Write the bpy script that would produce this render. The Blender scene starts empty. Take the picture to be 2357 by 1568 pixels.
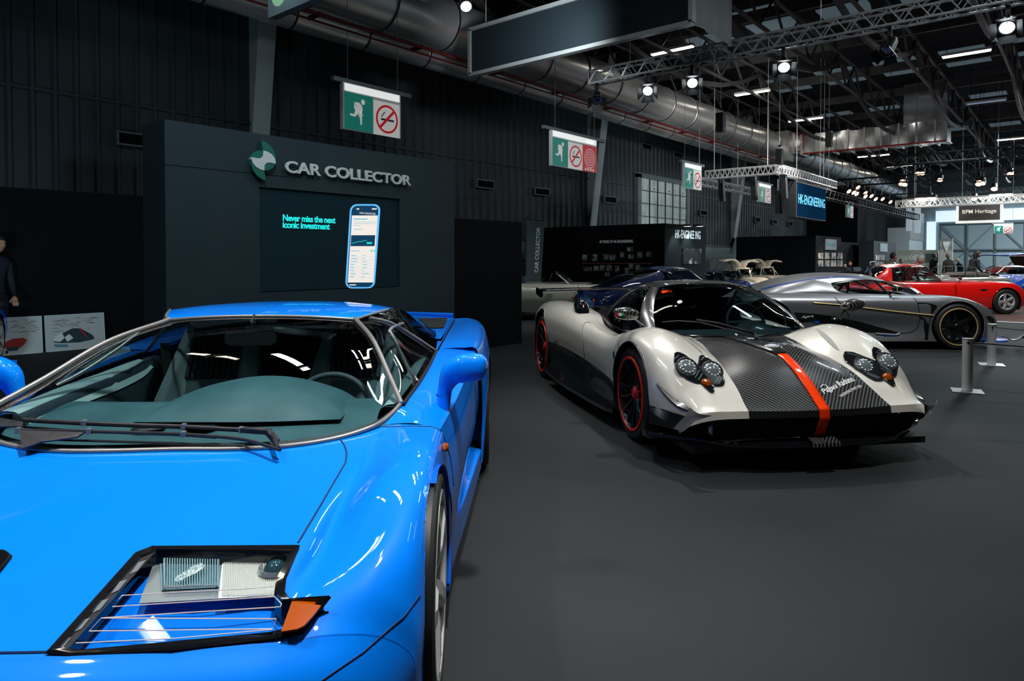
import bpy, bmesh, math, random
import numpy as np
from mathutils import Vector, Matrix
C = bpy.context.scene.collection
SC = bpy.context.scene
random.seed(7)
R = math.radians
PI = math.pi

# ---------------------------------------------------------------- camera
F, CX, PY, HC = 1571.0, 1178.5, 629.0, 1.30
PITCH, YAW = R(1.2), R(40.0)          # world X = hall axis, Y = towards the long wall
cam = bpy.data.objects.new('camera', bpy.data.cameras.new('camera'))
C.objects.link(cam)
cam.data.sensor_width = 36.0
cam.data.lens = F / 2357 * 36.0
cam.data.shift_y = -(784 - PY) / 2357
cam.location = (0, 0, HC)
cam.rotation_euler = (R(90) - PITCH, 0, YAW - R(90))
cam.data.clip_end = 300
SC.camera = cam

# ---------------------------------------------------------------- world, exposure
w = bpy.data.worlds.new('world'); SC.world = w; w.use_nodes = True
w.node_tree.nodes['Background'].inputs[0].default_value = (.12, .42, .60, 1)
w.node_tree.nodes['Background'].inputs[1].default_value = .020
SC.view_settings.view_transform = 'Standard'
SC.view_settings.look = 'None'
SC.view_settings.exposure = 0.0
SC.view_settings.gamma = 1
SC.view_settings.use_curve_mapping = False

# ---------------------------------------------------------------- pixel rays -> points (measuring aid)
fw = (math.cos(YAW), math.sin(YAW)); rt = (math.sin(YAW), -math.cos(YAW))
def ray(px, py):
    a = (px - CX) / F; b = -(py - PY) / F
    c, s = math.cos(PITCH), math.sin(PITCH)
    return (a, c + b * s, -s + b * c)
def U(px, py, ax, v):
    a, f, u = ray(px, py)
    d = (rt[0]*a + fw[0]*f, rt[1]*a + fw[1]*f, u); o = (0, 0, HC); i = 'xyz'.index(ax)
    t = (v - o[i]) / d[i]
    return Vector((o[0] + t*d[0], o[1] + t*d[1], o[2] + t*d[2]))
def rd(r, d, z=0): return Vector((rt[0]*r + fw[0]*d, rt[1]*r + fw[1]*d, z))

# ---------------------------------------------------------------- area lights and spots, some added as fills
def area(name, loc, rot, size, power, col=(1, 1, 1), sy=None):
    l = bpy.data.lights.new(name, 'AREA'); l.energy = power; l.color = col
    l.size = size
    if sy: l.shape = 'RECTANGLE'; l.size_y = sy
    o = bpy.data.objects.new(name, l); C.objects.link(o); o.location = loc; o.rotation_euler = rot
    return o
def spot(name, loc, target, power, col=(1, 1, 1), ang=50, rad=.08, blend=.6):
    l = bpy.data.lights.new(name, 'SPOT'); l.energy = power; l.color = col
    l.spot_size = R(ang); l.spot_blend = blend; l.shadow_soft_size = rad
    o = bpy.data.objects.new(name, l); C.objects.link(o); o.location = loc
    o.rotation_euler = (Vector(target) - Vector(loc)).to_track_quat('-Z', 'Y').to_euler()
    return o

for i, (x, y, p_) in enumerate(((2.6, 4.4, 42), (5.5, 4.2, 42), (9.0, 0.5, 60), (15, 1.0, 95), (21, 1.0, 140), (28, 0, 300), (37, 1, 800), (46, 2, 1200), (55, 2, 1100))):
    area('hall_lamp', (x, y, 6.6), (0, 0, 0), .25, p_, (.80, .95, 1.0), 1.4)  # overhead hall lamps; the farthest were added to brighten the background
for (x, y, z, tx, ty, p_, an) in ((1.4, 1.0, 5.2, .9, 1.9, 1150, 60), (-.8, 3.2, 5.4, 1.0, 2.4, 420, 60), (3.6, .2, 5.3, 4.3, 1.7, 560, 60), (6.6, 3.4, 5.3, 4.6, 2.0, 460, 60),
        (5.2, 5.6, 5.2, 6.4, 2.6, 420, 60), (9.6, .2, 5.4, 11.0, 2.0, 620, 62), (12.5, 4.2, 5.4, 11.5, 2.2, 260, 62), (16.5, 0.5, 5.5, 18.5, 2.4, 900, 66), (13.0, 5.6, 5.6, 12.3, 8.0, 800, 66), (21, 6.0, 5.5, 23, 8.0, 1100, 60), (24, 2.5, 6, 26, 4.5, 1700, 75), (20, 7.5, 5.5, 18.5, 7.0, 500, 75), (30, 6, 5.5, 24, 6.5, 900, 70)):
    spot('car_light', (x, y, z), (tx, ty, .4), p_, (1.0, .97, .93), an, .14, .8)  # spots aimed at the cars; several added only to brighten them
spot('wall_light', (1.6, 3.0, 5.6), (3.4, 6.6, 2.0), 330, (.7, .92, 1.0), 62, .1, .9)  # added to brighten the slate wall and its lettering
spot('wall_light', (-1.0, 6.2, .4), (1.5, 13.0, 2.2), 360, (.6, .9, 1.0), 90, .3, 1.0)
spot('duct_fill', (8.5, 6.4, 4.9), (14.5, 10.5, 6.2), 420, (.85, .95, 1.0), 90, .25, 1.0)  # duct spots are added fills without a fixture, to brighten the metal
spot('duct_fill', (17.5, 6.0, 4.9), (25, 10.5, 6.2), 620, (1.0, .95, .88), 90, .25, 1.0)
spot('duct_fill', (4.0, 7.2, 5.0), (6.5, 10.5, 6.3), 70, (.8, .95, 1.0), 90, .25, 1.0)
spot('wall_light', (17.0, 5.0, .4), (22, 13.2, 2.5), 520, (.7, .92, 1.0), 100, .3, 1.0)
# ---------------------------------------------------------------- materials
def mat(name, col, rough=.5, metal=0, coat=0, emit=None, es=0, trans=0, ior=1.45, alpha=1, spec=.5):
    m = bpy.data.materials.new(name); m.use_nodes = True
    b = m.node_tree.nodes['Principled BSDF']
    b.inputs['Base Color'].default_value = (*col, 1)
    b.inputs['Roughness'].default_value = rough
    b.inputs['Metallic'].default_value = metal
    b.inputs['Coat Weight'].default_value = coat
    b.inputs['Coat Roughness'].default_value = .03
    b.inputs['Transmission Weight'].default_value = trans
    b.inputs['IOR'].default_value = ior
    b.inputs['Specular IOR Level'].default_value = spec
    b.inputs['Alpha'].default_value = alpha
    if emit:
        b.inputs['Emission Color'].default_value = (*emit, 1)
        b.inputs['Emission Strength'].default_value = es
    return m
def nodes(m):
    nt = m.node_tree; return nt, nt.nodes, nt.links, nt.nodes['Principled BSDF']
def noise_color(m, c1, c2, scale, detail=3, stretch=None, lo=.35, hi=.65, bump=0, bscale=None):
    nt, N, L, b = nodes(m)
    tc = N.new('ShaderNodeTexCoord'); mp = N.new('ShaderNodeMapping'); L.new(tc.outputs['Object'], mp.inputs[0])
    if stretch: mp.inputs['Scale'].default_value = stretch
    n = N.new('ShaderNodeTexNoise'); n.inputs['Scale'].default_value = scale; n.inputs['Detail'].default_value = detail
    L.new(mp.outputs[0], n.inputs['Vector'])
    r = N.new('ShaderNodeValToRGB'); r.color_ramp.elements[0].position = lo; r.color_ramp.elements[1].position = hi
    r.color_ramp.elements[0].color = (*c1, 1); r.color_ramp.elements[1].color = (*c2, 1)
    L.new(n.outputs[0], r.inputs[0]); L.new(r.outputs[0], b.inputs['Base Color'])
    if bump:
        n2 = N.new('ShaderNodeTexNoise'); n2.inputs['Scale'].default_value = bscale or scale * 4
        L.new(mp.outputs[0], n2.inputs['Vector'])
        bp = N.new('ShaderNodeBump'); bp.inputs['Strength'].default_value = bump
        L.new(n2.outputs[0], bp.inputs['Height']); L.new(bp.outputs[0], b.inputs['Normal'])
    return m
def glass(name, tint, coat_r=.0, refl=.10, dens=.75):
    # thin tinted glass: see-through tint mixed with a clear mirror-like skin
    m = bpy.data.materials.new(name); m.use_nodes = True
    nt = m.node_tree; N, L = nt.nodes, nt.links
    N.remove(N['Principled BSDF'])
    out = N['Material Output']
    tr = N.new('ShaderNodeBsdfTransparent'); tr.inputs[0].default_value = (*tint, 1)
    gl = N.new('ShaderNodeBsdfGlossy'); gl.inputs['Roughness'].default_value = coat_r
    lw = N.new('ShaderNodeLayerWeight'); lw.inputs['Blend'].default_value = .5
    pw = N.new('ShaderNodeMath'); pw.operation = 'POWER'; pw.inputs[1].default_value = 4.5; L.new(lw.outputs['Facing'], pw.inputs[0])
    fr = N.new('ShaderNodeMath'); fr.operation = 'MULTIPLY_ADD'; fr.inputs[1].default_value = .9; fr.inputs[2].default_value = .05; L.new(pw.outputs[0], fr.inputs[0])
    mx = N.new('ShaderNodeMixShader')
    L.new(fr.outputs[0], mx.inputs[0]); L.new(tr.outputs[0], mx.inputs[1]); L.new(gl.outputs[0], mx.inputs[2])
    L.new(mx.outputs[0], out.inputs[0])
    return m

def carbon(name, scale=26, dark=(.006, .007, .008), light=(.045, .047, .05), rough=.25, wave=None):
    m = mat(name, dark, rough, 0, 1.0)
    nt, N, L, b = nodes(m)
    tc = N.new('ShaderNodeTexCoord'); wv = N.new('ShaderNodeTexWave')
    wv.wave_type = 'BANDS'; wv.bands_direction = 'DIAGONAL'
    wv.inputs['Scale'].default_value = scale; wv.inputs['Distortion'].default_value = .3
    mp = N.new('ShaderNodeMapping'); mp.inputs['Scale'].default_value = wave or (1, 1, .2)
    ab = N.new('ShaderNodeVectorMath'); ab.operation = 'ABSOLUTE'
    L.new(tc.outputs['Object'], ab.inputs[0]); L.new(ab.outputs[0], mp.inputs[0]); L.new(mp.outputs[0], wv.inputs['Vector'])
    r = N.new('ShaderNodeValToRGB'); r.color_ramp.elements[0].position = .45; r.color_ramp.elements[1].position = .75
    r.color_ramp.elements[0].color = (*dark, 1); r.color_ramp.elements[1].color = (*light, 1)
    L.new(wv.outputs[0], r.inputs[0]); L.new(r.outputs[0], b.inputs['Base Color'])
    return m

M = {}
M['blue_paint'] = mat('blue_paint', (.0, .22, 1.0), .45, 0, 1.0, spec=.08)
M['blue_dark_paint'] = mat('blue_dark_paint', (.001, .016, .085), .45, 0, 1.0, spec=.2)
M['blue_deep'] = mat('blue_deep', (.0, .12, .85), .5, 0, 1.0, spec=.1)
M['pearl'] = mat('pearl', (.70, .68, .62), .35, .15, 1.0)
M['silver_green'] = mat('silver_green', (.42, .43, .37), .35, .3, 1.0)
M['matte_grey'] = mat('matte_grey', (.27, .28, .30), .42, .75, .15)
M['red_paint'] = mat('red_paint', (.75, .008, .006), .25, 0, 1.0)
M['silver_paint'] = mat('silver_paint', (.62, .54, .47), .35, .2, 1.0)
M['cream_paint'] = mat('cream_paint', (.80, .66, .50), .35, 0, 1.0)
M['orange'] = mat('orange', (1.0, .05, .0), .4, 0, .6, spec=.05)
M['black_gloss'] = mat('black_gloss', (.006, .007, .009), .12, 0, 1.0)
M['black'] = mat('black', (.006, .007, .009), .5)
M['black_matte'] = mat('black_matte', (.004, .005, .006), .9, spec=.1)
M['rubber'] = mat('rubber', (.014, .015, .017), .6)
M['carbon'] = carbon('carbon', 26, light=(.10, .10, .105))
M['carbon_plain'] = carbon('carbon_plain', 60, light=(.03, .031, .034))
M['chrome'] = mat('chrome', (.75, .76, .78), .08, 1)
M['trim_grey'] = mat('trim_grey', (.30, .29, .29), .35, .6)
M['alloy'] = mat('alloy', (.60, .61, .61), .32, .35, .6)
M['alloy_black'] = mat('alloy_black', (.012, .013, .016), .25, .5, .8)
M['aluminium'] = noise_color(mat('aluminium', (.6, .6, .6), .38, .55), (.50, .51, .52), (.72, .73, .74), 3, stretch=(1, 1, 8))
M['leather'] = noise_color(mat('leather', (.10, .20, .22), .5), (.030, .082, .095), (.045, .11, .125), 6, bump=.1, bscale=400)
M['leather_light'] = noise_color(mat('leather_light', (.3, .4, .4), .5), (.26, .36, .37), (.34, .43, .43), 6, bump=.1, bscale=300)
M['leather_dark'] = mat('leather_dark', (.016, .03, .04), .6)
M['windscreen'] = glass('windscreen', (.80, .94, .96))
M['side_glass'] = glass('side_glass', (.38, .50, .52))
M['clear_glass'] = glass('clear_glass', (.85, .9, .92))
M['smoke_glass'] = glass('smoke_glass', (.22, .27, .30))
M['lens_amber'] = mat('lens_amber', (.38, .065, .0), .2, 0, 1.0, spec=.1)
M['post_steel'] = mat('post_steel', (.72, .73, .74), .35, .3)
M['white_plastic'] = mat('white_plastic', (.75, .76, .76), .45)
M['white'] = mat('white', (.8, .8, .8), .5)
M['red'] = mat('red', (.55, .012, .018), .5)
M['gold'] = mat('gold', (.72, .52, .22), .4, .3)
M['plastic_black'] = noise_color(mat('plastic_black', (.012, .013, .018), .45), (.010, .011, .014), (.022, .022, .030), 30)

# ---------------------------------------------------------------- object helpers
def link(o, parent=None):
    C.objects.link(o)
    if parent: o.parent = parent
    return o
def tag(o, label=None, cat=None, group=None, kind=None):
    if label: o['label'] = label
    if cat: o['category'] = cat
    if group: o['group'] = group
    if kind: o['kind'] = kind
    return o
def thing(name, label, cat, loc=(0, 0, 0), rz=0, group=None):
    o = bpy.data.objects.new(name, None); C.objects.link(o); o.location = loc; o.rotation_euler = (0, 0, rz)
    o.empty_display_size = .1
    return tag(o, label, cat, group)
def mesh_obj(name, V, Fc, m, parent=None, smooth=35, thick=0):
    me = bpy.data.meshes.new(name)
    me.from_pydata([tuple(v) for v in V], [], [tuple(f) for f in Fc]); me.validate(); me.update()
    ms = m if isinstance(m, (list, tuple)) else [m]
    for q in ms: me.materials.append(q)
    o = bpy.data.objects.new(name, me)
    if smooth is not None: shade(me, smooth)
    link(o, parent)
    if thick:
        s = o.modifiers.new('solid', 'SOLIDIFY'); s.thickness = thick; s.offset = -1
    return o
def shade(me, ang):
    bm = bmesh.new(); bm.from_mesh(me)
    for f in bm.faces: f.smooth = True
    for e in bm.edges:
        e.smooth = not (len(e.link_faces) == 2 and e.calc_face_angle(0) > R(ang))
    bm.to_mesh(me); bm.free()
class MB:
    """collects boxes, bars, tubes, grids as one mesh"""
    def __init__(s): s.V = []; s.F = []; s.mi = []
    def add(s, V, Fc, mi=0):
        n = len(s.V); s.V += [tuple(v) for v in V]; s.F += [tuple(i + n for i in f) for f in Fc]; s.mi += [mi] * len(Fc); return s
    def box(s, a, b, mi=0):
        (x0, y0, z0), (x1, y1, z1) = a, b
        x0, x1 = min(x0, x1), max(x0, x1); y0, y1 = min(y0, y1), max(y0, y1); z0, z1 = min(z0, z1), max(z0, z1)
        V = [(x0,y0,z0),(x1,y0,z0),(x1,y1,z0),(x0,y1,z0),(x0,y0,z1),(x1,y0,z1),(x1,y1,z1),(x0,y1,z1)]
        return s.add(V, [(0,3,2,1),(4,5,6,7),(0,1,5,4),(1,2,6,5),(2,3,7,6),(3,0,4,7)], mi)
    def bar(s, p, q, w, h=None, mi=0, up=(0, 0, 1)):
        p, q = Vector(p), Vector(q); h = h or w; d = (q - p).normalized(); up = Vector(up)
        if abs(d.dot(up)) > .98: up = Vector((1, 0, 0))
        x = d.cross(up).normalized(); y = x.cross(d)
        V = []
        for c in (p, q):
            for sx, sy in ((-1,-1),(1,-1),(1,1),(-1,1)): V.append(c + x*sx*w/2 + y*sy*h/2)
        return s.add(V, [(0,3,2,1),(4,5,6,7),(0,1,5,4),(1,2,6,5),(2,3,7,6),(3,0,4,7)], mi)
    def tube(s, pts, r, n=10, closed=False, caps=True, mi=0):
        pts = [Vector(p) for p in pts]; k = len(pts)
        rs = r if isinstance(r, (list, tuple)) else [r] * k
        base = len(s.V); rings = []
        t0 = (pts[1] - pts[0]).normalized(); up = Vector((0, 0, 1)) if abs(t0.z) < .9 else Vector((1, 0, 0))
        x = t0.cross(up).normalized()
        for i, p in enumerate(pts):
            if closed: t = pts[(i+1) % k] - pts[i-1]
            else: t = pts[min(i+1, k-1)] - pts[max(i-1, 0)]
            t = t.normalized(); x = (x - t * x.dot(t))
            x = x.normalized() if x.length > 1e-6 else t.orthogonal().normalized()
            y = t.cross(x)
            rings.append([p + (x*math.cos(2*PI*j/n) + y*math.sin(2*PI*j/n)) * rs[i] for j in range(n)])
        V = [v for rg in rings for v in rg]; Fc = []
        for i in range(k if closed else k - 1):
            a, b = i*n, ((i+1) % k)*n
            for j in range(n): Fc.append((a+j, a+(j+1) % n, b+(j+1) % n, b+j))
        if caps and not closed:
            Fc.append(tuple(range(n))[::-1]); Fc.append(tuple((k-1)*n + j for j in range(n)))
        return s.add(V, Fc, mi)
    def cyl(s, p, q, r, n=16, r2=None, mi=0):
        return s.tube([p, q], [r, r if r2 is None else r2], n, mi=mi)
    def lathe(s, prof, n=32, axis='z', o=(0, 0, 0), closed=False, mi=0):
        V = []; k = len(prof); ox, oy, oz = o
        for r, h in prof:
            for j in range(n):
                a = 2*PI*j/n; c, q = r*math.cos(a), r*math.sin(a)
                V.append((ox+c, oy+q, oz+h) if axis == 'z' else (ox+c, oy+h, oz+q) if axis == 'y' else (ox+h, oy+c, oz+q))
        Fc = []
        for i in range(k if closed else k - 1):
            a, b = i*n, ((i+1) % k)*n
            for j in range(n): Fc.append((a+j, a+(j+1) % n, b+(j+1) % n, b+j))
        return s.add(V, Fc, mi)
    def grid(s, G, mi=0, flip=False, wrap=False):
        G = np.asarray(G); r, c = G.shape[:2]
        Fc = []
        for i in range(r-1):
            for j in range(c if wrap else c-1):
                jj = (j+1) % c
                f = (i*c+j, i*c+jj, (i+1)*c+jj, (i+1)*c+j); Fc.append(f[::-1] if flip else f)
        return s.add(G.reshape(-1, 3), Fc, mi)
    def poly(s, pts, mi=0): return s.add(pts, [tuple(range(len(pts)))], mi)
    def prism(s, pts, d, mi=0):
        d = Vector(d); n = len(pts); P = [Vector(p) for p in pts]
        V = P + [p + d for p in P]
        Fc = [tuple(range(n)), tuple(range(2*n-1, n-1, -1))] + [(i, i+n, (i+1) % n + n, (i+1) % n) for i in range(n)]
        return s.add(V, Fc, mi)
    def build(s, name, m, parent=None, smooth=35, thick=0, recalc=False):
        o = mesh_obj(name, s.V, s.F, m, parent, None, thick)
        if len(o.data.polygons) == len(s.mi): o.data.polygons.foreach_set('material_index', s.mi)
        if recalc:
            bm = bmesh.new(); bm.from_mesh(o.data); bmesh.ops.remove_doubles(bm, verts=bm.verts, dist=1e-5)
            bmesh.ops.recalc_face_normals(bm, faces=bm.faces); bm.to_mesh(o.data); bm.free()
        if smooth is not None: shade(o.data, smooth)
        return o
def copy_tree(o, parent=None):
    c = o.copy(); C.objects.link(c); c.parent = parent
    for ch in o.children: copy_tree(ch, c)
    return c
def xform(o, Mx):
    o.data.transform(Mx); return o
def text_mesh(name, s, size, m, parent, origin, xdir, ydir, depth=.004, bold=0, align='LEFT', sx=1, spacing=1, shear=0):
    """lettering as a thin solid on the plane spanned by xdir, ydir"""
    cu = bpy.data.curves.new(name, 'FONT'); cu.body = s; cu.size = size; cu.extrude = depth; cu.offset = bold
    cu.align_x = align; cu.space_character = spacing; cu.shear = shear; cu.resolution_u = 4
    t = bpy.data.objects.new('tmp', cu); C.objects.link(t)
    dg = bpy.context.evaluated_depsgraph_get(); dg.update()
    me = bpy.data.meshes.new_from_object(t.evaluated_get(dg))
    bpy.data.objects.remove(t)
    X = Vector(xdir).normalized(); Y = Vector(ydir).normalized(); Z = X.cross(Y)
    Mx = Matrix((( X.x*sx, Y.x, Z.x, origin[0]), (X.y*sx, Y.y, Z.y, origin[1]), (X.z*sx, Y.z, Z.z, origin[2]), (0, 0, 0, 1)))
    me.transform(Mx); me.materials.clear(); me.materials.append(m); me.name = name
    o = bpy.data.objects.new(name, me); return link(o, parent)

# ---------------------------------------------------------------- curves and surfaces
def crv(P, n, breaks=()):
    """smooth curve through points, n samples per span set, straight breaks kept sharp"""
    P = np.asarray(P, float); out = []
    cuts = [0] + [b if b >= 0 else len(P)+b for b in breaks] + [len(P)-1]
    t_all = np.linspace(0, len(P)-1, n)
    for t in t_all:
        k = max(i for i in range(len(cuts)-1) if cuts[i] <= t + 1e-9); a, b = cuts[k], cuts[k+1]
        i = min(int(t), b-1); i = max(i, a); u = t - i
        p1, p2 = P[i], P[i+1]
        p0 = P[i-1] if i-1 >= a else p1 + (p1-p2)
        p3 = P[i+2] if i+2 <= b else p2 + (p2-p1)
        out.append(.5*((2*p1) + (-p0+p2)*u + (2*p0-5*p1+4*p2-p3)*u*u + (-p0+3*p1-3*p2+p3)*u**3))
    return np.array(out)
def surf(net, nu, nv, bu=(), bv=()):
    """net rows x cols x 3 -> dense nu x nv grid, breaks keep a crease at that row / col"""
    net = np.asarray(net, float)
    A = np.stack([crv(net[:, j], nu, bu) for j in range(net.shape[1])], 1)
    return np.stack([crv(A[i], nv, bv) for i in range(nu)], 0)
def arc_pts(P, n):
    """polyline resampled evenly by length"""
    P = np.asarray(P, float); d = np.r_[0, np.cumsum(np.linalg.norm(np.diff(P, axis=0), axis=1))]
    t = np.linspace(0, d[-1], n); return np.stack([np.interp(t, d, P[:, k]) for k in range(P.shape[1])], 1)
def coons(top, bot, left, right, nu, nv, bulge=(0, 0, 0)):
    """patch from four boundary curves: top/bot run left->right, left/right run top->bottom"""
    T, B, L_, R_ = arc_pts(top, nv), arc_pts(bot, nv), arc_pts(left, nu), arc_pts(right, nu)
    G = np.zeros((nu, nv, 3)); bu = np.asarray(bulge, float)
    for i in range(nu):
        v = i/(nu-1)
        for j in range(nv):
            u = j/(nv-1)
            G[i, j] = (1-v)*T[j] + v*B[j] + (1-u)*L_[i] + u*R_[i] - ((1-u)*(1-v)*T[0] + u*(1-v)*T[-1] + (1-u)*v*B[0] + u*v*B[-1]) \
                + bu*16*u*(1-u)*v*(1-v)
    return G
def mirror_y(G): G = np.array(G, float); G[..., 1] *= -1; return G

# ================================================================ SETTING
M['floor'] = noise_color(mat('floor', (.03, .032, .036), .75, spec=.3), (.011, .0145, .017), (.022, .0245, .027), .55, detail=6, lo=.3, hi=.72, bump=.25, bscale=220)
M['floor_scuff'] = noise_color(mat('floor_scuff', (.05, .05, .05), .75), (.016, .018, .020), (.040, .039, .037), 2.2, detail=5, stretch=(.35, 2.4, 1), lo=.5, hi=.8)
M['carpet_brown'] = mat('carpet_brown', (.085, .040, .034), .9)
M['carpet_line'] = mat('carpet_line', (.55, .58, .58), .7)
M['cladding'] = noise_color(mat('cladding', (.06, .075, .085), .55, .2), (.036, .048, .057), (.060, .072, .082), .4, detail=3)
M['cladding_low'] = mat('cladding_low', (.20, .25, .27), .6)
M['steel_grey'] = mat('steel_grey', (.15, .18, .20), .5, .2)
M['roof_dark'] = mat('roof_dark', (.022, .027, .033), .9, spec=.1)
M['roof_steel'] = mat('roof_steel', (.085, .088, .092), .55, .3)
M['booth_black'] = mat('booth_black', (.0035, .005, .007), .8, spec=.15)
M['booth_slate'] = noise_color(mat('booth_slate', (.06, .08, .095), .55, spec=.3), (.026, .046, .057), (.033, .052, .063), 1.2)
M['lamp_on'] = mat('lamp_on', (.9, .9, .9), .5, emit=(1.0, .93, .80), es=16)
M['lamp_cool'] = mat('lamp_cool', (.9, .9, .9), .5, emit=(.85, .95, 1.0), es=12)
M['lamp_warm'] = mat('lamp_warm', (.9, .7, .5), .5, emit=(1.0, .52, .28), es=6)
M['sky_glow'] = mat('sky_glow', (.5, .7, .8), .5, emit=(.10, .50, .85), es=1.3)

def struct(name, mb, m, smooth=None):
    o = mb.build(name, m, None, smooth); o['kind'] = 'structure'; return o
WY = 13.2       # long wall
XE = 62.0       # far end wall
ZR = 8.3        # roof deck
s = MB(); s.box((-14, -16, -.2), (XE, WY, 0)); struct('floor', s, M['floor'])
s = MB(); s.box((-14, -16, ZR), (XE, WY, ZR+.2)); struct('ceiling', s, M['roof_dark'])
# corrugated long wall above a plain dado
prof = []; x = -14.0
while x < XE:
    prof += [(x, 0), (x+.20, 0), (x+.235, .045), (x+.285, .045)]; x += .32
s = MB(); V = []
for (x, dy) in prof: V += [(x, WY-dy, 1.95), (x, WY-dy, ZR)]
s.add(V, [(2*i, 2*i+1, 2*i+3, 2*i+2) for i in range(len(prof)-1)])
s.box((-14, WY+.01, 0), (XE, WY+.2, ZR)); s.box((-14, WY-.05, 1.85), (XE, WY, 1.95)); s.box((-14, WY-.055, 4.05), (XE, WY-.03, 4.10))
struct('wall_left', s, M['cladding'])
s = MB(); s.box((-14, WY-.03, 0), (XE, WY, 1.85)); struct('baseboard_left', s, M['cladding_low'])
s = MB(); s.box((-14.2, -16, 0), (-14, WY, ZR)); struct('wall_back', s, M['cladding'])
s = MB(); s.box((-14, -16.2, 0), (XE, -16, ZR)); struct('wall_right', s, M['cladding'])
s = MB(); s.box((XE, -16, 0), (XE+.2, WY, ZR)); struct('wall_end', s, mat('end_wall', (.30, .38, .42), .7))
# far end: hangar door of braced panels, with a strip of daylight above
s = MB()
for k in range(9):
    y0 = 8.6 - k*1.75
    s.box((XE-.25, y0-.05, 0), (XE-.05, y0+.05, 4.0))
    if k < 8:
        a, b = (y0, y0-1.75) if k % 2 else (y0-1.75, y0)
        s.bar((XE-.2, a, 2.0), (XE-.2, b, 4.0), .06); s.bar((XE-.2, b, 0), (XE-.2, a, 2.0), .06)
for z in (.05, 2.0, 4.0): s.box((XE-.25, -6, z-.05), (XE-.05, 8.7, z+.05))
struct('door_1', s, M['steel_grey'])
s = MB(); s.box((XE-.3, -8, 4.15), (XE-.1, 8.9, 5.0)); s.box((XE-.3, 8.9, 1.6), (XE-.1, 9.5, 4.2))
struct('window_2', s, mat('daylight_strip', (.8, .85, .9), .5, emit=(.62, .78, .95), es=.9))
# wall returns at the far end of the long wall (dark annex and pale annex block)
s = MB(); s.box((44, 10.3, 0), (58, WY, 5.6)); struct('wall_annex', s, M['booth_black'])
s = MB(); s.box((52, 9.0, 1.1), (57, 10.3, 3.4)); s.box((52, 9.0, 0), (57, 10.3, 1.1)); struct('wall_pale_annex', s, mat('pale_block', (.34, .37, .39), .7))
# reddish aisle carpet and white edging behind the barrier
s = MB(); s.box((17.2, -6, .004), (34, 3.2, .012)); struct('trim_1', s, M['carpet_brown'])
s = MB(); s.box((17.05, -6, .004), (17.2, 3.2, .016)); struct('trim_2', s, M['carpet_line'])
# high window with drawn blind in the long wall
f = MB(); f.box((23.0, WY-.16, 2.5), (23.28, WY-.02, 4.55)); f.box((27.2, WY-.16, 2.5), (27.45, WY-.02, 4.55)); f.box((23.0, WY-.16, 4.42), (27.45, WY-.02, 4.6)); f.box((23.0, WY-.16, 2.4), (27.45, WY-.02, 2.5))
wn = f.build('window_1', M['steel_grey'], None, None); wn['kind'] = 'structure'
g = MB(); V = []
for i in range(61):
    x = 23.28 + 3.92*i/60; V.append([(x, WY-.07-.025*math.sin(i*1.3)-.01*math.sin(z*9+i), z) for z in np.linspace(2.5, 4.42, 12)])
b_ = g.grid(V).build('blind', noise_color(mat('blind', (.5, .55, .55), .6, emit=(.5, .62, .62), es=.18), (.28, .34, .34), (.62, .68, .66), 1.2, stretch=(3, 1, .6)), wn)
g = MB()
for i in range(1, 6): g.bar((23.28+3.92*i/6, WY-.14, 2.5), (23.28+3.92*i/6, WY-.14, 4.42), .035)
for z in (2.95, 3.45, 3.95): g.bar((23.28, WY-.14, z), (27.2, WY-.14, z), .025)
g.build('window_bar', M['black'], wn, None)
# leaning portal columns standing in front of the long wall
for i, x in enumerate((7.35, 19.8, 32.3, 44.5)):
    s = MB()
    yb, yt = WY-.22, WY-1.0
    s.add([(x-.19, yb, 2.3), (x+.19, yb, 2.3), (x+.19, yt, ZR), (x-.19, yt, ZR), (x-.19, yb+.03, 2.3), (x+.19, yb+.03, 2.3), (x+.19, yt+.03, ZR), (x-.19, yt+.03, ZR)],
          [(0,1,2,3),(7,6,5,4),(0,4,5,1),(1,5,6,2),(2,6,7,3),(3,7,4,0)])
    s.add([(x-.02, yb, 2.3), (x-.02, yt, ZR), (x-.02, WY, ZR), (x-.02, WY, 1.6), (x+.02, yb, 2.3), (x+.02, yt, ZR), (x+.02, WY, ZR), (x+.02, WY, 1.6)],
          [(0,1,2,3),(7,6,5,4),(0,3,7,4)])
    s.bar((x, WY-.02, 1.55), (x, yb, 2.32), .3, .04, up=(1, 0, 0))
    for z in (3.0, 3.9, 5.0): s.box((x-.09, yb-.16*(z-2.3)/1.6-.03, z), (x-.05, yb-.16*(z-2.3)/1.6+.02, z+.05))
    o = s.build('steel_column', mat('column_paint', (.42, .47, .50), .5) if i == 0 else bpy.data.materials['column_paint'], None, None)
    tag(o, ['pale leaning steel column behind the slate stand wall', 'pale leaning steel column left of the high window', 'pale leaning steel column between the high window and the blue screen', 'leaning steel column farthest along the long wall'][i], 'column', 'steel columns along the wall')
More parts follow.
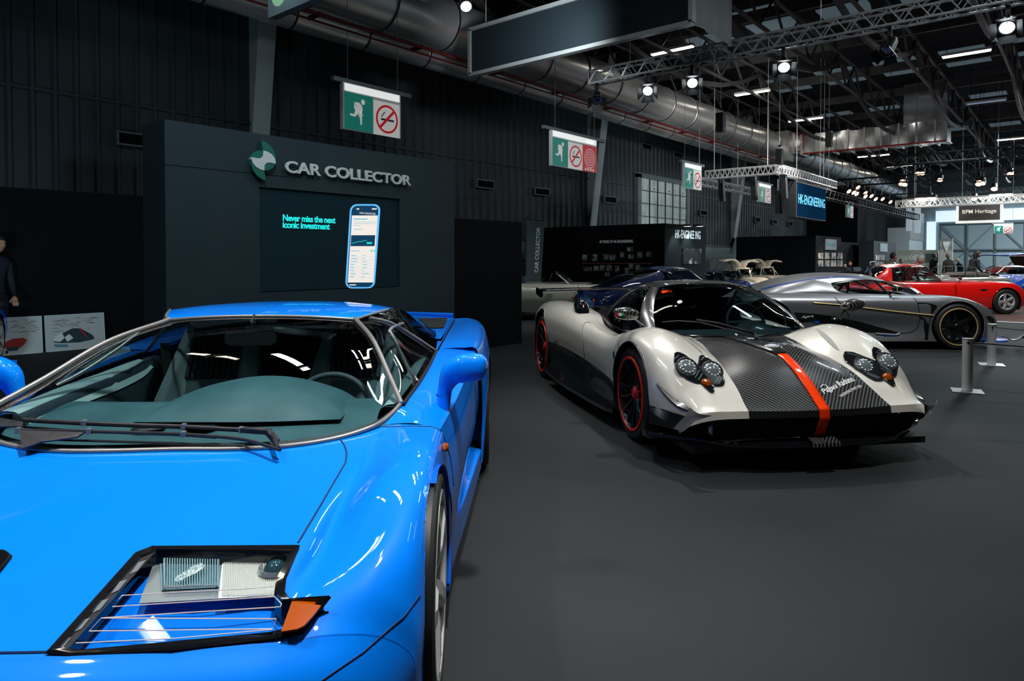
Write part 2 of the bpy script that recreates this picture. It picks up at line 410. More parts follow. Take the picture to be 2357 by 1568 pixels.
# dark louvred vents in the cladding
for i, (a, b, lab) in enumerate((((272, 305), (362, 340), 'wide dark vent above the left black wall'), ((1097, 414), (1135, 434), 'dark wall vent right of the slate stand wall'), ((1231, 433), (1262, 450), 'dark wall vent above the upright banner'),
        ((1391, 452), (1417, 468), 'dark wall vent left of the high window'), ((1477, 330), (1498, 346), 'small dark vent high above the window'), ((1550, 350), (1570, 364), 'small dark vent high right of the window'), ((1611, 484), (1626, 496), 'dark vent right of the high window'),
        ((1738, 500), (1748, 512), 'dark vent left of the blue screen'), ((1778, 506), (1787, 516), 'dark vent beneath the blue screen, left one'), ((1814, 511), (1823, 520), 'dark vent beneath the blue screen, right one'))):
    p, q = U(*a, 'y', WY-.1), U(*b, 'y', WY-.1)
    s = MB(); s.box((p.x, WY-.08, q.z), (q.x, WY-.12, p.z)); o = s.build('wall_vent', M['black_matte'], None, None)
    s = MB(); t = .03
    s.box((p.x-t, WY-.14, q.z-t), (q.x+t, WY-.08, q.z)); s.box((p.x-t, WY-.14, p.z), (q.x+t, WY-.08, p.z+t)); s.box((p.x-t, WY-.14, q.z), (p.x, WY-.08, p.z)); s.box((q.x, WY-.14, q.z), (q.x+t, WY-.08, p.z))
    s.build('vent_frame', M['steel_grey'], o, None)
    tag(o, lab, 'vent', 'wall vents')
# doors with lit glass slits behind the upright banner
dg_ = [U(x, 628, 'y', WY-.1).x for x in (1204, 1232, 1258, 1281, 1304)]
for i in range(4):
    xa, xb = dg_[i]+.03, dg_[i+1]-.03
    s = MB(); s.box((xa, WY-.12, 0), (xb, WY-.04, 1.24)); o = s.build('door_%d' % (i+3), mat('door_dark', (.02, .035, .045), .5) if i == 0 else bpy.data.materials['door_dark'], None, None); o['kind'] = 'structure'
    xx = xa + (xb-xa)*.35
    g = MB(); g.box((xx, WY-.14, .15), (xx+.32*(xb-xa), WY-.12, 1.12)); g.build('door_glass', M['sky_glow'], o, None)
s = MB(); s.box((dg_[0]-.3, WY-.16, 1.28), (dg_[4]+.2, WY-.04, 1.50)); struct('trim_4', s, mat('door_lintel', (.03, .14, .12), .6))
# leafy pot plant by the doors
t = thing('potted_plant', 'leafy yellow-green pot plant behind the pale roadster', 'plant', U(1229, 640, 'y', 11.8) * Vector((1, 1, 0)) if 0 else Vector((U(1229, 640, 'y', 11.8).x, 11.8, 0)))
s = MB(); s.lathe([(0, 0), (.16, 0), (.20, .38), (.17, .38), (.16, .34), (0, .34)], 20); s.build('pot', M['black'], t)
s = MB()
for k in range(9):
    a = k*2.4; r_ = .10 + .03*(k % 3); h_ = .60 + .06*(k % 4); c_, d_ = math.cos(a), math.sin(a)
    s.tube([(0, 0, .34), (c_*r_*.6, d_*r_*.6, h_*.85), (c_*r_*1.3, d_*r_*1.3, h_)], .006, 5)
    s.grid([[(c_*(r_*1.3+u*.2) - d_*w_*.07*math.sin(PI*min(1, u+.08)), d_*(r_*1.3+u*.2) + c_*w_*.07*math.sin(PI*min(1, u+.08)), h_ + .10*math.sin(u*2.4)) for w_ in (-1, 0, 1)] for u in np.linspace(0, 1, 7)])
s.build('foliage', mat('leaf', (.30, .40, .05), .5), t, 60)

# ---------------------------------------------------------------- roof structure: chords along X, purlins along Y
def lattice(p, q, h, n, r=.035, side=(0, 0, -1)):
    p, q, sd = Vector(p), Vector(q), Vector(side)*h; s = MB()
    s.tube([p, q], r*1.5, 6); s.tube([p+sd, q+sd], r*1.5, 6)
    for i in range(n):
        a = p.lerp(q, i/n); b = p.lerp(q, (i+.5)/n); c = p.lerp(q, (i+1)/n)
        s.tube([a, b+sd], r, 5, caps=False); s.tube([b+sd, c], r, 5, caps=False)
    return s
tl = ['roof truss nearest the long wall', 'second roof truss from the long wall', 'third roof truss from the long wall', 'fourth roof truss from the long wall', 'fifth roof truss from the long wall', 'sixth roof truss from the long wall']
for i, y in enumerate((10.9, 8.6, 6.0, 3.9, 1.75, -.5)):
    o = lattice((-4, y, 7.75), (XE-.3, y, 7.75), .9, 34).build('roof_truss', M['roof_steel'], None, 50)
    tag(o, 'dark steel %s' % tl[i], 'truss', 'roof trusses')
    # bowed lower tie in segments
    s = MB()
    for k in range(5):
        x0 = -1.5 + k*12.4
        pts = [(x0 + 12.4*t, y-.02, 6.3 + 1.25*(2*t-1)**2) for t in np.linspace(0, 1, 9)]
        for a, b in zip(pts[:-1], pts[1:]): s.bar(a, b, .09, .13)
    s.build('bowed_tie', M['roof_steel'], o, None)
pl = MB()
for i, x in enumerate(np.arange(2.5, XE, 4.05)):
    s = MB(); s.bar((x, -14, 7.95), (x, WY, 7.95), .12, .28)
    o = s.build('purlin', M['roof_steel'], None, None); tag(o, 'dark steel purlin crossing under the roof deck', 'beam', 'purlins under the roof')
# translucent roof panels, dull daylight
M['rooflight'] = mat('rooflight', (.12, .15, .17), .8, emit=(.20, .30, .36), es=.20)
k = 0
for x in (19.0, 27.0, 35, 43):
    o = thing('rooflight', 'band of dull grey skylight panels in the roof, %s' % ['nearest one', 'second one', 'third one', 'farthest one'][k], 'skylight', (x, 9.9, ZR), 0, 'skylights')
    for j in range(5):
        for q in range(2): s = MB(); s.box((q*1.3, -j*2.0, -.04), (q*1.3 + 1.0, -1.3 - j*2.0, -.002)); s.build('skylight_panel', M['rooflight'], o, None)
    k += 1

# linear lamps hung under the roof
def linear_lamp(c, L_, w_, lab, m, d=(0, 1, 0), power=0):
    c = Vector(c); d = Vector(d)
    s = MB(); s.bar(c - d*L_/2, c + d*L_/2, w_, .07); o = s.build('linear_lamp', M['white_plastic'], None, None)
    g = MB(); c2 = c - Vector((0, 0, .05)); g.bar(c2 - d*L_*.48, c2 + d*L_*.48, w_*.85, .03); g.build('diffuser', m, o, None)
    for t in (-.4, .4): s = MB(); s.tube([c + d*L_*t, c + d*L_*t + Vector((0, 0, ZR-c.z))], .008, 5); s.build('hanger', M['black'], o, None)
    tag(o, lab, 'lamp', 'linear lamps under the roof')
    return o
for px, py, z, L_, lab in ((1547, 113, 7.0, 1.25, 'bright linear lamp left of the long lighting truss'), (1731, 211, 7.0, 1.2, 'linear lamp below the long lighting truss'),
        (1854, 273, 7.0, 1.35, 'linear lamp above the foil duct'), (2224, 120, 7.0, 1.15, 'bright linear lamp at upper right, right of the black spotlight'), (2330, 318, 7.0, 1.2, 'linear lamp at the right edge below the foil duct top'),
        (2010, 357, 7.0, 1.6, 'small linear lamp right under the foil duct'), (2063, 381, 7.0, 1.8, 'faint linear lamp beyond the foil duct'), (2270, 232, 7.0, 1.2, 'bluish unlit linear lamp right of the foil duct riser')):
    p = U(px, py, 'z', z); linear_lamp(p, L_, .16, lab, M['lamp_on'] if 'unlit' not in lab else mat('lamp_off', (.45, .55, .65), .4, emit=(.4, .55, .8), es=.25))
for i, (x, y) in enumerate(((-3.5, 3), (1.5, 2.0), (1.5, 6.2), (6.5, -1.5), (-3, -3), (6.6, 4.4), (12.5, -3.2), (-6, 0))):
    linear_lamp((x, y, 7.0), 1.4, .16, 'linear lamp overhead, out in the hall', M['lamp_on'])

# ---------------------------------------------------------------- ventilation ducts
M['galv'] = noise_color(mat('galv', (.5, .5, .5), .30, .6), (.50, .52, .53), (.70, .70, .69), .8, stretch=(.4, 1, 1), bump=.04, bscale=2)
M['pipe_red'] = mat('pipe_red', (.16, .012, .010), .6)
def duct(y, z, r, x0, x1, pitch, lab, group=None):
    s = MB(); n = int((x1-x0)/pitch); prof = []
    for i in range(n):
        x = x0 + i*pitch; prof += [(r, x+.03), (r*1.003, x+pitch*.5), (r, x+pitch-.03), (r*1.035, x+pitch-.015), (r*1.035, x+pitch)]
    s.lathe(prof, 48, 'x', (0, y, z)); o = s.build('ventilation_duct', M['galv'], None, 30)
    for i in range(1, n+1):
        x = x0 + i*pitch; b = MB()
        b.lathe([(r*1.036, x-.022), (r*1.05, x-.018), (r*1.05, x+.018), (r*1.036, x+.022)], 48, 'x', (0, y, z))
        b.build('duct_clamp', M['black'], o, 30)
    for k in range(8): b = MB(); b.cyl((x0+4+k*7.2, y, z+r), (x0+4+k*7.2, y, ZR), .012, 6); b.build('duct_hanger', M['black'], o, None)
    tag(o, lab, 'duct'); return o
duct(10.5, 6.27, .53, -6, 58, 1.62, 'large round galvanised duct running the length of the hall')
duct(11.10, 5.75, .27, -6, 58, 1.62, 'smaller round duct tucked below the large duct')
s = MB(); s.tube([(-6, 10.28, 5.56), (31.5, 10.28, 5.56)], .035, 8); s.tube([(-6, 10.45, 5.50), (31.5, 10.45, 5.50)], .02, 6)
for x in np.arange(-5, 31, 2.4): s.box((x, 10.24, 5.53), (x+.05, 10.6, 5.60))
tag(s.build('sprinkler_pipe', M['pipe_red'], None, 40), 'thin dark red pipe following the round ducts', 'pipe')
# foil-wrapped box duct crossing from the round duct, then rising to the roof
M['foil'] = noise_color(mat('foil', (.7, .72, .74), .22, .75), (.55, .58, .62), (.82, .83, .84), 2.5, bump=.5, bscale=4)
X0 = 31.2
s = MB()
def crumple(p, a=.035): return (p[0] + a*math.sin(p[1]*5.1+p[2]*7), p[1], p[2] + a*math.sin(p[1]*6.7+p[0]*3))
def foil_box(a, b, nseg, ax):
    G = []
    (x0, y0, z0), (x1, y1, z1) = a, b
    for i in range(nseg+1):
        t = i/nseg; ring = []
        k = .02 if i % 4 == 0 else 0
        for cx, cz in ((0,0),(.5,0),(1,0),(1,.5),(1,1),(.5,1),(0,1),(0,.5)):
            if ax == 'y': p = (x0+(x1-x0)*cx, y0+(y1-y0)*t, z0+(z1-z0)*cz)
            else: p = (x0+(x1-x0)*cx, y0+(y1-y0)*cz, z0+(z1-z0)*t)
            ring.append(crumple((p[0], p[1], p[2]), .025+k))
        G.append(ring)
    s.grid(G, wrap=True); n = len(s.V); s.F.append(tuple(range(n-8, n))); s.mi.append(0)
pe = U(2180, 300, 'x', X0)
zt, zb = U(2150, 278, 'x', X0).z, U(2150, 325, 'x', X0).z
foil_box((X0, 10.3, zb), (X0+1.0, pe.y, zt), 44, 'y')
foil_box((X0, pe.y, zt-.1), (X0+1.0, pe.y+1.5, ZR-.03), 16, 'z')
o = s.build('foil_duct', M['foil'], None, 25); tag(o, 'crumpled foil-wrapped box duct crossing the hall then rising to the roof', 'duct')
for y in np.linspace(9.6, pe.y+.4, 9): g = MB(); g.box((X0-.05, y-.03, zb-.06), (X0+1.05, y+.03, zt+.05)); g.build('duct_strap', M['aluminium'], o, None)
g = MB(); g.tube([(X0-.08, 9.9, zt+.1), (X0-.08, 9.5, zt+.12), (X0-.08, 9.5, zb-.02), (X0-.08, pe.y, zb-.03), (X0+.8, pe.y-.05, zb-.03)], .035, 6); g.build('red_pipe', mat('pipe_bright_red', (.55, .04, .03), .4), o, 40)
s = MB(); s.box((X0-.9, 9.85, 5.55), (X0-.25, 11.2, 6.85)); s.box((X0-.25, 9.8, zb), (X0, 10.5, zt+.1)); s.cyl((X0-.1, 9.78, 6.1), (X0-.1, 9.6, 6.1), .12)
tag(s.build('duct_junction_box', M['galv'], None, None), 'galvanised junction box where the foil duct leaves the round duct', 'duct')

# ---------------------------------------------------------------- aluminium box trusses
def box_truss(p, q, a, n, name='lighting_truss', r=.022, m=None):
    p, q = Vector(p), Vector(q); d = (q-p).normalized(); up = Vector((0, 0, 1)); sd = d.cross(up).normalized()
    s = MB(); cs = [sd*a/2*i + up*a/2*j for i, j in ((-1,-1),(1,-1),(1,1),(-1,1))]
    for c in cs: s.tube([p+c, q+c], r, 8)
    for f in range(4):
        c0, c1 = cs[f], cs[(f+1) % 4]
        for i in range(n):
            A = p.lerp(q, i/n); B = p.lerp(q, (i+.5)/n); E_ = p.lerp(q, (i+1)/n)
            s.tube([A+c0, B+c1], r*.5, 6, caps=False); s.tube([B+c1, E_+c0], r*.5, 6, caps=False)
    for e in (p, q):
        for f in range(4): s.tube([e+cs[f], e+cs[(f+1) % 4]], r*.7, 6)
    return s
XT, ZT = 12.0, 5.05
o = box_truss((XT, 7.9, ZT), (XT, -2.0, ZT), .26, 26).build('lighting_truss', M['aluminium'], None, 40)
tag(o, 'long aluminium lighting truss running to the upper right corner', 'truss', 'aluminium lighting trusses')
def cable(p, z1=ZR, r=.008):
    g = MB(); g.tube([p, (p[0], p[1], z1)], r, 5); return g
for y in (7.0, 3.4): cable((XT, y, ZT+.13)).build('hanging_cable', M['aluminium'], o, None)
# stage spotlights
def spotlight(p, aim, lab, lit=True, sc=1.0, warm=False, barn=True, group='stage spotlights', hang=None):
    p = Vector(p); aim = (Vector(aim)-p).normalized()
    t = thing('spotlight', lab, 'spotlight', p, 0, group)
    q = aim.to_track_quat('-Z', 'Y').to_matrix().to_4x4()
    def lo(mb, name, m, mx=None, parent=t):
        o = mb.build(name, m, parent, 35); 
        if mx is not None: xform(o, mx)
        return o
    S = sc
    b = MB(); b.box((-.03*S, -.03*S, .12*S), (.03*S, .03*S, .30*S)); b.tube([(-.13*S, 0, -.02*S), (-.13*S, 0, .13*S), (.13*S, 0, .13*S), (.13*S, 0, -.02*S)], .012*S, 6)
    lo(b, 'yoke', M['black'])
    if hang: b = MB(); b.cyl((0, 0, .28*S), (0, 0, hang-p.z), .007, 5); lo(b, 'hanging_cable', M['black'])
    b = MB(); b.lathe([(0, .14*S), (.06*S, .14*S), (.085*S, .10*S), (.10*S, -.10*S), (.11*S, -.12*S), (.10*S, -.13*S), (.09*S, -.12*S)], 20); lo(b, 'lamp_housing', M['black'], q)
    b = MB(); b.lathe([(0, -.115*S), (.05*S, -.118*S), (.09*S, -.11*S)], 20); lo(b, 'lens', (M['lamp_warm'] if warm else M['lamp_cool']) if lit else M['chrome'], q)
    if barn:
        for k in range(4):
            b = MB(); b.add([(-.09*S, 0, 0), (.09*S, 0, 0), (.13*S, .0, -.13*S), (-.13*S, 0, -.13*S)], [(0,1,2,3)])
            o = b.build('barn_door', M['black'], t, None, .004)
            xform(o, q @ Matrix.Rotation(k*PI/2, 4, 'Z') @ Matrix.Translation((0, .11*S, -.125*S)) @ Matrix.Rotation(R(38), 4, 'X'))
    return t
for px, py, aim, lab, lit in ((1374, 215, (8, 5, 0), 'black barn-door spotlight at the near end of the long truss', False), (1492, 205, (6, 4, 0), 'lit barn-door spotlight second along the long truss', True),
        (1594, 175, (6, 3, 0), 'lit spotlight above the red and white car, third along the truss', True), (1804, 135, (7, 2, 0), 'lit spotlight under the middle of the long truss', True),
        (2048, 85, (9, 4, 0), 'dark barn-door spotlight on the right half of the truss', False), (2320, 30, (6, 1, 0), 'large lit spotlight in the upper right corner', True)):
    p = U(px, py, 'x', XT); p.z = ZT-.42; spotlight(p, aim, lab, lit, 1.0)
# short truss and lamps behind the black fascia
o = box_truss((7.6, 8.3, 5.62), (7.6, 4.4, 5.62), .24, 12).build('lighting_truss', M['aluminium'], None, 40)
tag(o, 'short lighting truss behind the black hanging fascia', 'truss', 'aluminium lighting trusses')
for y in (8.0, 4.8): cable((7.6, y, 5.7)).build('hanging_cable', M['aluminium'], o, None)
spotlight((7.7, 7.4, 5.25), (4, 3, 0), 'bright round spotlight above the black fascia', True, .9, barn=False, hang=ZR)
s = MB(); s.box((7.3, 6.6, 5.55), (7.9, 7.0, 5.62)); o = s.build('panel_lamp', M['black'], None, None)
g = MB(); g.box((7.33, 6.63, 5.53), (7.87, 6.97, 5.55)); g.build('lamp_face', M['lamp_cool'], o, None); tag(o, 'square panel lamp at the top edge above the black fascia', 'lamp')

# ---------------------------------------------------------------- suspended black fascia and pale hanging sign
zf = 5.0; a, b = U(1083, 172, 'z', zf), U(1584, 47, 'z', zf); xf = a.x
z1 = U(1087, 68, 'x', xf).z
t = thing('hanging_fascia', 'long black framed fascia hanging near the top centre', 'sign', (xf, a.y, zf))
s = MB(); L_ = a.y - b.y; H_ = z1 - zf
s.box((.0, -L_, .0), (.05, 0, H_)); s.build('fascia_panel', mat('fascia_dark', (.012, .019, .024), .6, spec=.2), t, None)
s = MB()
for (p, q) in (((-.04, -L_-.02, -.04), (.09, .02, .03)), ((-.04, -L_-.02, H_-.03), (.09, .02, H_+.04)), ((-.04, -.03, 0), (.09, .04, H_)), ((-.04, -L_-.04, 0), (.09, -L_+.03, H_))): s.box(p, q)
s.build('fascia_frame', mat('frame_grey', (.34, .36, .36), .45, .3), t, None)
# fabric return at its right end
G = []
for i in range(15):
    u = i/14; G.append([(.1 + 1.5*u, -L_ + .02*math.sin(u*22), zz) for zz in np.linspace(.0, H_, 6)])
s = MB(); s.grid(G); s.build('fascia_fabric', mat('grey_fabric', (.38, .40, .40), .8), t, 60)
for y in (-.4, -L_+.4): s = MB(); s.tube([(.02, y, H_), (.02, y, ZR-zf)], .01, 5); s.build('hanging_cable', M['aluminium'], t, None)
c0 = U(617, 42, 'x', 5.2)
t = thing('hanging_sign', 'pale grey hanging sign cut by the top edge, with green mark', 'sign', c0)
s = MB(); s.box((0, -2.2, .0), (.12, 0, 1.4)); s.build('sign_board', mat('pale_sign', (.22, .30, .34), .5), t, None)
s = MB(); s.lathe([(0, -.012), (.16, -.012), (.16, 0)], 32, 'x', (0, -.28, .26)); s.build('sign_mark', mat('mint', (.30, .60, .35), .5, emit=(.4, .8, .5), es=.25), t, None)

# ---------------------------------------------------------------- booth walls
YP = 6.63
def wall_thing(name, a, b, m, lab, cat='stand wall'):
    s = MB(); s.box(a, b); o = s.build(name, m, None, None); return tag(o, lab, cat)
xl, xr, zc = 2.83, 6.672, 2.61
t = thing('stand_wall', 'tall slate grey stand wall with raised lettering and recessed screen', 'stand wall', (xl, YP, 0))
W_ = xr - xl; sx0, sx1, sz0, sz1 = 3.785-xl, 5.70-xl, .945, 2.056
s = MB()
for a, b in (((0, 0, 0), (sx0, .5, zc)), ((sx1, 0, 0), (W_, .5, zc)), ((sx0, 0, 0), (sx1, .5, sz0)), ((sx0, 0, sz1), (sx1, .5, zc)), ((sx0, .06, sz0), (sx1, .5, sz1))): s.box(a, b)
s.build('wall_panel', M['booth_slate'], t, None)
s = MB(); s.box((0, -.003, sz1+.13), (1.3, .002, sz1+.134)); s.build('panel_joint', M['booth_black'], t, None)
sc = thing('led_screen', 'dark screen in the slate wall showing a phone and turquoise slogan', 'screen', (3.785, YP+.03, .945))
s = MB(); s.box((0.01, 0, .01), (sx1-sx0-.01, .03, sz1-sz0-.01)); s.build('screen_surface', mat('screen_dark', (.008, .022, .030), .5, emit=(.02, .12, .17), es=.03, spec=.2), sc, None)
cy = mat('screen_cyan', (.0, .5, .55), .5, emit=(.02, .75, .72), es=1.0)
s1 = U(651, 508, 'y', YP); s2 = U(651, 526, 'y', YP)
for tx, pp, q in (('Never miss the next', (651, 508), (773, 514)), ('iconic investment', (651, 524), (760, 529))):
    p = U(*pp, 'y', YP+.02); e = U(*q, 'y', YP+.02)
    o = text_mesh('slogan', tx, .098, cy, sc, (p.x-3.785, -.004, p.z-.945), (1, 0, 0), (0, 0, 1), .001, .0025, sx=1.0, spacing=.93)
    wd = max(v.co.x for v in o.data.vertices) - (p.x-3.785)
    k = (e.x - p.x)/wd
    o.data.transform(Matrix.Translation((p.x-3.785, 0, 0)) @ Matrix.Diagonal((k, 1, 1, 1)) @ Matrix.Translation((-(p.x-3.785), 0, 0)))
# phone image on the screen
ph = [U(x, y, 'y', YP+.02) for x, y in ((807, 470), (877, 470), (863, 664), (795, 664))]
ph = [Vector((p.x-3.785, 0, p.z-.945)) for p in ph]
def ph_pt(u, v, y=-.004):
    a = ph[0].lerp(ph[1], u); b = ph[3].lerp(ph[2], u); c = a.lerp(b, v); return (c.x, y, c.z)
def ph_round(u0, v0, u1, v1, ru, rv, y):
    P = []
    for cx, cy_, a0 in ((u1-ru, v0+rv, -90), (u1-ru, v1-rv, 0), (u0+ru, v1-rv, 90), (u0+ru, v0+rv, 180)):
        for k in range(7): a = R(a0 + 15*k); P.append(ph_pt(cx + ru*math.cos(a), cy_ + rv*math.sin(a), y))
    return P
em = lambda n, c, e: mat(n, tuple(q*.5 for q in c), .5, emit=c, es=e)
MP = em('phone_edge', (.12, .50, .95), 1.0); MW = em('phone_page', (.95, .86, .80), .85); MD = em('phone_dark', (.005, .06, .14), .6); MC = em('phone_ink', (.02, .50, .68), .8); MT = em('phone_teal', (.02, .7, .62), .9)
s = MB(); s.poly(ph_round(0, 0, 1, 1, .22, .08, -.004)); s.build('phone_outline', MP, sc, None)
s = MB(); s.poly(ph_round(.05, .018, .93, .985, .18, .065, -.006)); s.build('phone_body', MD, sc, None)
s = MB(); s.poly([ph_pt(u, v, -.008) for u, v in ((.07, .135), (.92, .135), (.93, .93), (.07, .93))]); s.build('phone_page', MW, sc, None)
s = MB(); s.poly([ph_pt(u, v, -.010) for u, v in ((.08, .37), (.88, .37), (.88, .5), (.08, .5))]); s.build('phone_chart', MD, sc, None)
s = MB()
def bar_(u0, u1, v, h=.007, y=-.011): s.poly([ph_pt(u, w_, y) for u, w_ in ((u0, v-h), (u1, v-h), (u1, v+h), (u0, v+h))])
bar_(.12, .58, .178, .005)
for v, e in ((.212, .88), (.232, .85), (.255, .35)): bar_(.12, e, v, .002)
bar_(.16, .44, .30, .003); bar_(.1, .4, .556, .003); 
for v in np.linspace(.612, .86, 8):
    bar_(.12, .12 + random.uniform(.12, .26), v, .0035); bar_(.5, .5 + random.uniform(.05, .3), v, .003); bar_(.12, .9, v+.015, .0008)
s.build('phone_lines', MC, sc, None)
s = MB(); s.poly([ph_pt(u, v, -.012) for u, v in ((.6, .452), (.78, .452), (.78, .475), (.6, .475))])
pts = [(.1 + .5*i/20, .463 - .03*i/20 + random.uniform(-.008, .008)) for i in range(21)]
for (a0, b0), (a1, b1) in zip(pts[:-1], pts[1:]): s.poly([ph_pt(a0, b0-.002, -.012), ph_pt(a1, b1-.002, -.012), ph_pt(a1, b1+.004, -.012), ph_pt(a0, b0+.004, -.012)])
for cu in (.78, .88): s.poly([ph_pt(cu+.03*math.cos(k*PI/6), .555+.013*math.sin(k*PI/6), -.012) for k in range(12)])
s.build('phone_graph', MT, sc, None)
s = MB(); s.poly([ph_pt(u, v, -.012) for u, v in ((.2, .05), (.28, .05), (.28, .065), (.2, .065))]); s.poly([ph_pt(u, v, -.012) for u, v in ((.7, .05), (.86, .05), (.86, .065), (.7, .065))]); s.poly([ph_pt(u, v, -.012) for u, v in ((.12, .953), (.34, .953), (.34, .965), (.12, .965))]); 
s.build('phone_icons', MW, sc, None)
p = ph_pt(.3, .115, -.012); text_mesh('phone_title', 'CAR COLLECTOR', .03, MW, sc, p, (1, 0, 0), (0, 0, 1), .0005)
# raised lettering
p = U(657, 393, 'y', YP-.04); e = U(946, 424, 'y', YP-.04); top = U(700, 368, 'y', YP-.04)
M['letter'] = mat('letter', (.85, .88, .87), .5)
o = text_mesh('lettering', 'CAR COLLECTOR', .30, M['letter'], None, (0, 0, 0), (1, 0, 0), (0, 0, 1), .012, .007)
vx = [v.co.x for v in o.data.vertices]; vz = [v.co.z for v in o.data.vertices]
k = (e.x-p.x)/(max(vx)-min(vx)); hz = U(661, 369, 'y', YP-.04).z - U(661, 396, 'y', YP-.04).z
o.data.transform(Matrix.Translation((p.x-k*min(vx), YP-.035, U(661, 396, 'y', YP-.04).z)) @ Matrix.Diagonal((k, 1, hz/(max(vz)-min(vz))*1.02, 1)))
tag(o, 'raised pale grey lettering reading CAR COLLECTOR on the slate wall', 'lettering')
# round two-blade emblem: green lens halves with white centre
ec = U(604, 370, 'y', YP-.03); rr = (U(604, 325, 'y', YP).z - U(604, 416, 'y', YP).z)/2
def circ(cx, cz, r, a0, a1, n=16): return [(cx + r*math.cos(R(a0+(a1-a0)*i/n)), cz + r*math.sin(R(a0+(a1-a0)*i/n))) for i in range(n+1)]
g = MB(); D = .05; r_ = rr*.68
up_ = [(-.10, .99), (.10, .95), (.38, .80), (.60, .52), (.68, .22), (.66, -.05), (.40, .03), (.12, .06), (-.02, .35), (.02, .55)]
lf = [(-.05, .50), (-.35, .45), (-.58, .25), (-.68, .06), (-.35, .08), (-.05, .18), (.02, .38)]
def pr(P, mi, dy=0, y0=0):
    g.prism([(ec.x + a*rr, YP-.005-dy, ec.z + b*rr) for a, b in P], (0, -D, 0), mi)
up_ = [(-.12, 1.0), (.12, .94), (.36, .80), (.56, .56), (.66, .28), (.66, .0), (.62, .16), (.45, .36), (.20, .47), (-.02, .50)]
pr(up_, 0); pr([(-a, -b) for a, b in up_], 0)
lf = [(-.02, .50), (-.30, .46), (-.52, .30), (-.64, .10), (-.40, .07), (-.18, .09), (-.04, .22)]
pr(lf, 0); pr([(-a, -b) for a, b in lf], 0)
ct = [(-.02, .50), (-.04, .22), (-.18, .09), (-.40, .07), (-.66, .10), (-.66, -.0), (-.62, -.16), (-.45, -.36), (-.20, -.47), (.02, -.50), (.04, -.22), (.18, -.09), (.40, -.07), (.66, -.10), (.66, 0), (.62, .16), (.45, .36), (.20, .47)]
cc = [(ec.x + a*rr*.995, YP-.06, ec.z + b*rr*.995) for a, b in ct]
g2 = MB(); n = len(cc); cen = (ec.x, YP-.06, ec.z)
g2.add([cen]+cc, [(0, i+1, (i+1) % n+1) for i in range(n)]); g2.add([(x, y+.055, z) for x, y, z in cc]+cc, [(i, (i+1) % n, (i+1) % n+n, i+n) for i in range(n)])
o = g.build('emblem', mat('emblem_green', (.02, .19, .14), .5), None, None); g2.build('emblem_centre', M['letter'], o, None)
tag(o, 'raised green and white leaf-shaped emblem left of the lettering', 'emblem')
# black stand walls left and right of it
wall_thing('stand_wall', (xr+.002, YP+.02, 0), (8.157, YP+.10, 1.862), M['booth_black'], 'low matt black partition right of the slate stand wall')
o = wall_thing('stand_wall', (2.62, 11.25, 0), (6.4, 11.35, 2.28), M['booth_black'], 'long black partition at left behind the sketches')
p = U(345, 560, 'y', 9.3); wall_thing('stand_wall', (p.x, 9.3, 0), (p.x+.9, 9.38, 1.62), M['booth_black'], 'narrow black return panel left of the slate stand wall')
# upright fabric banner
bx = U(1211, 507, 'y', 10.4); bx2 = U(1254, 507, 'y', 10.4); bz = bx.z
t = thing('fabric_banner', 'upright dark banner with vertical white lettering at the doors', 'banner', (bx.x, 10.4, 0))
s = MB(); wdt = bx2.x-bx.x; s.prism([(0, 0, .25), (wdt*.72, 0, .25), (wdt, 0, bz), (.03, 0, bz)], (0, .02, 0)); s.build('banner_cloth', mat('banner_cloth', (.03, .05, .065), .8), t, None)
s = MB(); s.tube([(-.02, .01, 0), (-.02, .01, bz+.02), (wdt, .01, bz+.02)], .015, 8); s.box((-.2, -.15, 0), (.25, .2, .03)); s.build('banner_pole', M['black'], t, 40)
o = text_mesh('banner_lettering', 'CAR COLLECTOR', .20, mat('banner_letter', (.5, .6, .65), .6), t, (0, 0, 0), (0, 0, 1), (-1, 0, 0), .001, .003)
vz = [v.co.z for v in o.data.vertices]; h0 = U(1230, 628, 'y', 10.4).z; h1 = U(1236, 524, 'y', 10.4).z
o.data.transform(Matrix.Translation((wdt*.62, -.006, h0)) @ Matrix(((1,0,.08,0),(0,1,0,0),(0,0,1,0),(0,0,0,1))) @ Matrix.Diagonal((1.05, 1, (h1-h0)/(max(vz)-min(vz)), 1)))

# ---------------------------------------------------------------- HK booths
def booth(cx, cy, yl, xr, z, lab):
    s = MB(); s.box((cx, cy, 0), (xr, yl, z)); return tag(s.build('exhibition_booth', M['booth_black'], None, None), lab, 'booth')
b1 = U(1530, 514, 'z', 2.2); b1l = U(1310, 530, 'z', 2.2); b1r = U(1624, 522, 'z', 2.2)
bo = booth(b1.x, b1.y, b1l.y, b1r.x, 2.2, 'black booth with photo timeline wall and spotlit white lettering')
def on_x(px, py, x): p = U(px, py, 'x', x); return p
WL = mat('white_lettering', (.75, .80, .82), .5, emit=(.8, .9, .95), es=.12)
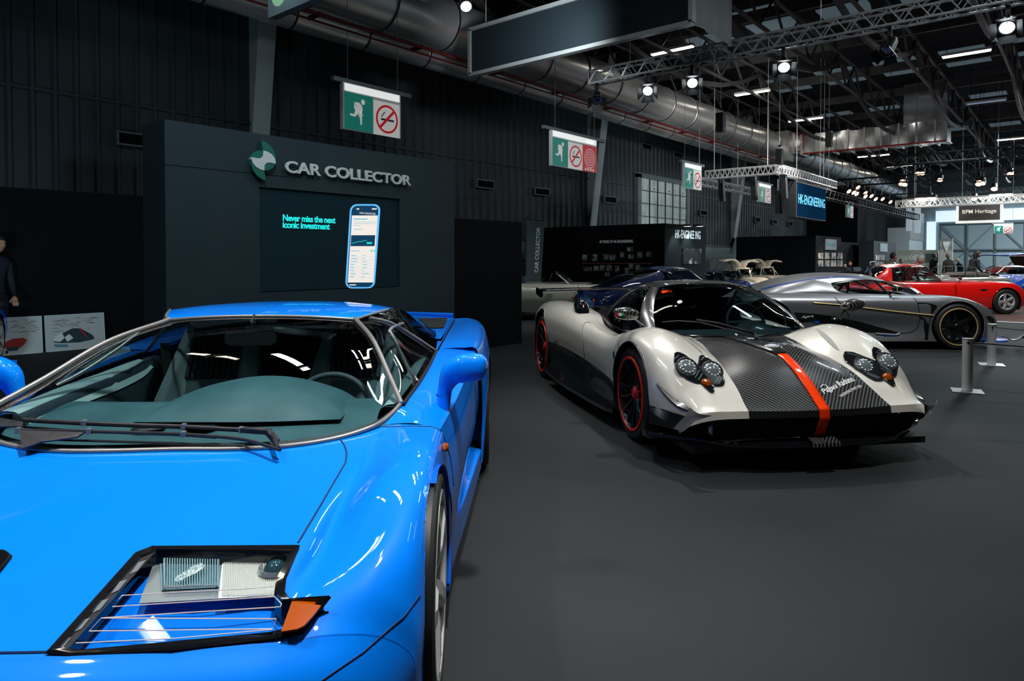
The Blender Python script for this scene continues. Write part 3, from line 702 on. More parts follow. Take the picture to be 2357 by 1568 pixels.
# text on side face (facing -X): runs towards -Y (picture right)
def fit_text(name, s_, m, parent, p0, p1, hgt, xdir, nrm, depth=.003, bold=.0, shear=0):
    p0, p1 = Vector(p0), Vector(p1)
    o = text_mesh(name, s_, 1, m, parent, (0, 0, 0), (1, 0, 0), (0, 1, 0), 0, bold, shear=shear)
    xs = [v.co.x for v in o.data.vertices]; ys = [v.co.y for v in o.data.vertices]
    L0 = (p1-p0).length; X = (p1-p0).normalized(); N_ = Vector(nrm).normalized(); Y = N_.cross(X)
    kx = L0/(max(xs)-min(xs)); ky = hgt/(max(ys)-min(ys))
    o.data.transform(Matrix.Diagonal((kx, ky, 1, 1)) @ Matrix.Translation((-min(xs), -min(ys), 0)))
    o.data.transform(Matrix(((X.x, Y.x, N_.x, p0.x + N_.x*depth), (X.y, Y.y, N_.y, p0.y + N_.y*depth), (X.z, Y.z, N_.z, p0.z + N_.z*depth), (0, 0, 0, 1))))
    return o
xa = b1.x
p0, p1 = U(1380, 560, 'x', xa), U(1457, 556, 'x', xa); p1.z = p0.z
fit_text('timeline_title', '40 YEARS OF HK-ENGINEERING', WL, bo, p0, p1, .075, None, (-1, 0, 0))
p0, p1 = U(1554, 548, 'y', b1.y), U(1612, 550, 'y', b1.y); p1.z = p0.z
fit_text('booth_lettering', 'HK-ENGINEE ING', WL, bo, p0, p1, .22, None, (0, -1, 0), bold=.01)
MPH = noise_color(mat('photo_print', (.4, .4, .4), .4), (.03, .03, .04), (.55, .52, .50), 9, stretch=(1, 1, 1), lo=.4, hi=.6)
k = 0
for (x0, y0, x1, y1) in ((1342, 587, 1351, 599), (1364, 586, 1375, 600), (1390, 586, 1401, 597), (1405, 587, 1416, 598), (1429, 581, 1436, 592), (1445, 570, 1456, 578), (1448, 586, 1458, 595), (1469, 581, 1478, 593), (1489, 581, 1499, 590),
        (1345, 615, 1353, 623), (1353, 616, 1362, 624), (1368, 613, 1379, 623), (1383, 611, 1392, 622), (1398, 611, 1408, 623), (1394, 627, 1403, 635), (1417, 613, 1425, 624), (1440, 617, 1449, 628), (1449, 608, 1458, 618), (1465, 610, 1473, 622), (1477, 617, 1485, 627)):
    p, q = U(x0, y0, 'x', xa), U(x1, y1, 'x', xa)
    s = MB(); s.box((xa-.02, p.y, q.z), (xa-.002, q.y, p.z)); o = s.build('framed_photo', MPH, bo, None)
    s = MB(); u = .012; y_a, y_b, z_a, z_b = max(p.y, q.y), min(p.y, q.y), min(p.z, q.z), max(p.z, q.z)
    s.box((xa-.025, y_a, z_a), (xa-.002, y_a+u, z_b)); s.box((xa-.025, y_b-u, z_a), (xa-.002, y_b, z_b)); s.box((xa-.025, y_b-u, z_b), (xa-.002, y_a+u, z_b+u)); s.box((xa-.025, y_b-u, z_a-u), (xa-.002, y_a+u, z_a))
    s.build('photo_frame', M['steel_grey'], o, None); k += 1
s = MB(); pa, pb = U(1341, 606, 'x', xa), U(1500, 602, 'x', xa)
for i in range(34): y = pa.y + (pb.y-pa.y)*i/33; s.box((xa-.01, y-.03, pa.z-.008), (xa-.002, y+.03, pa.z+.008))
s.build('timeline_dots', mat('timeline_red', (.45, .12, .10), .6), bo, None)
p, q = U(1569, 572, 'y', b1.y), U(1610, 607, 'y', b1.y)
s = MB(); s.box((p.x, b1.y-.05, q.z), (q.x, b1.y-.002, p.z)); s.build('wall_picture', noise_color(mat('dark_picture', (.2, .2, .2), .3), (.01, .012, .015), (.45, .42, .36), 5, lo=.5, hi=.75, detail=5), bo, None)
for i, (px, lab) in enumerate(((1582, 'left'), (1611, 'right'))):
    p = U(px, 519, 'y', b1.y-.35); t = thing('booth_lamp', '%s arm lamp lighting the white booth lettering' % lab, 'lamp', p, 0, 'arm lamps on the booth')
    s = MB(); s.lathe([(0, .03), (.12, .02), (.14, -.02), (.13, -.03)], 20); s.build('lamp_shade', M['black'], t)
    s = MB(); s.lathe([(0, -.02), (.125, -.022)], 20); s.build('lens', M['lamp_cool'], t)
    s = MB(); s.bar((0, 0, .02), (0, .37, .0), .03); s.build('lamp_arm', M['black'], t, None)
    spot('booth_lamp_light', p - Vector((0, 0, .05)), (p.x, b1.y+.3, .9), 60, (.75, 1, .95), 75, .05)
b2 = U(1878, 542, 'z', 2.2); b2l = U(1729, 548, 'z', 2.2); b2r = U(1940, 547, 'z', 2.2)
bo2 = booth(b2.x, b2.y, min(b2l.y, 12.9), b2r.x, 2.2, 'black booth with eight photo pairs under a pale notice')
p, q = U(1898, 550, 'y', b2.y), U(1923, 576, 'y', b2.y)
s = MB(); s.box((p.x, b2.y-.04, q.z), (q.x, b2.y-.002, p.z)); s.build('notice_panel', mat('notice', (.30, .36, .38), .5), bo2, None)
s = MB(); s.box((p.x+.25, b2.y-.05, (p.z+q.z)/2-.03), (q.x-.25, b2.y-.04, (p.z+q.z)/2+.05)); s.build('notice_text', mat('notice_text', (.10, .35, .45), .5), bo2, None)
for r_ in range(2):
    for c in range(8):
        px = 1882 + (c//2)*14.8 + (c % 2)*6.2; py = 582 + r_*17.5
        p, q = U(px, py, 'y', b2.y), U(px+5, py+14, 'y', b2.y)
        s = MB(); s.box((p.x, b2.y-.03, q.z), (q.x, b2.y-.002, p.z)); s.build('framed_photo', MPH if 0 else (noise_color(mat('photo_pale', (.5,.5,.5), .4), (.10, .12, .14), (.75, .62, .55), 4, lo=.4, hi=.6) if 'photo_pale' not in bpy.data.materials else bpy.data.materials['photo_pale']), bo2, None)
b3a = U(1941, 556, 'z', 2.2)
wall_thing('exhibition_booth', (b2r.x+.03, b2.y+1.4, 0), (b2r.x+9, b2.y+2.4, 2.15), M['booth_black'], 'farther plain black booth wall behind the photo-pair booth', 'booth')
p, q = U(2024, 560, 'y', 8.3), U(2041, 580, 'y', 8.3)
t = wall_thing('exhibition_booth', (p.x-1.2, 8.3, 0), (q.x+2.4, 9.0, U(2030, 556, 'y', 8.3).z), mat('booth_charcoal', (.03, .04, .05), .7), 'charcoal booth wall with small pale notice, far along the aisle', 'booth')
s = MB(); s.box((p.x, 8.26, q.z), (q.x, 8.298, p.z)); s.build('notice_panel', bpy.data.materials['notice'], t, None)
for r_ in range(2):
    for c in range(4):
        p, q = U(2014+c*5.2, 587+r_*16, 'y', 8.3), U(2018+c*5.2, 599+r_*16, 'y', 8.3)
        s = MB(); s.box((p.x, 8.27, q.z), (q.x, 8.298, p.z)); s.build('framed_photo', bpy.data.materials['photo_pale'], t, None)
# pale green stand far away with round logo
p, q = U(2052, 575, 'y', 6.6), U(2160, 577, 'y', 6.6); gx = 44.0
p, q = U(2066, 576, 'x', gx), U(2160, 577, 'x', gx)
t = thing('stand_wall', 'pale green stand wall with a round logo far away', 'stand wall', (gx, q.y, 0))
s = MB(); s.box((0, 0, 0), (.15, p.y-q.y, p.z)); s.build('wall_panel', mat('pale_green', (.55, .62, .54), .7), t, None)
c_ = U(2110, 593, 'x', gx); s = MB(); s.lathe([(0, -.03), (.36, -.03), (.36, 0)], 32, 'x', (0, c_.y-q.y, c_.z)); o = s.build('round_logo', M['white'], t, None)
s = MB(); s.lathe([(.24, -.04), (.26, -.04), (.26, -.03), (.24, -.03)], 32, 'x', (0, c_.y-q.y, c_.z), True); s.build('logo_ring', M['steel_grey'], o, None)
s = MB(); s.box((-.05, c_.y-q.y-1.05, c_.z-.25), (-.01, c_.y-q.y-.42, c_.z+.22)); s.build('green_notice', mat('green_notice', (.10, .20, .17), .6), t, None)
s = MB(); p3, q3 = U(2163, 550, 'x', 43), U(2192, 605, 'x', 43); s.box((0, q3.y, 0), (.2, p3.y, p3.z)); o = s.build('stand_wall', mat('stone_panel', (.42, .43, .40), .7), None, None); xform(o, Matrix.Translation((43, 0, 0))); tag(o, 'pale stone stand wall with a white arrowhead logo', 'stand wall')
s = MB(); a3 = U(2178, 566, 'x', 42.9); s.prism([(0, .16, .22), (0, .12, -.02), (0, 0, -.30), (0, -.12, -.02), (0, -.16, .22)], (.03, 0, 0)); g = s.build('arrowhead_logo', WL, o, None); xform(g, Matrix.Translation((42.93, a3.y, a3.z)))

# hanging blue screen with truss
ZH = 4.0; XH = 20.4
h0, h1, h2 = U(1790, 390, 'z', ZH), U(1638, 405, 'z', ZH), U(1922, 427, 'z', ZH)
o = box_truss((h0.x, h0.y, ZH), (h0.x, h1.y+.05, ZH), .24, 14).build('lighting_truss', M['aluminium'], None, 40); tag(o, 'aluminium truss arm left of the blue screen', 'truss', 'aluminium lighting trusses')
for y in (h0.y+.3, h1.y-.2): cable((h0.x, y, ZH+.12)).build('hanging_cable', M['aluminium'], o, None)
o = box_truss((h0.x+.15, h0.y, ZH), (h2.x, h0.y, ZH), .24, 22).build('lighting_truss', M['aluminium'], None, 40); tag(o, 'aluminium truss arm carrying the blue screen', 'truss', 'aluminium lighting trusses')
cable((h2.x-1.2, h0.y, ZH+.12)).build('hanging_cable', M['aluminium'], o, None)
o = box_truss((h0.x+.6, h0.y+3.2, ZH), (h2.x+1, h0.y+3.2, ZH), .24, 14).build('lighting_truss', M['aluminium'], None, 40); tag(o, 'aluminium truss arm partly hidden behind the blue screen', 'truss', 'aluminium lighting trusses')
for x in (h0.x+1.5, h2.x-1): cable((x, h0.y+3.2, ZH+.1)).build('hanging_cable', M['aluminium'], o, None)
ys = h0.y - .1
p, q, e = U(1834, 417, 'y', ys), U(1834, 500, 'y', ys), U(1900, 438, 'y', ys)
t = thing('hanging_screen', 'hanging dark blue screen with bright blue lettering', 'screen', (p.x, ys, q.z))
for x in (.3, e.x-p.x-.3): s = MB(); s.tube([(x, .1, p.z-q.z-.02), (x, .1, ZR-q.z)], .007, 5); s.build('hanging_cable', M['aluminium'], t, None)
s = MB(); s.box((-.12, -.02, 0), (e.x-p.x, .35, p.z-q.z)); s.build('screen_housing', M['black'], t, None)
s = MB(); s.box((0.0, -.03, .03), (e.x-p.x-.03, -.02, p.z-q.z-.03)); s.build('screen_surface', mat('screen_navy', (.002, .012, .035), .9, emit=(.006, .05, .12), es=.28, spec=0), t, None)
p0, p1 = U(1837, 468, 'y', ys-.03), U(1898, 480, 'y', ys-.03); p1.z = p0.z
o = fit_text('screen_lettering', 'HK-ENGINEERING', mat('screen_blue', (.1, .5, .8), .5, emit=(.10, .62, 1.0), es=1.1), t, (p0.x-p.x, -.035, p0.z-q.z), (p1.x-p.x, -.035, p0.z-q.z), .31, None, (0, -1, 0), bold=.008)
for (px, py, yy, lab) in ((1660, 435, h0.y+2.4, 'leaning black loudspeaker column below the left truss arm'), (1734, 430, h0.y+1.0, 'black loudspeaker column right of the hanging exit sign'), (1803, 425, h0.y, 'black loudspeaker column left of the blue screen'), (1790, 462, h0.y+.6, 'lowest black loudspeaker column beside the blue screen')):
    p = U(px, py, 'y', yy); t = thing('column_loudspeaker', lab, 'loudspeaker', p, 0, 'column loudspeakers')
    s = MB(); s.add([(-.09,-.08,.32),(.09,-.08,.32),(.09,.08,.32),(-.09,.08,.32),(-.02,-.10,-.42),(.16,-.10,-.42),(.16,.06,-.42),(-.02,.06,-.42)], [(0,1,2,3),(7,6,5,4),(0,4,5,1),(1,5,6,2),(2,6,7,3),(3,7,4,0)]); s.build('speaker_body', M['black'], t, None)
    s = MB(); s.tube([(0, 0, .32), (0, 0, ZH-.1-p.z)], .01, 5); s.build('hanging_cable', M['aluminium'], t, None)
for (px, py, x_, lab) in ((1659, 282, 17.5, 'small black box hanging before the round duct'), (1908, 322, 26, 'small black box hanging before the foil duct'), (1794, 360, 24, 'small black box hanging left of the junction box')):
    p = U(px, py, 'x', x_); t = thing('hoist_box', lab, 'hoist', p, 0, 'hanging hoist boxes')
    s = MB(); s.box((-.1, -.1, -.25), (.1, .1, .25)); s.lathe([(0,.4),(.07,.36),(0,.32)], 8); s.build('hoist_body', M['black'], t, None)
    s = MB(); s.tube([(0, 0, .25), (0, 0, ZR-p.z)], .007, 5); s.tube([(0, 0, -.25), (0, 0, -1.6)], .008, 5); s.build('hoist_cable', M['aluminium'], t, None)

# ---------------------------------------------------------------- hanging exit and no-smoking signs
MG = mat('sign_green', (.01, .20, .16), .4, emit=(.01, .30, .23), es=.22); MWh = mat('sign_white', (.7, .7, .68), .4, emit=(.75, .73, .70), es=.30)
MRd = mat('sign_red', (.5, .01, .02), .4, emit=(.6, .01, .02), es=.30); MLt = mat('sign_light', (.8, .8, .78), .4, emit=(.8, .82, .80), es=.75); MDk = mat('sign_ink', (.02, .05, .07), .5)
def runner(s, cx, cz, h, y):
    P = lambda a: [(cx + u*h, y, cz + v*h) for u, v in a]
    s.poly(P([(.16 + .075*math.cos(k*PI/6), .32 + .085*math.sin(k*PI/6)) for k in range(12)]))
    s.poly(P([(-.16, .27), (.02, .28), (.12, .20), (.15, .08), (.10, -.02), (-.03, -.06), (-.12, .06), (-.08, .2)]))
    s.poly(P([(-.16, .27), (-.17, .08), (-.11, .04), (-.10, .2)]))
    s.poly(P([(-.12, .06), (-.02, -.06), (-.14, -.17), (-.32, -.15), (-.32, -.09), (-.17, -.09)]))
    s.poly(P([(-.03, -.06), (.08, -.03), (.12, -.12), (.12, -.38), (.06, -.38), (.04, -.18)]))
    s.poly(P([(.10, .05), (.12, -.02), (.16, -.10), (.12, -.11), (.06, 0)]))
def nosmoke(t, x0, x1, z0, z1, y):
    cx, cz, r = (x0+x1)/2, (z0+z1)/2, min(x1-x0, z1-z0)*.42
    s = MB(); s.lathe([(r*.84, 0), (r, 0)], 36, 'y', (cx, y, cz)); d = r*.62
    w2 = r*.07; s.poly([(cx-d-w2, y-.001, cz-d+w2), (cx-d+w2, y-.001, cz-d-w2), (cx+d+w2, y-.001, cz+d-w2), (cx+d-w2, y-.001, cz+d+w2)]); s.build('prohibition_ring', MRd, t, None)
    s = MB(); s.poly([(cx-r*.55, y+.001, cz-r*.12), (cx+r*.62, y+.001, cz-r*.12), (cx+r*.62, y+.001, cz+r*.02), (cx-r*.55, y+.001, cz+r*.02)])
    s.poly([(cx-r*.55, y+.001, cz+r*.12), (cx-r*.45, y+.001, cz+r*.12), (cx-r*.15, y+.001, cz+r*.5), (cx-r*.25, y+.001, cz+r*.5)]); s.build('cigarette', MDk, t, None)
def exit_sign(x0, x1, yy, z0, z1, lab, panels=2, rz=0, bar_ext=.25):
    w_ = x1-x0; h = z1-z0; t = thing('exit_sign', lab, 'sign', (x0, yy, z0), rz, 'hanging exit signs')
    s = MB(); s.box((-.02, -.02, 0), (w_+.02, .06, h)); s.build('sign_box', M['white_plastic'], t, None)
    s = MB(); s.box((-.15*w_, .0, h), (w_*(1+bar_ext), .08, h+.07)); s.build('sign_rail', M['steel_grey'], t, None)
    s = MB(); s.box((.01, -.028, h*.83), (w_-.01, -.021, h*.985)); s.build('light_strip', MLt, t, None)
    pw = w_/panels
    s = MB(); s.box((.005, -.03, h*.02), (pw-.012, -.021, h*.80)); o = s.build('green_panel', MG, t, None)
    s = MB(); runner(s, pw*.48, h*.42, h*.72, -.033); s.build('running_figure', MLt if 0 else MWh, t, None)
    s = MB(); s.box((pw+.012, -.03, h*.0), (2*pw-.01, -.021, h*.76)); s.build('white_panel', MWh, t, None)
    nosmoke(t, pw, 2*pw, 0, h*.76, -.033)
    if panels == 3:
        s = MB(); s.box((2*pw+.01, -.03, 0), (3*pw, -.021, h*.78)); s.build('red_panel', MRd, t, None)
        s = MB(); cx, cz = 2.5*pw, h*.40
        for k in range(4): r0 = pw*(.06 + .10*k); s.lathe([(r0, 0), (r0+pw*.028, 0)], 28, 'y', (cx, -.033, cz))
        for k in range(4): s.poly([(2*pw+.06*k*pw*3+.15*pw, -.033, .02*h), (2*pw+.06*k*pw*3+.25*pw, -.033, .02*h), (2*pw+.06*k*pw*3+.25*pw, -.033, .1*h), (2*pw+.06*k*pw*3+.15*pw, -.033, .1*h)])
        s.build('hose_symbol', MWh, t, None)
        fit_text('sign_number', '1303', MLt, t, (2.25*pw, -.03, h*.86), (2.75*pw, -.03, h*.86), h*.08, None, (0, -1, 0))
    for x in (.1*w_, 1.0*w_): s = MB(); s.tube([(x, .04, h+.05), (x, .04, ZR-(z0 or EZ))], .006, 5); s.build('hanging_cable', M['steel_grey'], t, None)
    return t
YS = 9.0; EZ = U(2289, 538, 'x', 40).z
for (xa_, xb_, yt, yb_, pn, lab) in ((790, 918, 189, 297, 2, 'large hanging exit and no smoking sign above the slate wall'), (1270, 1371, 299, 381, 3, 'hanging exit sign with a third red hose panel'),
        (1575, 1613, 374, 432, 2, 'hanging exit sign right above the high window'), (1746, 1773, 421, 464, 2, 'hanging exit sign between the truss arms'), (1949, 1963, 466, 500, 2, 'small exit sign right of the blue screen')):
    p, q, e = U(xa_, yt, 'y', YS), U(xa_, yb_, 'y', YS), U(xb_, yt, 'y', YS); exit_sign(p.x, e.x, YS, q.z, p.z, lab, pn)
p, q, e = U(2289, 516, 'x', 40), U(2289, 538, 'x', 40), U(2331, 516, 'x', 40)
t = exit_sign(0, p.y-e.y, 0, 0, p.z-q.z, 'farthest exit sign, facing the camera at the far right', 2, 0, .05); t.location = (40, p.y, q.z); t.rotation_euler = (0, 0, R(-90))
# BPM Heritage hanging sign and bright trusses around it
p, q, e = U(2207, 471, 'x', 32), U(2207, 509, 'x', 32), U(2302, 509, 'x', 32)
t = thing('hanging_sign', 'brown hanging sign with white frame and pale lettering, far right', 'sign', (32, p.y, q.z)); h = p.z-q.z; w_ = p.y-e.y
s = MB(); s.box((0, -w_, 0), (.2, 0, h)); s.build('sign_board', mat('sign_brown', (.07, .068, .065), .6), t, None)
s = MB(); s.box((-.05, -w_-.1, -.09), (.3, .1, 0)); s.box((-.05, 0, 0), (.25, .08, h)); s.box((-.05, -w_-.08, 0), (.25, -w_, h)); s.build('sign_frame', MLt, t, None)
for y in (-.1, -w_+.1): q_ = MB(); q_.tube([(.1, y, h), (.1, y, ZR-q.z)], .007, 5); q_.build('hanging_cable', M['aluminium'], t, None)
fit_text('sign_lettering', 'BPM Heritage', mat('sign_cream', (.7, .66, .6), .5, emit=(.8, .75, .66), es=.55), t, (-.01, -.12, h*.36), (-.01, -w_+.12, h*.36), h*.30, None, (-1, 0, 0), bold=.01)
for i, (y0, y1, x_, z_, lab) in enumerate(((1.2, 5.6, 31.0, 0, 'front bright truss carrying the brown sign'), (-1.0, 6.5, 34.5, 0, 'middle bright truss beyond the brown sign'), (-2, 6.8, 38.5, 0, 'rear bright truss beyond the brown sign'))):
    zz = U(2250, 468, 'x', x_).z
    o = box_truss((x_, y1, zz+.1), (x_, y0-3, zz+.1), .3, 22, m=0).build('lighting_truss', mat('truss_glow', (.7, .7, .68), .4, .5, emit=(.9, .88, .8), es=.12) if i == 0 else bpy.data.materials['truss_glow'], None, 40); tag(o, lab, 'truss', 'aluminium lighting trusses')  # weak emission stands in for lamp light on the metal
    for yy in (y1-.4, y0-2): cable((x_, yy, zz+.2)).build('hanging_cable', M['aluminium'], o, None)
    for j, yy in enumerate((y1-.8, y1-3.2, y1-4.9)):
        s = MB(); s.box((x_-.25, yy-.35, zz+.28), (x_+.25, yy+.35, zz+.40)); o = s.build('panel_lamp', M['black'], None, None)
        g = MB(); g.box((x_-.28, yy-.33, zz+.24), (x_+.22, yy+.33, zz+.28)); g.build('lamp_face', M['lamp_on'], o, None)
        tag(o, 'bright panel lamp clamped to the trusses around the brown sign', 'lamp', 'panel lamps around the brown sign')
# dark trusses with warm spotlights, far right
for i, (x_, y0, y1, z_, lab) in enumerate(((26, 5.6, -3, 4.6, 'nearest black truss with warm spotlights'), (33, 8.6, -4, 4.7, 'middle black truss with warm spotlights'), (40, 8.6, -4, 4.5, 'farthest black truss with warm spotlights'))):
    o = box_truss((x_, y0, z_), (x_, y1, z_), .3, 26).build('lighting_truss', M['black'], None, 40); tag(o, lab, 'truss', 'black lighting trusses')
    for yy in (y0-.5, y1+1): cable((x_, yy, z_+.1)).build('hanging_cable', M['black'], o, None)
o = box_truss((27, 7.6, 3.75), (46, 7.6, 3.75), .3, 34).build('lighting_truss', M['black'], None, 40); tag(o, 'black truss hung with a row of warm spotlights right of the blue screen', 'truss', 'black lighting trusses')
for x in (29, 37, 45): cable((x, 7.6, 3.9)).build('hanging_cable', M['black'], o, None)
for px, py in ((1950, 437), (1961, 440), (1971, 428), (1968, 443), (1988, 441), (1988, 449), (2002, 448), (2012, 455), (2028, 455), (2046, 462)):
    p = U(px, py, 'y', 7.6); spotlight(p, (p.x-3, 3, 0), 'small warm spotlight in the row right of the blue screen', True, 1.1, True, False, 'row of warm spotlights', max(3.66, p.z+.4))
for px, py in ((2079, 412), (2076, 419), (2083, 420), (2164, 409), (2115, 394), (2123, 394), (2262, 417), (2255, 414), (2253, 419), (2326, 395), (2289, 430), (2140, 450), (2243, 453)):
    p = U(px, py, 'x', 33); spotlight(p, (p.x-4, p.y, 0), 'tiny warm spotlight under the far dark trusses', True, 1.2, True, False, 'warm spotlights far right', ZR)
# two pale vertical banners far away
for px, py0, py1, w_, lab in ((2086, 467, 532, 12, 'left tall pale grey banner near the far corner'), (2105, 478, 537, 14, 'right tall pale grey banner near the far corner')):
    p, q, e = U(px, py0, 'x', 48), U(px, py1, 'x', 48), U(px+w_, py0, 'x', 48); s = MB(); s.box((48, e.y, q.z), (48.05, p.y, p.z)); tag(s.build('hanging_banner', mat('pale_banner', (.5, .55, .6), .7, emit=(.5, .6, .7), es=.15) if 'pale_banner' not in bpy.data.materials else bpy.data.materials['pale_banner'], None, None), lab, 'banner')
    g = MB(); g.tube([(48.02, (e.y+p.y)/2, p.z-.02), (48.02, (e.y+p.y)/2, ZR)], .007, 5); g.build('hanging_cable', M['black'], bpy.data.objects['hanging_banner' if px == 2086 else 'hanging_banner.001'], None)
s = MB()
for i in range(22): s.box((52, 8.95, 2.6+i*.09), (57, 9.0, 2.65+i*.09))
tag(s.build('louvre_panel', M['aluminium'], None, None), 'slatted louvre beside the pale banners', 'louvre')

# ---------------------------------------------------------------- bollards and rope
for i, (px, py, ptop, lab) in enumerate(((2226, 904, 780, 'nearer steel barrier post on a square foot'), (2282, 843, 747, 'farther steel barrier post on a square foot'))):
    b = U(px, py-3, 'z', 0); h = U(px, ptop, 'y', b.y).z
    t = thing('barrier_post', lab, 'barrier post', b, R(12), 'barrier posts')
    s = MB(); s.lathe([(0, .008), (.042, .008), (.046, .012), (.046, h-.01), (.050, h-.008), (.050, h), (0, h+.002)], 32); s.build('post_tube', M['post_steel'], t, 35)
    s = MB(); s.box((-.13, -.13, 0), (.13, .13, .008)); s.build('foot_plate', M['aluminium'], t, None)
    s = MB(); s.cyl((-.045, 0, h-.04), (-.052, -.0, h-.04), .012, 12); s.cyl((0, -.045, h-.04), (0, -.053, h-.04), .012, 12); s.build('rope_socket', M['black'], t)
    e = b + Vector((1.8, -4.0, 0)) if i == 0 else b + Vector((2.2, -4.4, 0))
    e = U(2357+400, [790, 762][i]+22, 'z', h-.06)
    pts = [Vector((b.x, b.y-.05, h-.04)).lerp(Vector((e.x, e.y, h-.04)), k/20) + Vector((0, 0, -.03*math.sin(PI*k/20))) for k in range(21)]
    s = MB(); s.tube(pts, .007, 6); tag(s.build('barrier_rope', M['black'], None), 'black elastic rope from the %s barrier post' % ('nearer' if i == 0 else 'farther'), 'rope', 'barrier ropes')

# ---------------------------------------------------------------- framed car sketches leaning at the black wall
def sketch_board(px0, px1, pyb0, pyb1, pyt, lab, kind):
    a, b = U(px0, pyb0, 'z', 0), U(px1, pyb1, 'z', 0); h = U(px1, pyt, 'x', b.x).z if 0 else .50
    d = b - a; rz = math.atan2(d.y, d.x); w_ = d.length
    t = thing('sketch_board', lab, 'picture', a, rz, 'leaning sketch boards')
    tb = thing('x', None, None); bpy.data.objects.remove(tb)
    def bd(mb, name, m, sm=None): o = mb.build(name, m, t, sm); xform(o, Matrix.Rotation(R(-6), 4, 'X')); return o
    s = MB(); s.box((0, 0, 0), (w_, .03, h)); bd(s, 'board', mat('paper', (.55, .57, .58), .6) if 'paper' not in bpy.data.materials else bpy.data.materials['paper'])
    s = MB(); u = .012
    for A, B in (((-u, -.005, 0), (0, .035, h)), ((w_, -.005, 0), (w_+u, .035, h)), ((-u, -.005, h), (w_+u, .035, h+u)), ((-u, -.005, -.0), (w_+u, .035, u))): s.box(A, B)
    bd(s, 'frame', bpy.data.materials.get('frame_white') or mat('frame_white', (.62, .68, .74), .5))
    rnd = random.Random(kind)
    s = MB()
    for k in range(34):
        x, z = rnd.uniform(.05, w_-.1), rnd.uniform(h*.55, h*.92); l = rnd.uniform(.03, .12); q = rnd.uniform(-.03, .04)
        s.poly([(x, -.002, z), (x+l, -.002, z+q), (x+l*.9, -.002, z+q+.008), (x+.01, -.002, z+.006)])
    bd(s, 'pencil_marks', bpy.data.materials.get('pencil') or mat('pencil', (.22, .24, .26), .7))
    def P(a, y=-.003): return [(u_*w_, y, v*h) for u_, v in a]
    if kind == 1:
        s = MB(); s.poly(P([(.10, .30), (.16, .42), (.30, .52), (.45, .62), (.58, .60), (.72, .46), (.80, .36), (.82, .26), (.55, .20), (.25, .22), (.12, .26)])); bd(s, 'sketched_car', MDk)
        s = MB(); s.poly(P([(.10, .30), (.16, .44), (.26, .50), (.30, .36), (.22, .26)], -.004)); s.poly(P([(.30, .38), (.38, .46), (.45, .34), (.34, .24)], -.004)); bd(s, 'sketched_highlight', M['white'])
        s = MB(); s.poly(P([(.55, .60), (.58, .60), (.70, .34), (.67, .33)], -.005)); bd(s, 'sketched_stripe', M['red'])
        s = MB(); s.poly(P([(.10, .20), (.34, .17), (.36, .10), (.14, .12)])); bd(s, 'sketched_shadow', mat('sketch_teal', (.08, .25, .32), .7))
    else:
        s = MB(); s.poly(P([(.30, .34), (.48, .44), (.66, .45), (.74, .38), (.68, .26), (.60, .18), (.36, .18)])); bd(s, 'sketched_car', bpy.data.materials.get('sketch_red') or mat('sketch_red', (.40, .02, .02), .6))
        s = MB(); s.poly(P([(.34, .22), (.60, .22), (.56, .12), (.40, .12)], -.004)); bd(s, 'sketched_grille', MDk)
    return t
sketch_board(109, 241, 811, 799, 718, 'white framed sketch of a pale car with red stripe', 1)
sketch_board(-34, 97, 823, 812, 726, 'white framed sketch of a red car, half hidden at left', 2)

# ================================================================ CAR TOOLKIT
from mathutils.bvhtree import BVHTree
class Pose:
    """a car's frame: local x forward, y to its left, z up; vp = picture x the car's axis runs away to"""
    def __init__(s, vpx, c, d0, flip=False, ang=None):
        s.ang = ang if ang is not None else math.atan2(1, (vpx-CX)/F) + PI
        s.f = (math.cos(s.ang), math.sin(s.ang)); s.l = (-s.f[1], s.f[0]); s.d0 = d0
        s.r0 = (-c - s.l[1]*d0)/s.l[0] if ang is None else c
        o = rd(s.r0, s.d0); s.loc = o
        wx = rt[0]*s.f[0] + fw[0]*s.f[1]; wy = rt[1]*s.f[0] + fw[1]*s.f[1]; s.rz = math.atan2(wy, wx)
        s.M = Matrix.Translation(o) @ Matrix.Rotation(s.rz, 4, 'Z')
    def ray(s, px, py):
        a, f, u = ray(px, py)
        return Vector((-s.r0*s.f[0]-s.d0*s.f[1], -s.r0*s.l[0]-s.d0*s.l[1], HC)), Vector((a*s.f[0]+f*s.f[1], a*s.l[0]+f*s.l[1], u))
    def S(s, px, py, ax, v):
        o, d = s.ray(px, py); i = 'xyz'.index(ax); return o + d*((v-o[i])/d[i])
    def on(s, tree, px, py, off=.0):
        o, d = s.ray(px, py); h = tree.ray_cast(o, d.normalized())
        if h[0] is None: return None
        n = h[1] if h[1].dot(d) < 0 else -h[1]
        return h[0] + n*off
    def trace(s, tree, pts, off=.002, n=24):
        out = [s.on(tree, x, y, off) for x, y in arc_pts(pts, n)]
        return [p for p in out if p is not None]
def tree_of(obs):
    V, Fc = [], []
    for o in obs:
        n = len(V); V += [o.matrix_local @ v.co if 0 else v.co.copy() for v in o.data.vertices]; Fc += [[i+n for i in p.vertices] for p in o.data.polygons]
    return BVHTree.FromPolygons(V, Fc)
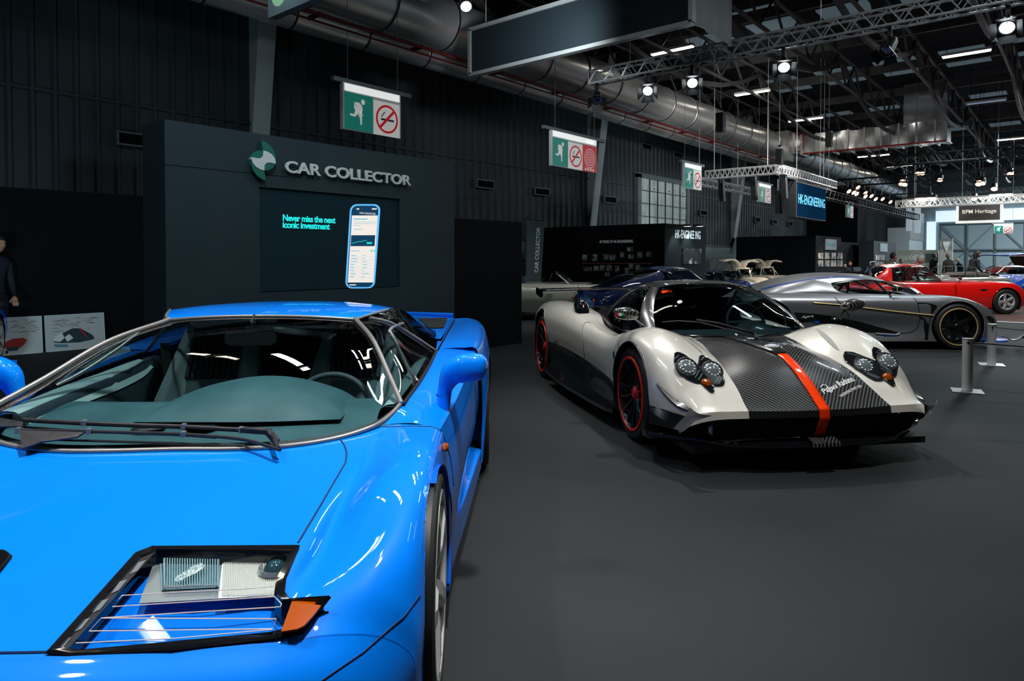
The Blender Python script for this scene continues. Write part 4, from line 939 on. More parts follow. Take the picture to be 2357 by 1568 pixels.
def shell(G, name, m, parent, arches=(), holes=(), mirror=True, keep=None, smooth=40, side=1, both=True, ymin=0):
    """grid surface; round arches cut in x-z, polygons cut in plan; optionally mirrored into the same mesh"""
    G = np.array(G, float); nr, nc = G.shape[:2]
    dead = np.zeros((nr, nc), bool)
    for cx, cz, r in arches:
        d = np.hypot(G[..., 0]-cx, G[..., 2]-cz); ins = (d < r) & (np.abs(G[..., 1]) > ymin)
        edge = np.zeros_like(ins)
        for di, dj in ((1,0),(-1,0),(0,1),(0,-1),(1,1),(-1,-1),(1,-1),(-1,1)):
            sh = np.roll(np.roll(~ins, di, 0), dj, 1)
            edge |= ins & sh
        k = r/np.maximum(d, 1e-6)
        for a, c0 in ((0, cx), (2, cz)):
            G[..., a] = np.where(edge, c0 + (G[..., a]-c0)*k, G[..., a])
        dead |= ins
    Fc = []
    for i in range(nr-1):
        for j in range(nc-1):
            if dead[i, j] and dead[i+1, j] and dead[i, j+1] and dead[i+1, j+1]: continue
            c = G[i:i+2, j:j+2].mean((0, 1))
            if any(inpoly(c[0], c[1], h) for h in holes): continue
            if keep is not None and not keep(i, j, c): continue
            Fc.append((i*nc+j, i*nc+j+1, (i+1)*nc+j+1, (i+1)*nc+j))
    s = MB(); s.add(G.reshape(-1, 3), Fc)
    if mirror: s.add(mirror_y(G).reshape(-1, 3), [f[::-1] for f in Fc])
    o = s.build(name, m, parent, None)
    bm = bmesh.new(); bm.from_mesh(o.data)
    bmesh.ops.delete(bm, geom=[v for v in bm.verts if not v.link_faces], context='VERTS')
    if mirror: bmesh.ops.remove_doubles(bm, verts=bm.verts, dist=1e-4)
    bm.to_mesh(o.data); bm.free(); shade(o.data, smooth); return o
def inpoly(x, y, P):
    c = False; n = len(P)
    for i in range(n):
        x0, y0 = P[i][:2]; x1, y1 = P[(i+1) % n][:2]
        if (y0 > y) != (y1 > y) and x < (x1-x0)*(y-y0)/(y1-y0) + x0: c = not c
    return c
def strip(name, pts, r, m, parent, n=8, mirror=False, closed=False):
    s = MB(); s.tube(pts, r, n, closed=closed)
    if mirror: s.tube([(p[0], -p[1], p[2]) for p in pts], r, n, closed=closed)
    return s.build(name, m, parent, 50)
def pair(f, name, m, parent, smooth=35):
    """build one part, then its mirror twin as a part of its own"""
    out = []
    for sg in (1, -1):
        s = MB(); f(s); 
        if sg < 0: s.V = [(x, -y, z) for x, y, z in s.V]; s.F = [q[::-1] for q in s.F]
        out.append(s.build(name, m, parent, smooth))
    return out
def wheel(parent, loc, Rt, Rr, w, spokes, style, mrim, side=1, ring=None, hubm=None, tyre=None, mcal=None, seg=48):
    """tyre, rim, spokes, hub, brake; outer face towards +y*side"""
    t = bpy.data.objects.new('wheel', None); C.objects.link(t); t.parent = parent; t.location = loc
    if side < 0: t.rotation_euler = (0, 0, PI)
    s = MB(); b = Rt - Rr
    prof = [(Rr-.01, -.012), (Rr+.012, 0), (Rr+b*.45, .006), (Rt-b*.28, .0), (Rt-.008, -.016), (Rt, -.032), (Rt, -.05), (Rt-.006, -.053), (Rt-.006, -.058), (Rt, -.061), (Rt, -w*.5), (Rt-.006, -w*.5-.004), (Rt-.006, -w*.5-.010), (Rt, -w*.5-.014), (Rt, -w+.04), (Rt-.01, -w+.015), (Rt-b*.4, -w), (Rr, -w+.01)]
    s.lathe(prof, seg, 'y'); 
    for k in range(seg):
        a = 2*PI*k/seg; q = Matrix.Rotation(a, 4, 'Y')
        for y0, y1 in ((-.02, -.048), (-w*.5-.02, -w*.75)):
            P = [q @ Vector((x, y, Rt+.0015)) for x, y in ((-.004, y0), (.004, y0), (.014, y1), (.006, y1))]; s.add(P, [(0,1,2,3)], 0)
    s.build('tyre', tyre or M['rubber'], t, 40)
    s = MB(); s.lathe([(Rr+.004, -.002), (Rr-.004, .006), (Rr-.014, .004), (Rr-.020, -.012), (Rr-.032, -.04), (Rr-.036, -w+.03), (Rr+.0, -w+.02)], seg, 'y'); s.build('rim', mrim, t, 40)
    if ring:
        s = MB(); s.lathe([(Rr+.007, .001), (Rr+.004, .0095), (Rr-.008, .0095), (Rr-.011, .003)], 64, 'y'); s.build('rim_ring', ring, t, 40)
    for k in range(spokes):
        a = 2*PI*k/spokes + .3
        if style == 'five':
            def sec(r, wd, y, th): return [(-wd, y-th, r), (-wd*.6, y, r), (wd*.6, y, r), (wd, y-th, r)]
            secs = [sec(.04, .030, -.012, .03), sec(Rr*.4, .034, .004, .03), sec(Rr*.75, .032, .008, .03), sec(Rr-.02, .045, .002, .03)]
        elif style == 'wide':
            def sec(r, wd, y, th): return [(-wd, y-th, r), (-wd*.5, y, r), (wd*.5, y, r), (wd, y-th, r)]
            secs = [sec(.03, .038, -.045, .03), sec(Rr*.45, .034, -.02, .035), sec(Rr*.8, .028, -.012, .03), sec(Rr-.018, .034, -.008, .03)]
        else:   # twin bent spokes
            secs = None
        s = MB()
        if secs:
            s.grid(secs); s.V += []; 
        else:
            for sg in (-1, 1):
                P = [(sg*.012, -.05, .045), (sg*.020, -.035, Rr*.35), (sg*.034, -.022, Rr*.62), (sg*.062, -.012, Rr-.02)]
                s.tube(crv(P, 9), [.013, .0135, .013, .012, .0115, .011, .0105, .011, .012], 7)
        o = s.build('spoke', mrim, t, 50); xform(o, Matrix.Rotation(a, 4, 'Y'))
    s = MB(); s.lathe([(0, -.018), (.030, -.018), (.036, -.026), (.052, -.034), (.06, -.06), (.06, -.09)], 20, 'y'); s.build('hub', hubm or mrim, t, 40)
    s = MB(); s.lathe([(.05, -.085), (Rr*.74, -.085), (Rr*.74, -.10), (.05, -.10)], 36, 'y'); s.build('brake_disc', M['steel_grey'], t, 40)
    s = MB(); P = []
    for i in range(9):
        a = R(20 + 8*i); P.append([( -math.cos(a)*r, y, math.sin(a)*r) for r, y in ((Rr*.45, -.06), (Rr*.82, -.06), (Rr*.82, -.12), (Rr*.45, -.12))])
    s.grid(P, wrap=True); s.build('brake_caliper', mcal or M['black'], t, 40)
    return t
def well(parent, cx, cz, r, y0, y1, m=None, x_clip=None):
    """dark wheel housing: partial drum from the lip inwards plus back wall"""
    for sg in (1, -1):
        s = MB(); G = []
        for k in range(25):
            a = R(-32 + 244*k/24); G.append([(cx + r*math.cos(a), sg*y, cz + r*math.sin(a)) for y in (y0, (y0+y1)/2, y1)])
        s.grid(G); P = [g[2] for g in G]; s.poly(P)
        s.build('wheel_housing', m or M['black'], parent, 40)
def lip(parent, cx, cz, r, G, m, dy=.0, a0=-12, a1=192, wd=.05, ys=None):
    pass

# ================================================================ BLUE SPORTS CAR (foreground)
D = Pose(1115, .99, 2.0)
car = thing('sports_car', 'bright blue wedge-shaped sports car filling the left foreground', 'car', D.loc, D.rz)
BL = M['blue_paint']
noise = None
clip = [
 [(-.212,0,.677),(-.208,.17,.677),(-.225,.34,.681),(-.275,.525,.698),(-.335,.62,.716),(-.345,.72,.722),(-.350,.834,.699),(-.36,.860,.60),(-.36,.879,.45),(-.36,.866,.27),(-.36,.855,.11)],
 [(-.06,0,.646),(-.06,.19,.646),(-.065,.37,.646),(-.08,.555,.660),(-.09,.63,.672),(-.06,.74,.708),(-.05,.825,.695),(-.05,.850,.62),(-.05,.862,.45),(-.05,.85,.27),(-.05,.84,.11)],
 [(.14,0,.607),(.14,.18,.607),(.14,.36,.604),(.14,.538,.613),(.13,.595,.602),(.13,.695,.665),(.14,.805,.665),(.14,.842,.60),(.14,.853,.45),(.14,.845,.27),(.14,.835,.11)],
 [(.32,0,.566),(.32,.18,.566),(.32,.35,.562),(.315,.520,.573),(.31,.575,.548),(.30,.67,.582),(.30,.765,.602),(.31,.822,.55),(.31,.843,.43),(.31,.84,.27),(.31,.83,.11)],
 [(.47,0,.527),(.47,.17,.527),(.465,.33,.522),(.46,.48,.520),(.46,.55,.508),(.45,.63,.520),(.43,.725,.525),(.41,.795,.48),(.39,.832,.40),(.385,.832,.27),(.385,.825,.11)],
 [(.62,0,.488),(.618,.14,.487),(.603,.335,.483),(.575,.50,.476),(.555,.575,.470),(.525,.65,.462),(.49,.73,.44),(.455,.785,.40),(.425,.822,.34),(.415,.822,.25),(.41,.815,.11)],
 [(.70,0,.43),(.698,.16,.43),(.68,.33,.425),(.65,.49,.415),(.62,.575,.405),(.585,.65,.395),(.55,.71,.37),(.51,.76,.34),(.47,.795,.29),(.45,.80,.22),(.44,.795,.10)],
 [(.76,0,.28),(.757,.17,.28),(.74,.34,.28),(.71,.50,.28),(.675,.585,.27),(.64,.65,.265),(.60,.71,.25),(.55,.75,.23),(.51,.78,.20),(.48,.785,.17),(.46,.78,.09)],
 [(.74,0,.12),(.737,.17,.12),(.72,.34,.12),(.69,.50,.12),(.655,.585,.12),(.62,.65,.115),(.58,.71,.11),(.54,.74,.10),(.50,.76,.095),(.475,.765,.09),(.455,.76,.07)]]
HL = [D.S(x, y, 'z', z) for x, y, z in ((350,1259,.575),(312,1274,.57),(112,1498,.495),(160,1506,.487),(400,1491,.487),(629,1466,.483),(695,1449,.485),(728,1411,.50),(757,1374,.53),(665,1381,.52),(650,1361,.53),(653,1331,.54),(686,1257,.578))]
HLp = [(p.x, p.y) for p in HL]
Gc = surf(clip, 181, 201, bu=(5,))
# split rows/cols into hood, fender, bumper
row_t = np.linspace(0, 8, 181); col_t = np.linspace(0, 10, 201)
def is_hood(i, j): return row_t[i] < 5 and col_t[j] < 3
AR = (.006, .312, .355)
hood = shell(Gc[:113], 'bonnet', BL, car, holes=[HLp], keep=lambda i, j, c: is_hood(i, j))
fen = shell(Gc, 'front_wing', BL, car, arches=[AR], ymin=.79, holes=[HLp], mirror=False, keep=lambda i, j, c: not is_hood(i, j) and row_t[i] < 5)
Gm = mirror_y(Gc)
def sh_m(G, *a, **k): 
    o = shell(G[:, ::-1], *a, **k); return o
fen2 = shell(Gm[:, ::-1], 'front_wing', BL, car, arches=[AR], ymin=.79, holes=[[(x, -y) for x, y in HLp]], mirror=False, keep=lambda i, j, c: not (row_t[i] < 5 and col_t[200-j-1] < 3) and row_t[i] < 5)
bump = shell(Gc[112:], 'front_bumper', BL, car, arches=[AR], ymin=.74)
well(car, .006, .312, .345, .846, .715)
# blue return of the rear half of the arch
for sg in (1, -1):
    G = []
    for k in range(19):
        a = R(75 + 130*k/18); G.append([(.0 + .351*math.cos(a), sg*y, .318 + .351*math.sin(a)) for y in (.852 + .022*max(0, -math.cos(a)), .79)])
    s = MB(); s.grid(G); s.build('arch_return', M['blue_deep'], car, 40)

# side: door, sill, rear wing
def side_net(tab): return [[tuple(p) for p in r] for r in tab]
door = [
 [(-.345,.64,.722),(-.350,.74,.724),(-.355,.834,.700),(-.36,.858,.60),(-.36,.878,.45),(-.36,.868,.27)],
 [(-.475,.69,.764),(-.50,.77,.742),(-.52,.850,.706),(-.52,.872,.60),(-.52,.886,.45),(-.52,.872,.25)],
 [(-.80,.718,.789),(-.80,.80,.768),(-.80,.879,.728),(-.80,.898,.60),(-.80,.902,.45),(-.80,.882,.25)],
 [(-1.15,.733,.808),(-1.15,.83,.792),(-1.15,.912,.765),(-1.15,.924,.62),(-1.15,.922,.45),(-1.15,.893,.25)],
 [(-1.5,.735,.822),(-1.5,.85,.812),(-1.5,.935,.795),(-1.5,.946,.64),(-1.5,.943,.45),(-1.5,.902,.25)],
 [(-1.86,.722,.832),(-1.86,.86,.826),(-1.86,.950,.815),(-1.86,.962,.66),(-1.86,.955,.45),(-1.86,.910,.25)]]
Gd = surf(door, 121, 81, bv=(2,))
Lo = [(p.x, p.z) for p in (D.S(1112.5, 967, 'x', -1.82), D.S(1082, 1043, 'x', -1.68), D.S(1106, 1047, 'x', -1.86))]
for sg in (1, -1):
    g = Gd if sg > 0 else mirror_y(Gd)[:, ::-1]
    o = shell(g, 'door', BL, car, mirror=False, keep=lambda i, j, c: not (c[0] < -1.60 - .26*(c[2]-.25)/.17 and c[2] < .42) )
    if sg > 0: doorL = o
rear = [
 [(-1.60,.742,.822),(-1.60,.87,.826),(-1.62,.948,.812),(-1.70,.972,.66),(-1.84,.978,.42),(-1.84,.972,.25),(-1.84,.968,.13)],
 [(-1.90,.748,.840),(-1.90,.88,.850),(-1.90,.972,.822),(-1.90,1.000,.66),(-1.90,1.000,.44),(-1.90,.99,.26),(-1.90,.98,.13)],
 [(-2.25,.755,.855),(-2.25,.89,.870),(-2.25,.985,.832),(-2.25,1.022,.67),(-2.25,1.026,.45),(-2.25,1.01,.27),(-2.25,1.00,.13)],
 [(-2.60,.765,.868),(-2.60,.89,.880),(-2.60,.985,.835),(-2.60,1.026,.66),(-2.60,1.030,.45),(-2.60,1.01,.28),(-2.60,1.00,.15)],
 [(-2.82,.775,.874),(-2.82,.88,.875),(-2.82,.965,.825),(-2.82,1.005,.66),(-2.82,1.01,.45),(-2.82,.99,.30),(-2.82,.98,.2)],
 [(-2.98,.74,.80),(-2.98,.84,.80),(-2.98,.92,.76),(-2.98,.95,.62),(-2.98,.95,.45),(-2.98,.93,.32),(-2.98,.92,.25)]]
Gr = surf(rear, 111, 91)
rearL = None
for sg in (1, -1):
    g = Gr if sg > 0 else mirror_y(Gr)[:, ::-1]
    o = shell(g, 'rear_wing', BL, car, arches=[(-2.245, .335, .362)], mirror=False, ymin=.9)
    if sg > 0: rearL = o
well(car, -2.245, .335, .360, .99, .62)
def sill(s):
    G = []
    for x, yi, yo, z in ((-.36,.866,.868,.30),(-.42,.866,.869,.27),(-.60,.868,.872,.262),(-1.1,.887,.915,.245),(-1.7,.903,.962,.225),(-1.85,.905,.974,.215)):
        G.append([(x, yi, z+.012), (x, yo-.006, z-.006), (x, yo, z-.018), (x, yo-.004, .10), (x, yo-.06, .085)])
    s.grid(surf(G, 40, 20, bv=(1, 3)))
pair(sill, 'sill', BL, car)
def scoop(s): s.add([(-1.55,.90,.25),(-1.55,.92,.46),(-1.95,.86,.46),(-1.95,.86,.22),(-1.95,.975,.46),(-1.95,.975,.22)], [(0,1,2,3),(2,4,5,3),(1,4,2)])
pair(scoop, 'side_intake', M['black_matte'], car)

# cabin frame points
WT = [(-1.0,0,1.046),(-1.008,.15,1.0435),(-1.022,.28,1.037),(-1.05,.405,1.026)]
WB = [(-.212,0,.677),(-.208,.17,.677),(-.222,.34,.681),(-.262,.49,.694),(-.322,.605,.718),(-.40,.655,.740),(-.46,.682,.765)]
WA = [(-1.05,.405,1.026)] + [tuple(D.S(x, y, 'x', xx)) for x, y, xx in ((856,785,-.82),(893,866,-.62))] + [(-.46,.682,.765)]
top = crv([(x, -y, z) for x, y, z in WT[::-1]][:-1] + WT, 40); bot = crv([(x, -y, z) for x, y, z in WB[::-1]][:-1] + WB, 60)
ra = crv(WA, 24); la = mirror_y(ra)
Gw = coons(top, bot, la, ra, 28, 60, (.03, 0, .045))
s = MB(); s.grid(Gw); ws = s.build('windscreen', M['windscreen'], car, 60)
wst = tree_of([ws])
# black ceramic border along the lower edge and dotted band
s = MB(); s.grid(Gw[26:, :] + np.array((-.004, 0, -.006))); s.build('windscreen_border', M['black'], ws, 60)
up = np.array((.004, 0, .006))
strip('windscreen_trim', bot + up*.5, .009, M['trim_grey'], car)
strip('windscreen_trim', top + up*.6, .006, M['trim_grey'], car)
strip('pillar_trim', ra + np.array((.002, .004, .006)), .010, M['trim_grey'], car); strip('pillar_trim', la + np.array((.002, -.004, .006)), .010, M['trim_grey'], car)
# roof
RL = [(-1.05,.408,1.028),(-1.12,.452,1.042),(-1.30,.515,1.055),(-1.50,.540,1.045),(-1.70,.573,1.003),(-1.88,.615,.935),(-2.03,.700,.868)]
RC = [(-1.0,0,1.048),(-1.12,0,1.062),(-1.30,0,1.076),(-1.50,0,1.080),(-1.72,0,1.070),(-1.95,0,1.040),(-2.2,0,.985)]
net = []
for a, b in zip(RC, RL):
    net.append([a, (a[0]+(b[0]-a[0])*.25, b[1]*.4, a[2]-.004), (a[0]+(b[0]-a[0])*.65, b[1]*.75, a[2]+(b[2]-a[2])*.42), b])
net[0] = [(-1.0,0,1.048),(-1.009,.16,1.0455),(-1.024,.29,1.039),(-1.05,.408,1.028)]
shell(surf(net, 50, 26), 'roof', BL, car)
# side glass: door window, division bars, rear quarter
BAR = [(-1.12,.455,1.030),(-1.30,.535,.985),(-1.42,.64,.90),(-1.50,.728,.826)]
SILL = [(-.46,.686,.768),(-.80,.716,.793),(-1.15,.731,.812),(-1.50,.735,.826)]
front = crv(WA, 20) + np.array((0, .004, 0))
def sideg(s): s.grid(coons(crv([WA[0], BAR[0]], 6), crv(SILL, 20), front, crv(BAR, 20), 20, 20, (0, .012, .006)))
sg = pair(sideg, 'side_window', M['side_glass'], car, 60)
def quart(s): s.grid(coons(crv(RL[1:], 20) + np.array((0, .003, -.002)), crv(BAR, 20), crv([RL[1], BAR[0]], 6), crv([RL[-1], (-1.9,.712,.838), BAR[-1]], 12), 14, 20, (0, .01, .004)))
pair(quart, 'quarter_window', M['smoke_glass'], car, 60)
for sgn in (1, -1):
    fl = lambda P: [(p[0], sgn*(p[1]+.006), p[2]) for p in P]
    strip('window_trim', fl(crv(BAR, 20)), .008, M['trim_grey'], car)
    strip('window_trim', fl(crv(SILL, 20)), .007, M['black'], car)
    strip('window_trim', fl(crv(RL[:3], 10)), .006, M['trim_grey'], car)
    q = [D.S(900, 760, 'x', -1.02), D.S(916, 795, 'x', -.98), D.S(940, 845, 'x', -.88), D.S(961, 880, 'x', -.80)]
    q = [D.S(896, 762, 'x', -1.08), D.S(916, 798, 'x', -1.0), D.S(940, 848, 'x', -.88), D.S(961, 879, 'x', -.80)]
    strip('window_divider', [(p.x, sgn*p.y, p.z) for p in crv(q, 14)] if 0 else [(p[0], sgn*p[1], p[2]) for p in crv(q, 14)], .008, M['trim_grey'], car)
    q2 = [D.S(896, 762, 'x', -1.08), D.S(905, 753, 'x', -1.14), D.S(928, 744, 'x', -1.36)]
    strip('window_divider', [(p[0], sgn*p[1], p[2]) for p in crv(q2, 8)], .007, M['trim_grey'], car)
# engine deck
s = MB(); G = []
for x, z, w_ in ((-1.95,.96,.38),(-2.10,.915,.54),(-2.35,.885,.66),(-2.75,.860,.70),(-2.95,.85,.72)):
    G.append([(x, y*w_, z - .02*y*y) for y in np.linspace(-1, 1, 9)])
s.grid(surf(G, 30, 30)); s.build('engine_cover', M['black'], car, 50)
s = MB()
for k in range(11):
    x = -2.12 - k*.072; z = np.interp(-x, [1.95, 2.1, 2.35, 2.75, 2.95], [.96, .915, .885, .86, .85])
    s.box((x, -.52, z-.01), (x-.05, .52, z+.012))
s.build('cover_louvre', M['black'], car, None)
def deckp(s): s.grid(surf([[(-1.88,.690,.846),(-1.90,.735,.838)],[(-2.10,.60,.868),(-2.10,.748,.850)],[(-2.4,.47,.893),(-2.4,.757,.862)],[(-2.8,.40,.900),(-2.8,.770,.874)],[(-2.96,.40,.895),(-2.96,.772,.872)]], 24, 6))
dk = pair(deckp, 'engine_deck', BL, car)
dkt = tree_of([dk[0]])
P = [D.on(dkt, x, y, .006) for x, y in ((962,735),(990,734),(1030,733),(1026,745),(1022,756),(1000,757),(985,756))]
P = [p for p in P if p is not None]
if len(P) > 3:
    for sg in (1, -1): s = MB(); s.poly([(p.x, sg*p.y, p.z) for p in P]); s.build('deck_vent', M['black'], car, None)
s = MB(); s.tube(crv([(-2.96,-.76,.885),(-2.98,-.4,.895),(-2.98,0,.898),(-2.98,.4,.895),(-2.96,.76,.885)], 20), .018, 8); s.build('deck_edge', BL, car)
s = MB(); s.box((-3.0,-.92,.25), (-2.9,.92,.80)); s.build('rear_panel', M['black'], car, None)
s = MB(); s.box((-2.9,-.80,.10), (.55,.80,.14)); s.build('underbody', M['black'], car, None)

# shut lines, drawn on the real surface
tr = tree_of([fen, hood, bump, doorL, rearL])
def gap(pts, r=.0022, off=.0006, n=40, name='shut_line', m=None):
    P = D.trace(tr, pts, off, n)
    if len(P) > 2: strip(name, P, r, m or M['black_matte'], car, 6)
MGAP = mat('gap_blue', (.0, .02, .10), .6)
gap([(784,1014),(791,1022),(797,1036),(798,1050),(795,1066),(740,1160),(686,1250)], .0028, m=MGAP)
gap([(866,983),(900,983),(950,982),(995,983),(1008,988),(1016,994),(1022,1008),(1026,1021),(1031,1036),(1036,1052),(1041,1087),(1044,1120)], .0020, n=60, m=MGAP)
gap([(0,1504),(60,1503),(120,1502)], .003, m=MGAP)
gap([(967,1370),(931,1419),(900,1445),(836,1502),(741,1567)], .0018, m=MGAP)
gap([(1093,880),(1095,940),(1095,1000)], .0018, m=MGAP)
gap([(1046,738),(1025,775),(1007,808)], .005)
# side marker
p = D.on(tr, 1019, 1031, .006)
if p is None: p = Vector((-.3, .86, .64))
s = MB(); s.tube([(p.x-.020, p.y, p.z+.004), (p.x-.012, p.y+.003, p.z+.002), (p.x+.012, p.y+.003, p.z), (p.x+.020, p.y, p.z-.004)], [.003, .012, .012, .003], 10); s.build('side_marker', M['lens_amber'], car)
# shoulder intake
rt2 = tree_of([rearL]); tri = [D.on(rt2, x, y, .004) for x, y in ((1037,794),(1060,799),(1080,805),(1062,808),(1048,810))]
if all(tri): s = MB(); s.poly(tri); s.build('shoulder_intake', M['black_matte'], car, None)

# headlamps (mirrored pair)
def lamp_side(sg):
    L = bpy.data.objects.new('headlamp', None); C.objects.link(L); L.parent = car
    def q(p): return (p[0], sg*p[1], p[2])
    base = Vector((.46, .37, .525))
    n = Vector((.26, 0, 1)).normalized()
    loop = [tuple(p + n*.001) for p in HL]
    cen = Vector((.45, .38, .528))
    def off(P, t): return [tuple(Vector(a).lerp(cen, t)) for a in P]
    fl = (lambda Fc: Fc) if sg > 0 else (lambda Fc: [f[::-1] for f in Fc])
    inner = []
    for a in loop:
        v = Vector(a); d = (cen - v); d = d.normalized()*min(.018, d.length*.2); inner.append(tuple(v + d))
    N_ = len(loop)
    outer = []
    for a in loop: v = Vector(a); d = (v - cen).normalized()*.006; outer.append(tuple(v + d + Vector((0, 0, -.002))))
    s = MB(); V = [q(a) for a in outer] + [q((a[0], a[1], a[2]+.002)) for a in loop] + [q(a) for a in inner] + [q((a[0], a[1], a[2]-.10)) for a in inner]
    Fc = []
    for r in range(3):
        for i in range(N_): Fc.append((r*N_+i, r*N_+(i+1) % N_, (r+1)*N_+(i+1) % N_, (r+1)*N_+i))
    s.add(V, fl(Fc)); s.build('lamp_frame', M['black_gloss'], L, 30)
    # body-coloured floor of the recess
    s = MB(); F0 = [q((a[0], a[1], a[2]-.062)) for a in inner]; s.add(F0, [tuple(range(N_))]); s.build('recess_floor', M['blue_deep'] if 0 else BL, L, None)
    def P(px, py, dz):   # a point on the lamp plane seen at a pixel, lowered by dz
        o, d = D.ray(px, py); pl = cen + Vector((0, 0, -dz)); t = (pl-o).dot(n)/d.dot(n); v = o + d*t; return q(v)
    def poly(name, pts, dz, m, prism=0):
        s = MB(); s.poly([P(x, y, dz) for x, y in pts]) if not prism else s.prism([P(x, y, dz) for x, y in pts], (0, 0, -prism)); return s.build(name, m, L, None)
    poly('louvre', [(345,1262),(362,1266),(160,1490),(125,1499),(118,1497)], -.004, M['plastic_black'])
    for k in range(5):
        u = .1 + .2*k; x0, y0 = 350-215*u, 1270+222*u
        poly('louvre_slat', [(x0-10, y0+2), (x0+8, y0-3), (x0-12, y0+22), (x0-30, y0+30)], -.006, M['steel_grey'])
    sil = M['reflector'] if 'reflector' in M else M.setdefault('reflector', mat('reflector', (.62, .66, .68), .25, .7))
    poly('reflector_tray', [(364,1268),(677,1266),(645,1371),(498,1379),(320,1389)], .030, sil)
    poly('bowl', [(366,1277),(512,1276),(506,1352),(371,1359)], .027, mat('bowl_dark', (.25, .42, .48), .2, .2) if 'bowl_dark' not in bpy.data.materials else bpy.data.materials['bowl_dark'])
    s = MB(); c0 = P(437, 1322, .02); 
    rim = [P(x, y, .016) for x, y in ((376,1280),(504,1279),(500,1346),(380,1352))]; s.tube(rim, .004, 6, closed=True); s.build('bowl_rim', sil, L)
    s = MB()
    for k in range(22):
        x = 378 + k*5.8; s.poly([P(x, 1284, .012), P(x+2.6, 1284, .012), P(x+2.0, 1348, .012), P(x-.6, 1348, .012)])
    s.build('lens_rib', bpy.data.materials.get('lens_rib') or mat('lens_rib', (.35, .55, .6), .08, .2, 1.0), L, None)
    poly('painted_bulb_glow', [(400,1338),(408,1326),(425,1316),(446,1302),(462,1296),(474,1302),(462,1312),(448,1322),(430,1328),(412,1340)], .011, bpy.data.materials.get('bulb_glow_paint') or noise_color(mat('bulb_glow_paint', (.85, .88, .85), .2, .1, 1.0), (.25, .42, .48), (.95, .95, .90), 160, lo=.42, hi=.6))  # pale speckled patch paints a glow into the bowl; nothing is lit
    s = MB()
    for k in range(30):
        x = 516 + k*4.15; s.poly([P(x, 1276, .020), P(x+2.2, 1276, .020), P(x-2.8, 1370, .020), P(x-5, 1370, .020)])
    s.build('ribbed_reflector', bpy.data.materials.get('ribs') or mat('ribs', (.78, .76, .66), .2, .3), L, None)
    poly('ribbed_back', [(514,1272),(676,1270),(645,1372),(502,1378)], .024, M['white'])
    c = Vector(P(634, 1306, .02)); s = MB(); s.lathe([(0,.018),(.012,.016),(.022,.009),(.028,0),(.030,-.01)], 24, 'z'); s.V = [(x+c.x, y+c.y, z+c.z) for x, y, z in s.V]; s.build('projector_lens', bpy.data.materials.get('proj') or mat('proj', (.02, .06, .08), .05, 0, 1.0), L)
    s = MB(); s.lathe([(.030,0),(.040,.004),(.043,-.006),(.036,-.012)], 24, 'z'); s.V = [(x+c.x, y+c.y, z+c.z) for x, y, z in s.V]; s.build('projector_ring', sil, L)
    poly('indicator', [(672,1384),(748,1383),(720,1418),(700,1440),(684,1448),(647,1454)], .002, M['lens_amber'], .004)
    MF = bpy.data.materials.get('lamp_line') or mat('lamp_line', (.70, .62, .60), .4)
    def line(name, pts, closed=False): s = MB(); s.tube([P(x, y, .004) for x, y in pts], .0012, 5, closed=closed); s.build(name, MF, L)
    line('cover_line', [(281,1371),(400,1364),(560,1356),(630,1350)]); line('cover_line', [(281,1371),(259,1397),(632,1374),(640,1382),(648,1391),(645,1397),(636,1398),(420,1411),(233,1423),(205,1453),(627,1448),(636,1425),(233,1423)])
    line('cover_line', [(164,1481),(400,1470),(628,1449)])
    s = MB(); s.poly([P(x, y, .0045) for x, y in ((366,1267),(678,1265),(650,1345),(647,1362),(662,1384),(644,1454),(160,1488))]); s.build('lamp_cover', M['clear_glass'], L, None)
for sg in (1, -1): lamp_side(sg)

# mirrors
def mirror_housing(s):
    B = [D.S(1020,945,'x',-.60), D.S(1022,915,'x',-.60), D.S(1026,890,'x',-.60), D.S(1040,862,'x',-.60), D.S(1062,849,'x',-.595), D.S(1090,845,'x',-.59), D.S(1112,845,'x',-.59), D.S(1122,846,'x',-.59)]
    rz = [.026,.027,.030,.046,.055,.054,.046,.016]; ry = [.026,.027,.032,.045,.05,.05,.042,.012]
    P = crv([list(b)+[a, c] for b, a, c in zip(B, rz, ry)], 40)
    n = 20; G = []
    for i in range(40):
        p = P[i, :3]; t = P[min(i+1, 39), :3] - P[max(i-1, 0), :3]; t /= np.linalg.norm(t)
        up = np.cross((1, 0, 0), t); up /= np.linalg.norm(up); fx = np.cross(t, up)
        a, c = P[i, 3], P[i, 4]
        G.append([p + up*a*math.copysign(abs(math.cos(k))**.75, math.cos(k)) + fx*c*math.copysign(abs(math.sin(k))**.75, math.sin(k)) for k in np.linspace(0, 2*PI, n, endpoint=False)])
    s.grid(G, wrap=True); s.poly([tuple(v) for v in G[-1]]); s.poly([tuple(v) for v in G[0][::-1]])
mh = pair(mirror_housing, 'door_mirror', BL, car, 50)
for o, sg in zip(mh, (1, -1)):
    a = D.S(1020, 909, 'x', -.60); s = MB(); s.lathe([(.0275, -.002), (.0275, .002)], 20); s.V = [(x+a.x, sg*(y+a.y), z+a.z) for x, y, z in s.V]; s.build('mirror_joint', MGAP, o)
    s = MB(); a = D.S(1020, 946, 'x', -.60); s.lathe([(0, .006), (.030, .006), (.031, 0), (.028, -.02)], 20); s.V = [(x+a.x, sg*(y+a.y), z+a.z) for x, y, z in s.V]; s.build('mirror_foot', M['trim_grey'], o)
    s = MB(); b = D.S(1078, 846, 'x', -.66); s.add([(b.x, sg*(b.y+dy), b.z+dz) for dy, dz in ((-.055,-.04),(.05,-.04),(.05,.04),(-.055,.04))], [(0,1,2,3)]); s.build('mirror_glass', M['chrome'], o, None)

